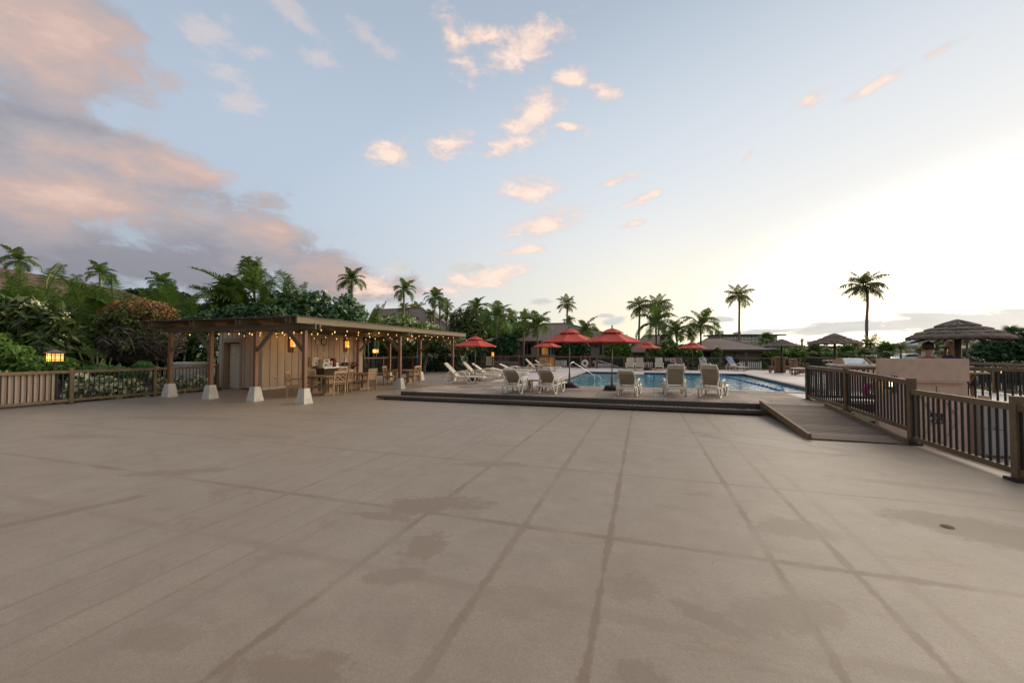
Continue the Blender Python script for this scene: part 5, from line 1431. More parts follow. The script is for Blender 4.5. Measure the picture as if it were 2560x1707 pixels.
# ================================================================== PEOPLE (seated behind the wall)
def person(loc, rz, label, hair_m, top_m, hat=None, raise_hand=False):
    t_me = bpy.data.meshes.new('person')
    J = {'pel': (0, 0, .78, .135), 'sp': (-.02, 0, .98, .125), 'ch': (0, 0, 1.18, .14), 'nk': (.0, 0, 1.33, .055), 'nk2': (.02, 0, 1.40, .052), 'hd': (.035, 0, 1.48, .085), 'hd2': (.03, 0, 1.58, .088), 'hd3': (.02, 0, 1.63, .055),
         'ls': (0, .17, 1.27, .062), 'le': (.05, .24, 1.02, .045), 'lw': (.28, .17, 1.03, .03), 'lh': (.36, .15, 1.05, .034),
         'rs': (0, -.17, 1.27, .062), 're': (.10, -.22, 1.04, .045), 'rw': (.26, -.12, 1.22 if raise_hand else 1.03, .03), 'rh': (.27, -.09, 1.32 if raise_hand else 1.05, .034),
         'lt': (.08, .09, .76, .095), 'lk': (.46, .11, .78, .066), 'la': (.44, .11, .36, .045), 'lf': (.56, .11, .30, .04),
         'rt': (.08, -.09, .76, .095), 'rk': (.46, -.11, .78, .066), 'ra': (.44, -.11, .36, .045), 'rf': (.56, -.11, .30, .04)}
    E = [('pel', 'sp'), ('sp', 'ch'), ('ch', 'nk'), ('nk', 'nk2'), ('nk2', 'hd'), ('hd', 'hd2'), ('hd2', 'hd3'), ('ch', 'ls'), ('ls', 'le'), ('le', 'lw'), ('lw', 'lh'), ('ch', 'rs'), ('rs', 're'), ('re', 'rw'), ('rw', 'rh'),
         ('pel', 'lt'), ('lt', 'lk'), ('lk', 'la'), ('la', 'lf'), ('pel', 'rt'), ('rt', 'rk'), ('rk', 'ra'), ('ra', 'rf')]
    keys = list(J); ix = {k: i for i, k in enumerate(keys)}
    vs = [J[k][:3] for k in keys]; ed = [(ix[a], ix[b2]) for a, b2 in E]
    rad = [J[k][3] for k in keys]
    def finger(root, pts, rr):
        i0 = len(vs); 
        for q, r_ in zip(pts, rr): vs.append(q); rad.append(r_)
        ed.append((root, i0)); [ed.append((i0 + i, i0 + i + 1)) for i in range(len(pts) - 1)]
    for hn, sgn in (('lh', 1), ('rh', -1)):
        h = Vector(J[hn][:3]); wv = Vector(J[hn.replace('h', 'w')][:3]); dd = (h - wv).normalized(); sd_ = Vector((0, 1, 0))
        for k in range(4):
            b0 = h + dd * .03 + sd_ * (.013 * (k - 1.5)); l = (.065, .075, .07, .055)[k]
            finger(ix[hn], [tuple(b0), tuple(b0 + dd * l * .5 - Vector((0, 0, .006))), tuple(b0 + dd * l - Vector((0, 0, .022)))], [.010, .009, .007])
        th0 = h - sd_ * sgn * .03; finger(ix[hn], [tuple(th0), tuple(th0 + dd * .045 - sd_ * sgn * .012)], [.011, .009])
    t_me.from_pydata(vs, ed, [])
    o = bpy.data.objects.new('person', t_me); col.objects.link(o); t_me.materials.append(M['skin'])
    md = o.modifiers.new('skin', 'SKIN'); sk = t_me.skin_vertices[0].data
    for i, r_ in enumerate(rad): sk[i].radius = (r_, r_)
    sk[0].use_root = True
    o.modifiers.new('smooth', 'SUBSURF').levels = 2; o.modifiers['smooth'].render_levels = 2
    tag(o, label, 'person', 'two women sitting behind the pink wall'); o.location = loc; o.rotation_euler = (0, 0, rz)
    # face
    mb = MB()
    for sy in (-.032, .032): mb.lathe([(0, -.009), (.011, 0), (0, .009)], 8, (.113, sy, 1.535))
    mb.build('eyes', M['ink'], o)
    mb = MB(); mb.add([(.105, -.014, 1.495), (.105, .014, 1.495), (.142, 0, 1.50), (.112, 0, 1.55)], [(0, 1, 2), (0, 2, 3), (1, 3, 2)]); mb.build('nose', M['skin'], o)
    MB().box((.113, 0, 1.462), (.014, .045, .012)).build('mouth', M['pinktop'], o)
    mb = MB()
    for sy in (-.088, .088): mb.lathe([(0, -.028), (.014, -.015), (.017, .01), (0, .028)], 8, (.02, sy, 1.52))
    mb.build('ears', M['skin'], o)
    # hair: a cap open at the face
    vs2 = []; fs2 = []; nu, nv = 16, 9
    for i in range(nv + 1):
        ph = math.pi * .72 * i / nv
        for k in range(nu):
            a = R(60) + (2 * math.pi - R(120)) * k / (nu - 1); rr = .112 + .006 * math.sin(k * 3.1)
            vs2.append((.012 + rr * math.sin(ph) * math.cos(a), rr * .98 * math.sin(ph) * math.sin(a), 1.565 + .118 * math.cos(ph)))
    for i in range(nv):
        for k in range(nu - 1): fs2.append((i * nu + k, i * nu + k + 1, (i + 1) * nu + k + 1, (i + 1) * nu + k))
    mb = MB(); mb.add(vs2, fs2)
    if hat: mb.tube([(-.05, .08, 1.52), (-.04, .10, 1.38), (.0, .11, 1.26)], [.035, .04, .02], 8); mb.tube([(-.05, -.08, 1.52), (-.04, -.10, 1.38), (.0, -.11, 1.26)], [.035, .04, .02], 8)
    else: mb.lathe([(0, -.05), (.045, -.03), (.055, 0), (.04, .04), (0, .055)], 10, (-.13, .0, 1.56))
    mb.build('hair', hair_m, o, smooth=True)
    # top
    mb = MB(); prof = [(.150, .76), (.148, .9), (.150, 1.05), (.160, 1.18), (.150, 1.26), (.085, 1.325)]
    n_ = 20; vs3 = []
    for (r_, z) in prof:
        for k in range(n_):
            a = 2 * math.pi * k / n_; vs3.append((-.005 + r_ * .92 * math.cos(a), r_ * 1.18 * math.sin(a), z))
    mb.add(vs3, [(i * n_ + k, i * n_ + (k + 1) % n_, (i + 1) * n_ + (k + 1) % n_, (i + 1) * n_ + k) for i in range(len(prof) - 1) for k in range(n_)])
    if hat:
        for sgn in (1, -1): mb.tube([(0, sgn * .12, 1.28), (.0, sgn * .19, 1.24), (.04, sgn * .235, 1.10)], [.075, .078, .062], 10)
    mb.build('top', top_m, o, smooth=True)
    mb = MB()
    for sgn in (1, -1): mb.tube([(.02, sgn * .09, .76), (.25, sgn * .10, .78), (.47, sgn * .11, .79), (.47, sgn * .11, .60)], [.115, .10, .085, .075], 10)
    mb.build('shorts', M['bluetop'], o, smooth=True)
    if hat:
        mb = MB(); mb.lathe([(.235, -.035), (.18, -.005), (.115, .02), (.11, .09), (.07, .115), (0, .12)], 22, (0, 0, 1.585)); mb.build('sun_hat', hat, o, smooth=True)
    return o
b1 = D(2320, 880, 9.4); b2_ = D(2378, 880, 10.1)
def stool(p, label):
    t = thing('bar_stool', p, label, 'stool', 'bar stools behind the pink wall')
    MB().lathe([(0, 0), (.18, 0), (.19, .02), (.18, .045), (0, .05)], 18, (0, 0, .62)).build('seat', M['teak'], t)
    for k in range(4):
        a = PI / 4 + k * PI / 2; MB().bar((.13 * math.cos(a), .13 * math.sin(a), .62), (.2 * math.cos(a), .2 * math.sin(a), 0), .035, .035).build('leg', M['teak'], t)
    MB().torus((0, 0, .22), .17, .012, 'z', 16, 6).build('foot_ring', M['iron'], t)
hz1 = D(2320, 862, 9.4).z
person((b1.x, b1.y, hz1 - 1.60), R(20) + TH, 'woman with tied dark hair and bare shoulders in a pink top', M['hair_dark'], M['pinktop'], None, True)
person((b2_.x, b2_.y, D(2382, 861, 10.1).z - 1.60), R(255) + TH, 'woman in a straw hat and navy top half hidden by the thatch post', M['hair_brown'], M['bluetop'], M['straw'])
stool((b1.x, b1.y, DZ), 'bar stool under the woman in the pink top')
stool((b2_.x, b2_.y, DZ), 'bar stool under the woman in the straw hat')

# ================================================================== POOL FITTINGS
pA = G(1425, 962, DZ); pB = G(1485, 946, .145); pC = G(1500, 952, .145)
t = thing('pool_handrail', pA, 'polished handrail sloping down into the shallow end of the pool', 'handrail')
A = Vector((0, 0, 0)); Bv = pB - pA
t1 = D(1433, 904.5, (pA.y * math.cos(TH) - pA.x * math.sin(TH)) + .35) - pA
low_ = D(1483, 937, 21.3) - pA; e1_ = D(1496, 938, 21.3) - pA
MB().tube([A, A + Vector((0, 0, t1.z - .16)), A + Vector((.02, .05, t1.z - .05)), t1, t1 + (low_ - t1) * .08 + Vector((0, 0, -.01)), low_, low_ + (e1_ - low_) * .6, e1_ + Vector((.05, 0, -.06)), e1_ + Vector((.12, 0, -.16)), e1_ + Vector((.13, 0, -.42))], .017, 10).build('rail', M['chrome'], t, smooth=True)
MB().tube([low_ + Vector((.06, 0, 0)), low_ + Vector((.06, 0, -.45))], .018, 8).build('support', M['chrome'], t, smooth=True)
MB().lathe([(.022, .03), (.05, .02), (.055, 0)], 12).build('foot_plate', M['chrome'], t)
p = D(1462, 908, 33.5)
t = thing('life_ring', p, 'white life ring hanging on its stand at the back of the pool', 'life ring')
MB().torus((0, 0, 0), .215, .075, 'y', 28, 12).build('ring', M['white'], t, smooth=True)
for k in range(4):
    a = PI / 4 + k * PI / 2; MB().torus((.215 * math.cos(a), 0, .215 * math.sin(a)), .083, .012, 'z', 10, 6).build('band', M['frame'], t)
MB().torus((0, 0, .06), .30, .008, 'y', 16, 5, R(60), R(120)).build('hanging_rope', M['cord'], t)
t = thing('ring_stand', (p.x, p.y + .12, DZ), 'slim stand with an orange box holding up the life ring', 'stand')
MB().box((0, 0, .62), (.06, .05, 1.24)).build('post', M['rail_red'], t); MB().box((-.02, -.05, .20), (.12, .1, .22)).build('orange_box', mat('orange_box', (.6, .28, .03), rough=.5), t); MB().box((.09, -.05, .2), (.06, .05, .3)).build('white_tag', M['white'], t)
t = thing('ramp_handrail', (PY(1482, 900, 36.2).x, 36.2, DZ), 'white double handrail sloping down behind the back fence', 'handrail')
O2 = t.location
def q(px, py): return PY(px, py, 36.2) - O2
mb = MB()
mb.tube([q(1492, 908.5), q(1486, 908), q(1482, 905), q(1483, 902.5), q(1500, 902), q(1549, 918)], .028, 8); mb.tube([q(1492, 908.5), q(1522, 917)], .022, 8); mb.build('rail', M['white'], t, smooth=True)
for px, py in ((1488, 903), (1523, 911)): MB().bar(q(px, py), q(px, py) + Vector((0, 0, -.9)), .05, .05).build('post', M['white'], t)
# lane line of blue floats
pa, pb_ = G(1788, 936.5, .15), G(1958, 981.2, .15)
pa.y = min(pa.y, PY1 - .15); pa.x = 4.62; pb_.x, pb_.y = 5.02, PY0 + .1
t = thing('lane_line', pb_, 'rope of blue floats curving along the right side of the pool', 'lane rope')
fm = MB().lathe([(.02, -.055), (.05, -.042), (.06, 0), (.05, .042), (.02, .055)], 10).mesh('float', True)
N_ = 88; pts = []
for i in range(N_ + 1):
    u = i / N_; pp = (pa - pb_) * u + Vector((.22 * math.sin(u * PI) + .05 * math.sin(u * 9), 0, .0)); pts.append(pp)
MB().tube(pts, .008, 5, False).build('rope', M['cord'], t)
for i in range(N_):
    s_ = (1.2, 1.0, .7, .7)[i % 4]
    put(fm, 'float', M['bluefloat'], t, pts[i], rot=(R(90), 0, 0), sc=s_)
t = thing('float_cluster', (-.25, 26.15, .15), 'pale blue floats bobbing beside the block in the shallow end', 'pool float')
for (x, y, s_) in ((-.52, -.1, .8), (.55, -.15, .8), (.72, -.4, .7)): MB().lathe([(.0, -.09 * s_), (.09 * s_, -.06 * s_), (.12 * s_, 0), (.09 * s_, .06 * s_), (0, .09 * s_)], 12, (x, y, .02)).build('float', M['palefloat'], t, smooth=True)
# signs
p = PY(1225, 902.5, FY - .12)
t = thing('pool_rules_board', p, 'cream pool rules board hung on the far fence near the red umbrella', 'sign')
MB().box((0, 0, 0), (.76, .03, .80)).build('board', M['cream'], t)
MB().box((0, -.02, .30), (.46, .008, .045)).build('heading_line', M['ink'], t)
for i in range(8): MB().box((-.02 + .02 * (i % 3), -.02, .21 - .065 * i), (.60 - .05 * (i % 3), .006, .018)).build('text_line', M['ink'], t)
for px, py, w_, h_, lb in ((1667.5, 898.5, .33, .2, 'smaller white sign with red lettering on the back fence'), (1682, 900.5, .42, .34, 'larger white sign with red lettering on the back fence')):
    p = PY(px, py, FY - .1); t = thing('warning_sign', p, lb, 'sign', 'red lettered signs on the back fence')
    MB().box((0, 0, 0), (w_, .02, h_)).build('plate', M['white'], t)
    for i in range(3): MB().box((0, -.014, h_ * (.28 - .26 * i)), (w_ * (.8 - .1 * (i % 2)), .006, h_ * .14)).build('red_text_line', M['signred'], t)
p = gC + (gD - gC) * .14; p = Vector((p.x + .06, p.y - .10, .95))
t = thing('red_notice', p, 'tall dark red notice with white lines on the cedar gate', 'sign', rz=R(20))
MB().box((0, 0, 0), (.26, .02, .62)).build('plate', M['signred'], t)
for i in range(7): MB().box((0, -.014, .24 - .08 * i), (.18, .006, .022)).build('text_line', M['white'], t)
p0, p1 = D(1044, 846, 23.2), G(1042, 951)
t = thing('rescue_pole', (p1.x, p1.y, 0), 'bright blue pole leaning upright against the pergola end post', 'pole')
MB().tube([(0, 0, .75), D(1042.5, 912, 23.2) - Vector((p1.x, p1.y, 0)), p0 - Vector((p1.x, p1.y, 0))], .02, 8).build('shaft', M['bluepole'], t, smooth=True); MB().tube([(0, 0, 0), (0, 0, .8)], .015, 6).build('handle', M['steel'], t)
# floor drain
p = G(2368, 1316)
t = thing('floor_drain', (p.x, p.y, 0.002), 'round domed floor drain in a brown stain on the terrace', 'drain')
mb = MB(); mb.lathe([(.052, 0), (.052, .004), (.042, .005), (.041, .003)], 24); mb.build('rim', M['rail'], t)
for k in range(5): MB().box((0, -.03 + .015 * k, .005), (.08 - .013 * abs(k - 2), .007, .005)).build('grate_bar', M['rail'], t)
MB().lathe([(0, .0015), (.042, .0015)], 16).build('well', M['iron'], t)

# ================================================================== LANTERNS AND SMALL GARDEN THINGS
def lantern(p, top_z, label, s=1.0):
    t = thing('garden_lantern', p, label, 'lantern', 'amber lanterns on posts in the planting')
    h = top_z - p.z
    MB().box((0, 0, (h - .36 * s) / 2), (.06, .06, h - .36 * s)).build('post', M['iron'], t)
    glow_light(t, (0, -.24 * s, h - .22 * s), 3.0)
    g = MB().box((0, 0, h - .22 * s), (.27 * s, .27 * s, .24 * s)).build('glass', M['lantern'], t)
    MB().lathe([(0, -.06), (.045, -.03), (.05, .02), (0, .06)], 10, (0, -.0, h - .23 * s)).build('lamp', M['flame'], g, smooth=True)
    mb = MB()
    for z in (-.345, -.29, -.16, -.105): mb.box((0, 0, h + z * s), (.285 * s, .285 * s, .015 * s))
    for x in (-.14, -.06, .06, .14):
        for sy in (-.14, .14): mb.box((x * s, sy * s, h - .22 * s), (.016 * s, .016 * s, .25 * s)); mb.box((sy * s, x * s, h - .22 * s), (.016 * s, .016 * s, .25 * s))
    mb.build('cage', M['iron'], t)
    mb = MB(); mb.lathe([(.24 * s, 0), (.245 * s, .02 * s), (.06 * s, .10 * s), (0, .11 * s)], 4, (0, 0, h - .095 * s)); mb.build('roof', M['pole'], t, rz=PI / 4)
p = D(138, 880, 13.2); p.z = -.1
lantern(Vector((p.x, p.y, -.1)), D(138, 875, 13.2).z, 'lit lantern behind the tan panelled fence', 1.08)
p = D(939.5, 880, 29.0); lantern(Vector((p.x, p.y, -.3)), D(939.5, 869.5, 29.0).z, 'lit lantern beyond the red fence under the pergola', 1.05)
p = D(2490.5, 920, 17.5); lantern(Vector((p.x, p.y, -.5)), D(2490.5, 917, 17.5).z + .03, 'lit lantern glowing through the bars right of the pink wall', .9)
p = D(1232, 885, 37.5); t = thing('timber_lamp', (p.x, p.y, -.4), 'orange timber lamp box standing above the far fence near the rules board', 'lantern')
hh_ = D(1232, 880.5, 37.5).z + .4; MB().box((0, 0, hh_ - .18), (.16, .16, .36)).build('lamp_box', M['amber'], t); MB().box((0, 0, hh_ / 2 - .2), (.12, .12, hh_ - .4)).build('post', M['rail_red'], t); MB().box((0, 0, hh_ + .01), (.2, .2, .03)).build('cap', M['teak2'], t)
p = D(480, 915, 18.8)
t = thing('round_planter', (p.x - .0, p.y, -.1), 'pale round concrete planter rim in the dark planting left of the door', 'planter')
zt_ = D(480, 905, 18.8).z + .1
MB().lathe([(.62, 0), (.72, zt_ - .12), (.76, zt_ - .10), (.76, zt_), (.68, zt_), (.66, zt_ - .1)], 28).build('bowl', M['concrete'], t, smooth=False); MB().lathe([(0, zt_ - .08), (.67, zt_ - .08)], 20).build('soil', M['soil'], t)
# tan board wall behind the far fence, with a pale capping, and white utility screens
w0, w1 = PY(1156, 900, 37.0), PY(1300, 900, 37.6)
t = thing('board_wall', (w0.x, 37.0, -1.6), 'long taupe board wall with a pale curved capping behind the far fence', 'wall')
nb_ = 44
bmw = MB().box((0, 0, 1.2), (.145, .04, 2.4)).mesh('board')
for i in range(nb_):
    u = (i + .5) / nb_; x = (w1.x - w0.x) * u; put(bmw, 'board', M['housewall'], t, (x, .5 * u * u, math.sin(u * PI * .9) * .07 - .22))
mb = MB(); mb.tube([((w1.x - w0.x) * u, .5 * u * u, 2.42 + math.sin(u * PI * .9) * .07 - .22) for u in [i / 12 for i in range(13)]], .05, 6); mb.build('capping', M['coping'], t)
def screen(px0, px1, py0, y, label, z0=-1.6):
    a, b2 = PY(px0, py0, y), PY(px1, py0, y); t = thing('slat_screen', (a.x, y, z0), label, 'screen', 'white slatted screens behind the back fence')
    n_ = max(4, int((b2.x - a.x) / .14)); me = MB().box((0, 0, (a.z - z0) / 2), (.115, .03, a.z - z0)).mesh('slat')
    for i in range(n_): put(me, 'slat', M['white'], t, ((b2.x - a.x) * (i + .5) / n_, 0, 0))
    MB().box(((b2.x - a.x) / 2, .04, (a.z - z0) * .8), (b2.x - a.x, .03, .08)).build('rail', M['white'], t)
screen(1384, 1417, 900.5, 37.5, 'white slatted screen behind the back fence near the pool rail')
screen(1494, 1530, 908, 37.8, 'low white slatted screen behind the sloping white handrail')
screen(1600, 1632, 905, 37.6, 'white slatted screen behind the small table across the pool')
screen(1848, 1904, 904.5, 37.6, 'wide white slatted screen below the taupe house wall')

# ================================================================== HOUSES
def hip_roof(mb, x0, x1, y0, y1, ze, zr, rx0, rx1, th=.16):
    ym = (y0 + y1) / 2
    vs = [(x0, y0, ze), (x1, y0, ze), (x1, y1, ze), (x0, y1, ze), (rx0, ym, zr), (rx1, ym, zr)]
    lo = [(x, y, z - th) for x, y, z in vs[:4]]
    mb.add(vs + lo, [(0, 1, 5, 4), (1, 2, 5), (2, 3, 4, 5), (3, 0, 4), (0, 6, 7, 1), (1, 7, 8, 2), (2, 8, 9, 3), (3, 9, 6, 0), (6, 9, 8, 7)])
def house(label, y, px0, px1, eave_py, ridge_py, rpx0, rpx1, depth=9.0, zb=-1.6, over=.9, roofm='shingle', wallm='housewall', wins=(), cat='house'):
    e0, e1 = PY(px0, eave_py, y), PY(px1, eave_py, y)
    ym = y + depth / 2
    r0, r1 = PY(rpx0, ridge_py, ym), PY(rpx1, ridge_py, ym)
    t = thing('house', ((e0.x + e1.x) / 2, ym, zb), label, cat, 'low roofed houses behind the pool'); O_ = t.location
    ze = (e0.z + e1.z) / 2; zr = r0.z
    mb = MB(); hip_roof(mb, e0.x - O_.x, e1.x - O_.x, y - ym, depth / 2, ze - zb, zr - zb, r0.x - O_.x, r1.x - O_.x); mb.build('roof', M[roofm], t)
    # ridge and hip caps
    mb = MB(); mb.bar((r0.x - O_.x, 0, zr - zb + .02), (r1.x - O_.x, 0, zr - zb + .02), .3, .06)
    for (xx_, rx_) in ((e0.x, r0.x), (e1.x, r1.x)): mb.bar((xx_ - O_.x, y - ym, ze - zb + .02), (rx_ - O_.x, 0, zr - zb + .02), .22, .05)
    mb.build('ridge_cap', M[roofm], t)
    MB().box(((e0.x + e1.x) / 2 - O_.x, y - ym - .02, ze - zb - .12), (e1.x - e0.x, .05, .2)).build('gutter', M['housedark'], t)
    wl = ze - zb - .16; x0, x1 = e0.x + over - O_.x, e1.x - over - O_.x; yw = y + over
    MB().box(((x0 + x1) / 2, (depth / 2 + y + over - ym) / 2 - .2, wl / 2), (x1 - x0, depth - 2 * over, wl)).build('wall', M[wallm], t)
    fy = -(depth - 2 * over) / 2 + (depth / 2 + y + over - ym) / 2 - .2
    for (a, b2, c, d_, kind) in wins:
        p0, p1 = PY(a, d_, yw - .2), PY(b2, c, yw - .2)
        w_, h_ = p1.x - p0.x, p1.z - p0.z; cx_, cz_ = (p0.x + p1.x) / 2 - O_.x, (p0.z + p1.z) / 2 - zb
        if kind in ('glass', 'glasslit'):
            f = MB(); 
            for sx in (-w_ / 2, w_ / 2): f.box((cx_ + sx, fy - .03, cz_), (.07, .08, h_))
            for sz in (-h_ / 2, h_ / 2): f.box((cx_, fy - .03, cz_ + sz), (w_, .08, .07))
            f.box((cx_ + w_ * .08, fy - .03, cz_), (.06, .07, h_)); fo = f.build('window', M['frame'], t)
            MB().box((cx_, fy - .015, cz_), (w_ - .05, .02, h_ - .05)).build('pane', M[kind], fo)
            MB().box((cx_ - w_ * .25, fy - .002 - .03, cz_), (w_ * .16, .02, h_ - .1)).build('curtain', M['frame' if kind == 'glass' else 'glasslit'], fo)
        elif kind == 'recess': MB().box((cx_, fy - .012, cz_), (w_, .02, h_)).build('lanai_shade_sheet', M['housedark'], t)  # flat dark sheet painting the shade inside a recess
        elif kind == 'panel': MB().box((cx_, fy - .75, cz_), (w_, .08, h_)).build('balcony_panel', M['housewall'], t)
        elif kind == 'slab': MB().box((cx_, fy - .45, cz_), (w_, .9, h_)).build('balcony_floor', M['housewall'], t)
        elif kind == 'post': MB().box((cx_, fy - .6, cz_), (w_, .15, h_)).build('post', M['rail'], t)
        elif kind == 'batten': MB().box((cx_, fy - .02, cz_), (w_, .05, h_)).build('batten', M['housedark'], t)
        elif kind == 'plaque': MB().box((cx_, fy - .04, cz_), (w_, .06, h_)).build('plaque', M['cream'], t)
    return t
house('two storey taupe house with open lanais and a broad shingle roof behind the far fence', 46.0, 1252, 1592, 851, 809, 1355, 1412, 11.0,
      wins=[(1300, 1330, 858, 887, 'recess'), (1302, 1326, 858, 886, 'glass'), (1330, 1349, 868, 889, 'panel'), (1350, 1392, 858, 888, 'recess'), (1352, 1368, 860, 887, 'glasslit'), (1370, 1390, 860, 887, 'glass'), (1392, 1476, 858, 888, 'recess'),
            (1478, 1498, 869, 889, 'panel'), (1484, 1494, 856, 869, 'glass'), (1499, 1530, 856, 887, 'glass'), (1250, 1560, 888, 892, 'slab'), (1348, 1386, 893, 917, 'glasslit'), (1300, 1346, 893, 917, 'recess'), (1388, 1450, 893, 917, 'recess'), (1480, 1560, 893, 917, 'glass')])
house('taupe house wing with a low shingle roof behind the yellow green plumeria', 44.0, 1573, 1700, 880, 838, 1612, 1672, 10.0, wins=[(1580, 1620, 884, 894, 'panel'), (1576, 1584, 882, 905, 'post')])
house('long low taupe house with shingle roof and board panels at the right of the pool', 45.0, 1722, 1942, 873.5, 845, 1770, 1806, 11.0,
      wins=[(1742, 1812, 877, 905, 'recess'), (1776, 1780, 877, 905, 'post'), (1838, 1840, 877, 895, 'batten'), (1814, 1902, 894.5, 896.5, 'batten'), (1864, 1871, 875, 888, 'plaque'), (1812, 1850, 897, 912, 'recess')])
house('large shingle roofed house with stepped ridge behind the pergola', 56.0, 905, 1150, 832, 774, 935, 1052, 15.0, wins=[(960, 1010, 840, 870, 'glass'), (1040, 1080, 840, 870, 'glass')])
house('lower shingle roof peeping out between the palms beside the tall mixed tree', 62.0, 1100, 1300, 835, 812, 1198, 1290, 12.0, wins=[(1130, 1180, 845, 870, 'glass')])
house('small low roofed cottage in the shade behind the red umbrella near the pergola', 43.0, 1212, 1268, 852, 842, 1240, 1262, 7.0, wins=[(1208, 1232, 866, 890, 'recess')])
# big roof of the house up on the left, its ridge running away from us
def big_roof():
    rA, rB = D(-260, 617, 27.0), D(312, 741, 46.0)
    z = (rA.z + rB.z) / 2
    rA = D(-260, 617, 27.0); rB.z = rA.z = D(0, 673, 33.5).z
    dr = (rB - rA); dr.z = 0; dr.normalize(); nr = Vector((dr.y, -dr.x, 0))
    if nr.dot(Vector((0, 0, 0)) - rA) < 0: nr = -nr
    t = thing('house', (rA + rB) / 2 - Vector((0, 0, z + .1)), 'large house with a long brown shingle roof above the areca palms', 'house', 'low roofed houses behind the pool'); t.location.z = -.1
    O_ = t.location
    eA, eB = rA + nr * 6.5, rB + nr * 6.5 + dr * 3.5; fA, fB = rA - nr * 6.5, rB - nr * 6.5 + dr * 3.5
    ze = rA.z - 3.1
    for q_ in (eA, eB, fA, fB): q_.z = ze
    vs = [eA, eB, rB, rA, fA, fB]; vs = [v_ - O_ for v_ in vs]; vs += [v_ - Vector((0, 0, .16)) for v_ in (vs[0], vs[1], vs[4], vs[5])]
    mb = MB(); mb.add(vs, [(0, 1, 2, 3), (1, 5, 2), (5, 4, 3, 2), (0, 3, 4), (0, 6, 7, 1), (6, 8, 9, 7), (1, 7, 9, 5)]); mb.build('roof', M['shingle_red'], t)
    # courses of shingle standing proud
    for i in range(26):
        u = (i + .5) / 26; a = rA + (eA - rA) * u; b2 = rB + (eB - rB) * u
        MB().bar(a - O_ + Vector((0, 0, .02)), b2 - O_ + Vector((0, 0, .02)), .10, .022).build('shingle_course', M['shingle_red'], t)
    mb = MB(); mb.bar(rA - O_ + Vector((0, 0, .04)), rB - O_ + Vector((0, 0, .04)), .3, .07); mb.build('ridge_cap', M['shingle_red'], t)
    wA, wB = eA - nr * 1.0, eB - nr * 1.0 - dr * 1.0; wC, wD = fB + nr * 1.0 - dr * 1.0, fA + nr * 1.0
    vs = [Vector((v_.x, v_.y, zz)) - O_ for zz in (-.1, ze - .1) for v_ in (wA, wB, wC, wD)]
    MB().add(vs, [(0, 1, 5, 4), (1, 2, 6, 5), (2, 3, 7, 6), (3, 0, 4, 7)]).build('wall', M['housewall'], t)
    for k in range(3):
        c = wA + (wB - wA) * (.35 + .22 * k); f = MB().box((0, 0, 0), (1.6, .08, 1.3)).build('window', M['frame'], t, Vector((c.x, c.y, 2.0)) + nr * .03 - O_, rz=math.atan2(dr.y, dr.x)); MB().box((0, 0, 0), (1.45, .10, 1.15)).build('pane', M['glass'], f)
big_roof()

# far hotel block
def hotel():
    d = 240.0; s = M_PER_PX(d)
    a, b2 = D(1800, 840, d), D(1946, 840, d)
    t = thing('hotel', (a.x, a.y, TERR), 'long pale hotel block with rows of balconies far behind the low houses', 'hotel', rz=math.atan2(b2.y - a.y, b2.x - a.x))
    L = (b2 - a).length; zt = D(1870, 839, d).z - TERR
    nf, nb = 5, 16; fh = 7.0 * s
    MB().box((L / 2, 8, zt / 2), (L, 14, zt)).build('wall', M['hotel'], t)
    MB().box((L / 2 + .5, 7, zt + .4), (L + 6, 18, .8)).build('roof', M['housedark'], t)
    MB().box((L * .06, 5, zt + 1.6), (10 * s, 6, 3.0)).build('lift_tower', M['hotel'], t); MB().box((L * .42, 8, zt + 1.6), (8 * s, 5, 1.6)).build('lift_tower', M['hotel'], t)
    bw = L / nb
    sl = MB().box((L / 2, -.6, 0), (L, .8, .5)).mesh('balcony_slab')
    wn = MB().box((0, .9, 0), (bw * .5, .2, fh * .5)).mesh('window'); dv = MB().box((0, -.3, 0), (.35, .7, fh)).mesh('party_wall')
    for f in range(nf):
        z = zt - fh * (f + 1); put(sl, 'balcony_slab', M['hotel'], t, (0, 0, z))
        for k in range(nb):
            put(wn, 'window', M['glasslit'] if (f, k) in ((1, 5), (2, 5), (0, 8), (2, 12)) else M['glass'] if False else None, t, (bw * (k + .5), 0, z + fh * .42)) if False else put(wn.copy() if (f, k) in ((1, 5), (2, 5), (0, 8)) else wn, 'window', M['glasslit'] if (f, k) in ((1, 5), (2, 5), (0, 8)) else M['hotelglass'], t, (bw * (k + .5), 0, z + fh * .42))
            put(dv, 'party_wall', M['hotel'], t, (bw * k, 0, z + fh * .5))
hotel()
def block(label, d, px0, px1, top, m, wins=(), name='building', dep=1.5, cat='building'):
    a, b2 = D(px0, top, d), D(px1, top, d)
    t = thing(name, (a.x, a.y, TERR), label, cat, rz=math.atan2(b2.y - a.y, b2.x - a.x)); L = (b2 - a).length; H = a.z - TERR
    MB().box((L / 2, dep / 2, H / 2), (L, dep, H)).build('wall', M[m], t)
    MB().box((L / 2, dep / 2, H + .1), (L + .6, dep + .6, .25)).build('roof', M['hotel'], t)
    s = M_PER_PX(d)
    for (p0, p1, q0, q1, k) in wins:
        cx_ = ((p0 + p1) / 2 - px0) * s; cz_ = H - ((q0 + q1) / 2 - top) * s
        f = MB().box((cx_, -.04, cz_), ((p1 - p0) * s, .12, (q1 - q0) * s)).build('window', M['frame'], t); MB().box((cx_, -.11, cz_), ((p1 - p0) * s * .86, .04, (q1 - q0) * s * .84)).build('pane', M[k], f)
    return t
block('tall cream windowless gable end behind the largest thatched umbrella', 95, 2310, 2392, 832, 'creamwall', [(2318, 2322, 850, 858, 'glass')], cat='building')
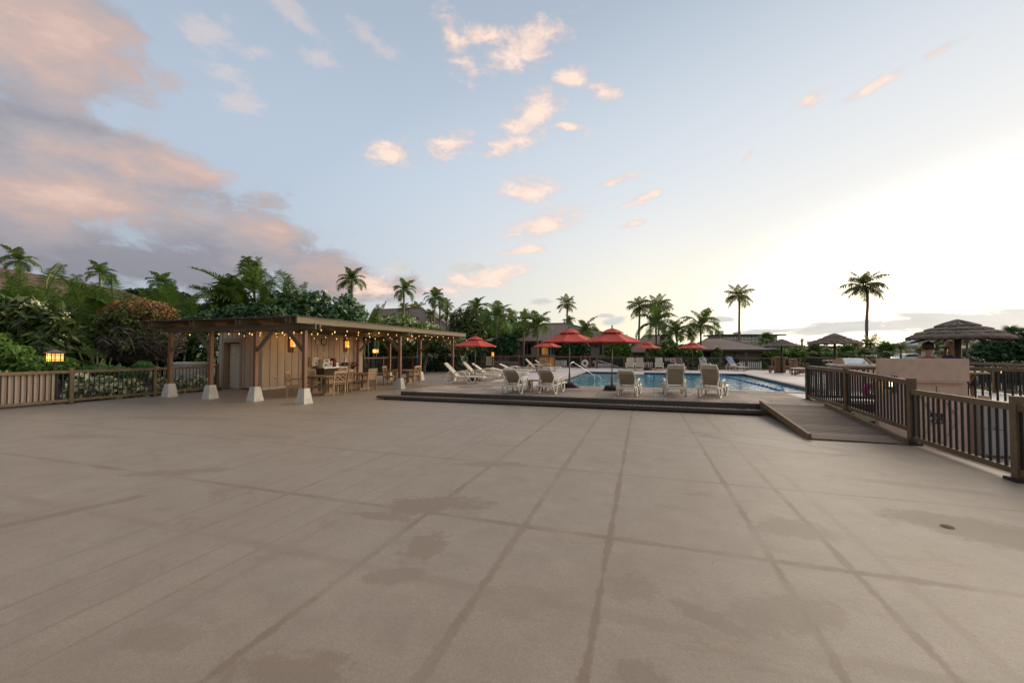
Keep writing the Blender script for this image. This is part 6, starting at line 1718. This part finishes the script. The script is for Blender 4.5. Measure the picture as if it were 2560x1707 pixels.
block('cream two storey apartments with lit lamps left of the thatched umbrella', 88, 2236, 2310, 864, 'creamwall', [(2268, 2276, 868, 876, 'glass'), (2280, 2290, 868, 876, 'glass'), (2256, 2264, 880, 888, 'glasslit'), (2282, 2290, 880, 888, 'glasslit')])
block('low white walled block beside the white car', 62, 2277, 2302, 876, 'white', [(2295, 2297, 878, 885, 'glass')], dep=1.0)
block('pale distant building under the middle thatched umbrella', 140, 2056, 2112, 866, 'hotel', [(2064, 2070, 870, 876, 'glass'), (2080, 2086, 870, 876, 'glass'), (2096, 2102, 870, 876, 'glass')])
block('pale building in the gap right of the leaning coconut trunk', 110, 2160, 2236, 868, 'creamwall', [(2176, 2184, 873, 880, 'glass'), (2196, 2204, 873, 880, 'glasslit')])
# parked car
p = D(2266, 894, 58); 
t = thing('parked_car', (p.x, p.y, D(2266, 899, 58).z - .55), 'white parked car seen over the pink wall', 'car', rz=TH + R(4))
def carbody():
    prof = [(-2.1, .35), (-2.1, .8), (-1.35, .95), (-.75, 1.38), (.7, 1.40), (1.35, 1.0), (2.05, .85), (2.15, .4)]
    mb = MB(); vs = [(x, y, z) for y in (-.85, .85) for x, z in prof]; n_ = len(prof)
    mb.add(vs, [tuple(range(n_)), tuple(range(2 * n_ - 1, n_ - 1, -1))] + [(i, i + n_, (i + 1) % n_ + n_, (i + 1) % n_) for i in range(n_)]); return mb
carbody().build('body', M['carwhite'], t)
for y in (-.86, .86): MB().add([(-1.2, y, .98), (-.68, y, 1.31), (.62, y, 1.33), (1.15, y, 1.0)], [(0, 1, 2, 3)]).build('side_window', M['glass'], t)
for x in (-1.35, 1.35):
    for y in (-.8, .8): MB().torus((x, y, .33), .23, .1, 'y', 16, 8).build('wheel', M['cardark'], t)
# hill on the horizon
mb = MB(); pts = []
for i, (px, py) in enumerate(((2190, 876), (2215, 866), (2240, 858), (2265, 851), (2290, 847), (2330, 843), (2390, 846), (2460, 850), (2560, 853), (2700, 858), (2900, 872))):
    a = D(px, py, 3000); pts.append(a)
vs = []
for a in pts: vs += [(a.x, a.y, a.z), (a.x * .93, a.y * .93, TERR - 5), (a.x * 1.25, a.y * 1.25, TERR - 5)]
mb.add(vs, [f for i in range(len(pts) - 1) for f in ((3 * i, 3 * i + 1, 3 * i + 4, 3 * i + 3), (3 * i, 3 * i + 3, 3 * i + 5, 3 * i + 2))])
struct(mb.build('hills', M['hill']))

# ================================================================== PALMS
G1 = 'tall coconut palms against the bright sky'
palm('coconut', 2160, 716, 56, 120, 2141, label='tallest coconut palm with a bent trunk beside the middle thatched umbrella', group=G1, lod=0, bend=1.1, nf=23, trunk_r=.20)
palm('coconut', 1846, 741, 82, 78, 1842, label='coconut palm with spread low fronds standing in front of the hotel', group=G1, lod=1, bend=.4, nf=17)
palm('coconut', 1645, 764, 86, 76, 1644, label='coconut palm with one drooping frond, trunk passing behind a pool palm', group=G1, lod=1, bend=.2, nf=19)
palm('coconut', 1598, 766, 90, 62, 1591, label='coconut palm with a slightly leaning trunk left of its twin', group=G1, lod=1, bend=.3, nf=19)
palm('coconut', 1417, 760, 110, 52, 1413, label='lone coconut palm above the house ridge with open sky round it', group=G1, lod=2, bend=.3, nf=17)
for px, cy_, w_, bp_, lb in ((1312, 785, 34, 1308, 'small far coconut palm nearest the house roof'), (1276, 790, 42, 1275, 'small far coconut palm with wide side fronds, middle of three'), (1250, 792, 32, 1248, 'small far coconut palm on the left of three above the trees'), (1208, 787, 38, 1208, 'small far coconut palm rising behind the tall mixed tree')):
    palm('coconut', px, cy_, 130, w_, bp_, label=lb, group='far coconut palms in a row', lod=2, bend=.3, nf=15)
palm('coconut', 1045, 768, 95, 40, 1048, label='coconut palm with wind swept crown just right of the roof ridge', group='far coconut palms in a row', lod=2, nf=15)
palm('coconut', 1032, 770, 92, 34, 1032, label='coconut palm crown half behind its neighbour above the roof', group='far coconut palms in a row', lod=2, nf=14)
palm('coconut', 1117, 762, 90, 40, 1108, label='slender leaning coconut palm at the right of the palm group', group='far coconut palms in a row', lod=2, bend=.5, nf=15)
G2 = 'manila palms among the gardens'
palm('manila', 880, 717, 46, 62, 880, label='manila palm with drooping arched fronds above the blue green tree', group=G2, lod=0)
palm('manila', 1010, 740, 50, 52, 1009, label='manila palm in front of the big shingle roof', group=G2, lod=0)
palm('manila', 1010, 780, 52, 30, 1012, label='short manila palm at the foot of the taller one by the roof', group=G2, lod=1)
palm('manila', 1086, 757, 56, 46, 1084, label='manila palm with the thickest crown in the palm group', group=G2, lod=1)
palm('manila', 1100, 770, 60, 34, 1096, label='manila palm leaning behind the thick crowned one', group=G2, lod=1)
palm('manila', 1078, 795, 66, 30, 1076, label='low manila palm at the left foot of the palm group', group=G2, lod=1)
palm('manila', 1117, 796, 60, 32, 1117, label='little manila palm at the right foot of the palm group', group=G2, lod=1)
palm('manila', 46, 668, 32, 96, 28, label='manila palm before the long brown roof', group=G2, lod=0, base_z=-.1)
palm('manila', 250, 698, 42, 72, 249, label='manila palm at the end of the long brown roof', group=G2, lod=0, base_z=-.1)
palm('manila', 402, 722, 58, 66, 402, label='dark manila palm half sunk in the trees beyond the roof end', group=G2, lod=1)
palm('manila', 1344, 832, 42, 68, 1343, label='manila palm before the middle of the two storey house', group=G2, lod=0)
palm('manila', 1310, 812, 47, 40, 1308, label='manila palm crown against the house roof slope', group=G2, lod=1)
palm('manila', 1240, 818, 41, 84, 1246, label='manila palm with pale crooked trunk behind the rules board', group=G2, lod=0)
palm('manila', 1463, 846, 43, 62, 1466, label='manila palm between the two large red umbrellas', group=G2, lod=0)
palm('manila', 1640, 830, 41, 88, 1643, label='manila palm across the pool, first of three, above the plumeria', group=G2, lod=0)
palm('manila', 1692, 850, 40, 74, 1700, label='lowest manila palm of three across the pool', group=G2, lod=0)
palm('manila', 1752, 835, 41, 86, 1752, label='manila palm with a pale green shaft behind the distant umbrella', group=G2, lod=0)
palm('manila', 1190, 787, 60, 54, 1190, label='bushy manila palm top above the tall mixed tree', group=G2, lod=1)
palm('manila', 1215, 812, 52, 46, 1214, label='manila palm in the gap beside the tall mixed tree', group=G2, lod=1)
palm('manila', 1280, 815, 56, 36, 1280, label='small manila palm behind the yellow green canopy', group=G2, lod=1)
palm('manila', 1422, 812, 60, 30, 1422, label='small manila crown peeping over the house ridge', group=G2, lod=2)
G3 = 'fan palms beyond the sunset deck'
palm('fan', 1917, 850, 62, 44, 1918, label='fan palm with a thick neck in front of the hotel', group=G3, trunk_r=.22)
palm('fan', 2037, 880, 40, 50, 2036, label='fan palm between the two smaller thatched umbrellas', group=G3, trunk_r=.25)
palm('fan', 2118, 884, 36, 58, 2118, label='broad fan palm behind the barbecue hood', group=G3, trunk_r=.22)
palm('fan', 2216, 880, 22, 66, 2216, label='low dense fan palm directly above the pink wall', group=G3, trunk_r=.2, nf=34)
palm('fan', 2362, 876, 19, 74, 2364, label='fan palm with sharp blades between the two women', group=G3, trunk_r=.18, nf=26)
palm('coconut', 2252, 866, 44, 52, 2250, label='coconut palm with slim grey trunk above the white car', group=G3, lod=1)
palm('coconut', 2176, 856, 46, 60, 2172, label='coconut palm crown just right of the tall bent trunk', group=G3, lod=1)
palm('coconut', 2211, 858, 62, 30, 2210, label='small coconut crown on the horizon above the fan palm', group=G3, lod=2)
palm('coconut', 2300, 872, 60, 36, 2300, label='coconut palm before the cream apartments', group=G3, lod=1)
palm('coconut', 2138, 862, 60, 40, 2136, label='coconut palm fronds left of the tall bent trunk', group=G3, lod=2)
palm('coconut', 2024, 856, 75, 22, 2024, label='tiny coconut palm on the horizon past the farthest thatch', group=G3, lod=2, nf=14)
palm('coconut', 2005, 849, 80, 18, 2005, label='tiniest coconut palm above the farthest thatched roof', group=G3, lod=2, nf=13)
palm('coconut', 2417, 850, 34, 56, 2420, label='coconut palm trunk right behind the thatch post', group=G3, lod=1)
palm('coconut', 2440, 862, 40, 46, 2446, label='coconut palm with two leaning companions behind the hatted woman', group=G3, lod=1)
palm('coconut', 2474, 862, 46, 38, 2470, label='coconut palm crown against the broad dark tree', group=G3, lod=1)
palm('fan', 2528, 838, 30, 70, 2528, label='fan palm top rising over the broad dark tree', group=G3, trunk_r=.2)
palm('coconut', 2628, 730, 48, 110, 2620, label='coconut palm of which only frond tips enter at the edge', group=G1, lod=1)

# ---- areca clumps in the garden on the left
AR = [(-30, 752, 19, 'edge'), (40, 748, 20.5, 'pale'), (110, 742, 21, 'in front of the brown roof'), (122, 690, 25, 'x'), (180, 735, 22, 'y'), (245, 738, 22.5, 'z'), (300, 740, 23.5, 'w'), (355, 735, 25, 'v'), (410, 728, 26, 'u'), (460, 735, 26, 't'), (505, 745, 24.5, 's')]
AL = ['areca clump at the edge of the picture behind the bright shrub', 'areca clump under the leaning manila palm', 'areca clump below the long brown roof', 'areca with one tall new spear against the sky', 'areca clump above the yellow plumeria',
      'areca clump with arching dark hollows', 'areca clump under the roof end', 'areca clump above the rusty dome bush', 'bright areca clump behind the rusty dome bush', 'areca clump left of the tall palm group', 'areca clump touching the pergola roof corner']
for (px, tp, d, _), lb in zip(AR, AL):
    t_ = areca(px, tp + 4, d, lb, n=18, lod=0, spread=.8)
    if 'spear' in lb:
        o_ = t_.location; MB().tube([D(112, 740, d) - o_, D(117, 700, d) - o_, D(126, 678, d) - o_, D(140, 663, d) - o_, D(151, 656, d) - o_], [.03, .05, .10, .07, .01], 6).build('new_spear', M['shaft'], t_, smooth=True)
# tall palm group behind the changing room
for px, tp, d, lb, nn, fl in ((585, 752, 27.5, 'big palm with long fronds reaching left over the pergola', 20, 4.2), (556, 742, 29, 'feathery upright palm in the tall palm group', 17, 3.4), (662, 690, 29, 'tallest palm with a rounded top in the palm group behind the pergola', 20, 3.0), (636, 735, 27, 'palm with pale stem low in the tall palm group', 16, 2.6), (726, 728, 28.5, 'palm with drooping yellow green frond beside the blue green tree', 16, 2.5)):
    areca(px, tp, d, lb, n=int(nn * 1.5), lod=0, spread=.5, sf=(.55, .86), mixk=True, group='tall palms behind the pergola', fl=fl)
areca(925, 752, 30, 'dull grey green palm beside the blue green tree', n=18, spread=.5, group='tall palms behind the pergola', fl=2.0)
areca(905, 738, 31, 'stiff young palm frond above the dull grey green palm', n=6, spread=.2, group='tall palms behind the pergola', fl=2.4)
for px, tp, d, lb in ((250, 838, 20.5, 'low fresh green palm in the dark hollow'), (205, 850, 19.5, 'low palm beside the plumeria'), (445, 790, 22, 'low palm behind the pergola corner')):
    areca(px, tp, d, lb, n=10, spread=.5, fl=1.6, group='low palms in the dark planting')

# ================================================================== SHRUBS AND TREES
bush('bright_shrub', 30, 15.0, -.1, [(20, 890, 60, 34), (90, 915, 50, 26), (-20, 860, 40, 30), (165, 912, 26, 20)], LM['bright'], 5200, .085, 'low bright green shrub behind the tan panelled fence', shell=.6, clump=5)
bush('plumeria_shrub', 110, 17.0, -.1, [(70, 800, 62, 46), (125, 850, 50, 44), (150, 810, 34, 34), (40, 850, 60, 44), (20, 785, 50, 36)], LM['plumeria'], 3000, .26, 'plumeria with long leaves and yellow blossoms behind the lantern', elong=3.2, shell=.55, fl=(LM['flower'], 70, .07), trunk=.09, clump=4)
t_ = bush('rusty_bush', 345, 19.0, -.1, [(345, 800, 88, 44), (300, 828, 60, 40), (400, 820, 60, 48), (355, 850, 84, 44)], LM['olive'], 6500, .10, 'dome shaped bush with rusty brown top and twiggy underside', shell=.7, clump=5, trunk=.10)
bl = px_blobs([(350, 775, 78, 28), (295, 800, 46, 24), (390, 785, 46, 26)], 18.8, t_.location)
crown_obj('rusty_top', t_, LM['rust'], bl, 2600, .085, seed=5, shell=.86, topbias=.0, clump=5)
bl = px_blobs([(340, 855, 84, 48), (400, 850, 60, 50)], 18.8, t_.location)
crown_obj('dry_twigs', t_, LM['twig'], bl, 2200, .05, seed=6, shell=.75, elong=9.0)
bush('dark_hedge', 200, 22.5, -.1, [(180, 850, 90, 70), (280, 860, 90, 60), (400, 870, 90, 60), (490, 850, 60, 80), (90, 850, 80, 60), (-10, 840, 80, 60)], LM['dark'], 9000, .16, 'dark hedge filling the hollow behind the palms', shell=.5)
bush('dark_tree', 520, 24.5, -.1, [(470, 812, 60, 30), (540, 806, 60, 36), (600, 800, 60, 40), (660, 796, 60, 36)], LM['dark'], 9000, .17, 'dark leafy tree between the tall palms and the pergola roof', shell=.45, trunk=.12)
bush('ground_cover', 265, 16.0, -.1, [(250, 926, 66, 13), (180, 934, 50, 14), (330, 934, 40, 12)], LM['lawn'], 5000, .06, 'flat clipped green cover behind the railing', shell=.8, cat='ground cover')
bush('round_bush', 358, 16.4, -.1, [(358, 916, 24, 13)], LM['lawn'], 1800, .055, 'small round dark green bush right of the clipped cover', shell=.85)
for px, d, lst, n_, lb in ((200, 14.6, [(200, 962, 30, 30), (185, 985, 26, 20)], 620, 'variegated pale shrub just right of the tan panel'), (262, 15.0, [(258, 968, 34, 32), (290, 980, 26, 22)], 760, 'variegated pale shrub in the middle of the fence bay'), (325, 15.7, [(325, 968, 30, 30), (345, 982, 24, 18)], 620, 'variegated pale shrub near the second fence post'),
                           (425, 17.0, [(410, 968, 26, 26), (450, 966, 34, 26)], 620, 'variegated pale shrub behind the first white footing'), (500, 17.9, [(495, 962, 34, 26)], 480, 'variegated pale shrub between the footing and the dark corner post')):
    bush('variegated_shrub', px, d, -.1, lst, LM['pale'], n_, .115, lb, group='variegated shrubs behind the railing', elong=1.35, shell=.5, rnd=(.42, .28))
bush('sea_hibiscus', 770, 28.0, -.1, [(700, 775, 62, 44), (770, 768, 70, 42), (840, 778, 60, 36), (880, 790, 40, 40), (660, 800, 60, 40), (740, 810, 90, 40), (835, 815, 70, 36), (800, 745, 24, 20), (870, 752, 22, 22)], LM['milo'], 5200, .24, 'broad blue green tree with round leaves behind the changing room', cat='tree', elong=1.15, shell=.6, trunk=.16, clump=5, fl=(LM['flower'], 40, .09))
bush('plumeria_tree', 1010, 34.0, -.9, [(950, 818, 40, 22), (1000, 812, 46, 22), (1050, 826, 40, 20), (1090, 835, 26, 18)], LM['bright'], 4200, .16, 'plumeria full of cream blossoms over the pergola roof', cat='tree', elong=2.2, shell=.6, trunk=.12, fl=(LM['flower'], 130, .11))
bush('plumeria_tree', 1060, 32.0, -.9, [(1000, 862, 60, 24), (1060, 858, 54, 24), (1110, 862, 50, 24), (1150, 868, 40, 20)], LM['olive'], 5200, .15, 'plumeria with dark bare limbs seen through the end of the pergola', cat='tree', elong=2.2, shell=.6, trunk=.16, fl=(LM['flower'], 90, .09))
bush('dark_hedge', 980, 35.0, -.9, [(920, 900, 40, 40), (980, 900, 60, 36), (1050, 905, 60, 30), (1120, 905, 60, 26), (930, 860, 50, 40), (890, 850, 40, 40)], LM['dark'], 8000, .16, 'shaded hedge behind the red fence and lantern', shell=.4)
bush('oleander', 1125, 33.5, -.9, [(1115, 892, 24, 10), (1140, 892, 18, 9)], LM['dark'], 1400, .10, 'dark shrub with a flat head of white blossoms by the gate', fl=(LM['whiteflower'], 90, .09), shell=.6)
bush('mixed_tree', 1165, 44.0, TERR, [(1150, 805, 30, 34), (1180, 800, 28, 36), (1165, 840, 44, 34), (1130, 845, 30, 24), (1195, 840, 24, 30)], LM['olive'], 7500, .17, 'tall mixed olive tree rising behind the red umbrella near the pergola', cat='tree', shell=.55, trunk=.2, clump=5)
bush('shade_tree', 1250, 50.0, TERR, [(1240, 838, 40, 24), (1290, 830, 36, 20), (1215, 848, 24, 20)], LM['bright'], 4500, .18, 'yellow green canopy in front of the two storey house roof', cat='tree', shell=.55, trunk=.15)
for px, d, lst, lb in ((1265, 40, [(1250, 868, 22, 24), (1275, 862, 22, 26), (1235, 880, 18, 16)], 'dark strappy shrub left of the house lanai'), (1432, 40.5, [(1425, 874, 26, 22), (1450, 872, 24, 22), (1405, 878, 16, 16)], 'dark strappy shrub between the large red umbrellas'),
                       (1543, 40, [(1535, 872, 22, 24), (1560, 876, 16, 20)], 'fresh green strappy shrub at the corner of the house'), (1190, 39, [(1180, 880, 40, 20), (1140, 880, 30, 20)], 'dark shrub in the shade under the mixed tree')):
    bush('dracaena_shrub', px, d, TERR, lst, LM['dark'] if 'dark' in lb else LM['bright'], 3000, .22, lb, group='strappy shrubs before the houses', elong=3.4, shell=.3, trunk=.06)
bush('plumeria_shrub', 1650, 39.0, TERR, [(1640, 882, 26, 22), (1672, 872, 26, 20), (1630, 898, 20, 14)], LM['bright'], 3600, .15, 'yellow green plumeria under the first pool palm', elong=2.0, fl=(LM['flower'], 50, .07), shell=.5)
bush('plumeria_shrub', 1712, 39.3, TERR, [(1705, 880, 26, 16), (1735, 886, 22, 16), (1690, 896, 26, 12)], LM['bright'], 3200, .15, 'yellow green plumeria behind the distant umbrella', elong=2.0, fl=(LM['flower'], 40, .07), shell=.5)
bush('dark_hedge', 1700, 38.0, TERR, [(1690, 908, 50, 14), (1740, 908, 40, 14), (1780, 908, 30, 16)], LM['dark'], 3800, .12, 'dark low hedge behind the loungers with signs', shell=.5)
for px, lst, lb in ((1795, [(1795, 884, 10, 16)], 'thin green shrub before the recessed porch'), (1885, [(1885, 912, 8, 14), (1895, 910, 7, 14)], 'young plant climbing the white slatted screen'), (1908, [(1908, 916, 12, 12)], 'dark plant at the foot of the porch end'), (1780, [(1780, 915, 16, 10)], 'low dark plant beside the towel draped lounger')):
    bush('small_shrub', px, 36.4, TERR, lst, LM['olive'], 900, .14, lb, elong=2.0, shell=.2, trunk=.03)
GH = 'rounded green trees beyond the sunset deck'
for px, d, lst, m_, n_, lb in ((1960, 44, [(1945, 886, 30, 16), (1985, 884, 30, 16)], 'bright', 4200, 'rounded fresh green tree behind the reed bar table'), (2030, 48, [(2010, 882, 34, 16), (2055, 880, 30, 14)], 'olive', 4200, 'rounded tree behind the small fan palm'), (2085, 40, [(2075, 890, 40, 10), (2115, 890, 36, 12)], 'bright', 3600, 'bright shrub mass behind the middle thatch post'),
                               (2150, 38, [(2150, 886, 30, 14), (2185, 884, 26, 12)], 'olive', 3000, 'olive shrub mass at the foot of the bent coconut trunk'), (1920, 40, [(1915, 905, 20, 16), (1950, 908, 34, 12), (2000, 908, 34, 12)], 'dark', 3600, 'dark hedge seen through the right hand pool fence'), (2080, 36, [(2060, 905, 40, 10), (2120, 905, 40, 10), (2180, 903, 40, 9)], 'dark', 3600, 'dark hedge behind the landing rail'), (1925, 75, [(1890, 868, 40, 8), (1960, 868, 50, 8), (2080, 872, 60, 6)], 'olive', 3000, 'far tree line at the foot of the hotel')):
    bush('garden_tree', px, d, TERR, lst, LM[m_], n_, .16 if d < 60 else .5, lb, cat='tree', group=GH, shell=.6, clump=5)
bush('broad_tree', 2510, 21.0, TERR, [(2500, 872, 46, 30), (2545, 858, 44, 34), (2470, 890, 36, 20), (2590, 860, 50, 40), (2530, 895, 50, 20)], LM['dark'], 10000, .12, 'broad dark tree at the right edge behind the railing', cat='tree', shell=.6, clump=6, trunk=.14)
bush('broad_tree', 2560, 22.0, TERR, [(2520, 850, 30, 18), (2480, 878, 24, 14), (2570, 838, 40, 18)], LM['olive'], 3600, .12, 'upper boughs over the broad dark tree, light painted in as paler leaves', cat='tree', shell=.75)  # light on the tree top put into a paler leaf colour
bush('dark_hedge', 2460, 18.5, TERR, [(2440, 930, 40, 26), (2490, 930, 50, 26), (2550, 932, 50, 30), (2420, 905, 30, 14)], LM['dark'], 7000, .11, 'dark hedge behind the lantern right of the pink wall', shell=.5)
bush('white_shrub', 2170, 30.0, TERR, [(2172, 894, 14, 6), (2188, 896, 12, 5)], LM['olive'], 700, .10, 'shrub with scattered white blossoms below the tall bent palm', fl=(LM['whiteflower'], 40, .07), shell=.4)
for px, d, lst, lb in ((420, 62, [(380, 735, 50, 14), (330, 735, 30, 12), (440, 745, 40, 16)], 'far dark tree behind the roof end'), (900, 70, [(860, 790, 40, 20), (1000, 800, 60, 14)], 'far tree under the big shingle roof'), (1130, 72, [(1100, 820, 40, 16), (1150, 818, 40, 20)], 'far tree at the foot of the palm group'), (1300, 75, [(1240, 812, 40, 10), (1310, 815, 30, 10)], 'far tree behind the yellow green canopy')):
    bush('far_tree', px, d, TERR, lst, LM['dark' if d == 62 else 'olive'], 3000, .35, lb, cat='tree', shell=.5, group='far trees between the roofs')
# the wooded skyline closing the view
def treeline(label, d, p0, p1, top, n_, m_, sd, size, name='far_woods'):
    lst = []
    r = random.Random(sd); x = p0
    while x < p1:
        lst.append((x, top + r.uniform(-3, 6) + 12, r.uniform(26, 46), r.uniform(10, 18))); x += r.uniform(22, 40)
    o = D((p0 + p1) / 2, 880, d); bl = px_blobs(lst, d, Vector((0, 0, 0)))
    v, f, q_ = leaves(bl, n_, size, seed=sd, shell=.5)
    ob = put(np_mesh(name, v, f, q_), name, M_ if False else LM[m_]); tag(ob, label, 'woods', None, 'stuff')
treeline('continuous dark treetops closing the gardens behind the pool houses', 150, 850, 1980, 862, 14000, 'olive', 4, 1.3)
treeline('hazy treetops in front of the distant hill on the sunset side', 180, 1940, 2760, 872, 12000, 'olive', 9, 1.4)
treeline('dark treetops far behind the long brown roof', 120, -500, 860, 800, 14000, 'dark', 12, 1.2)
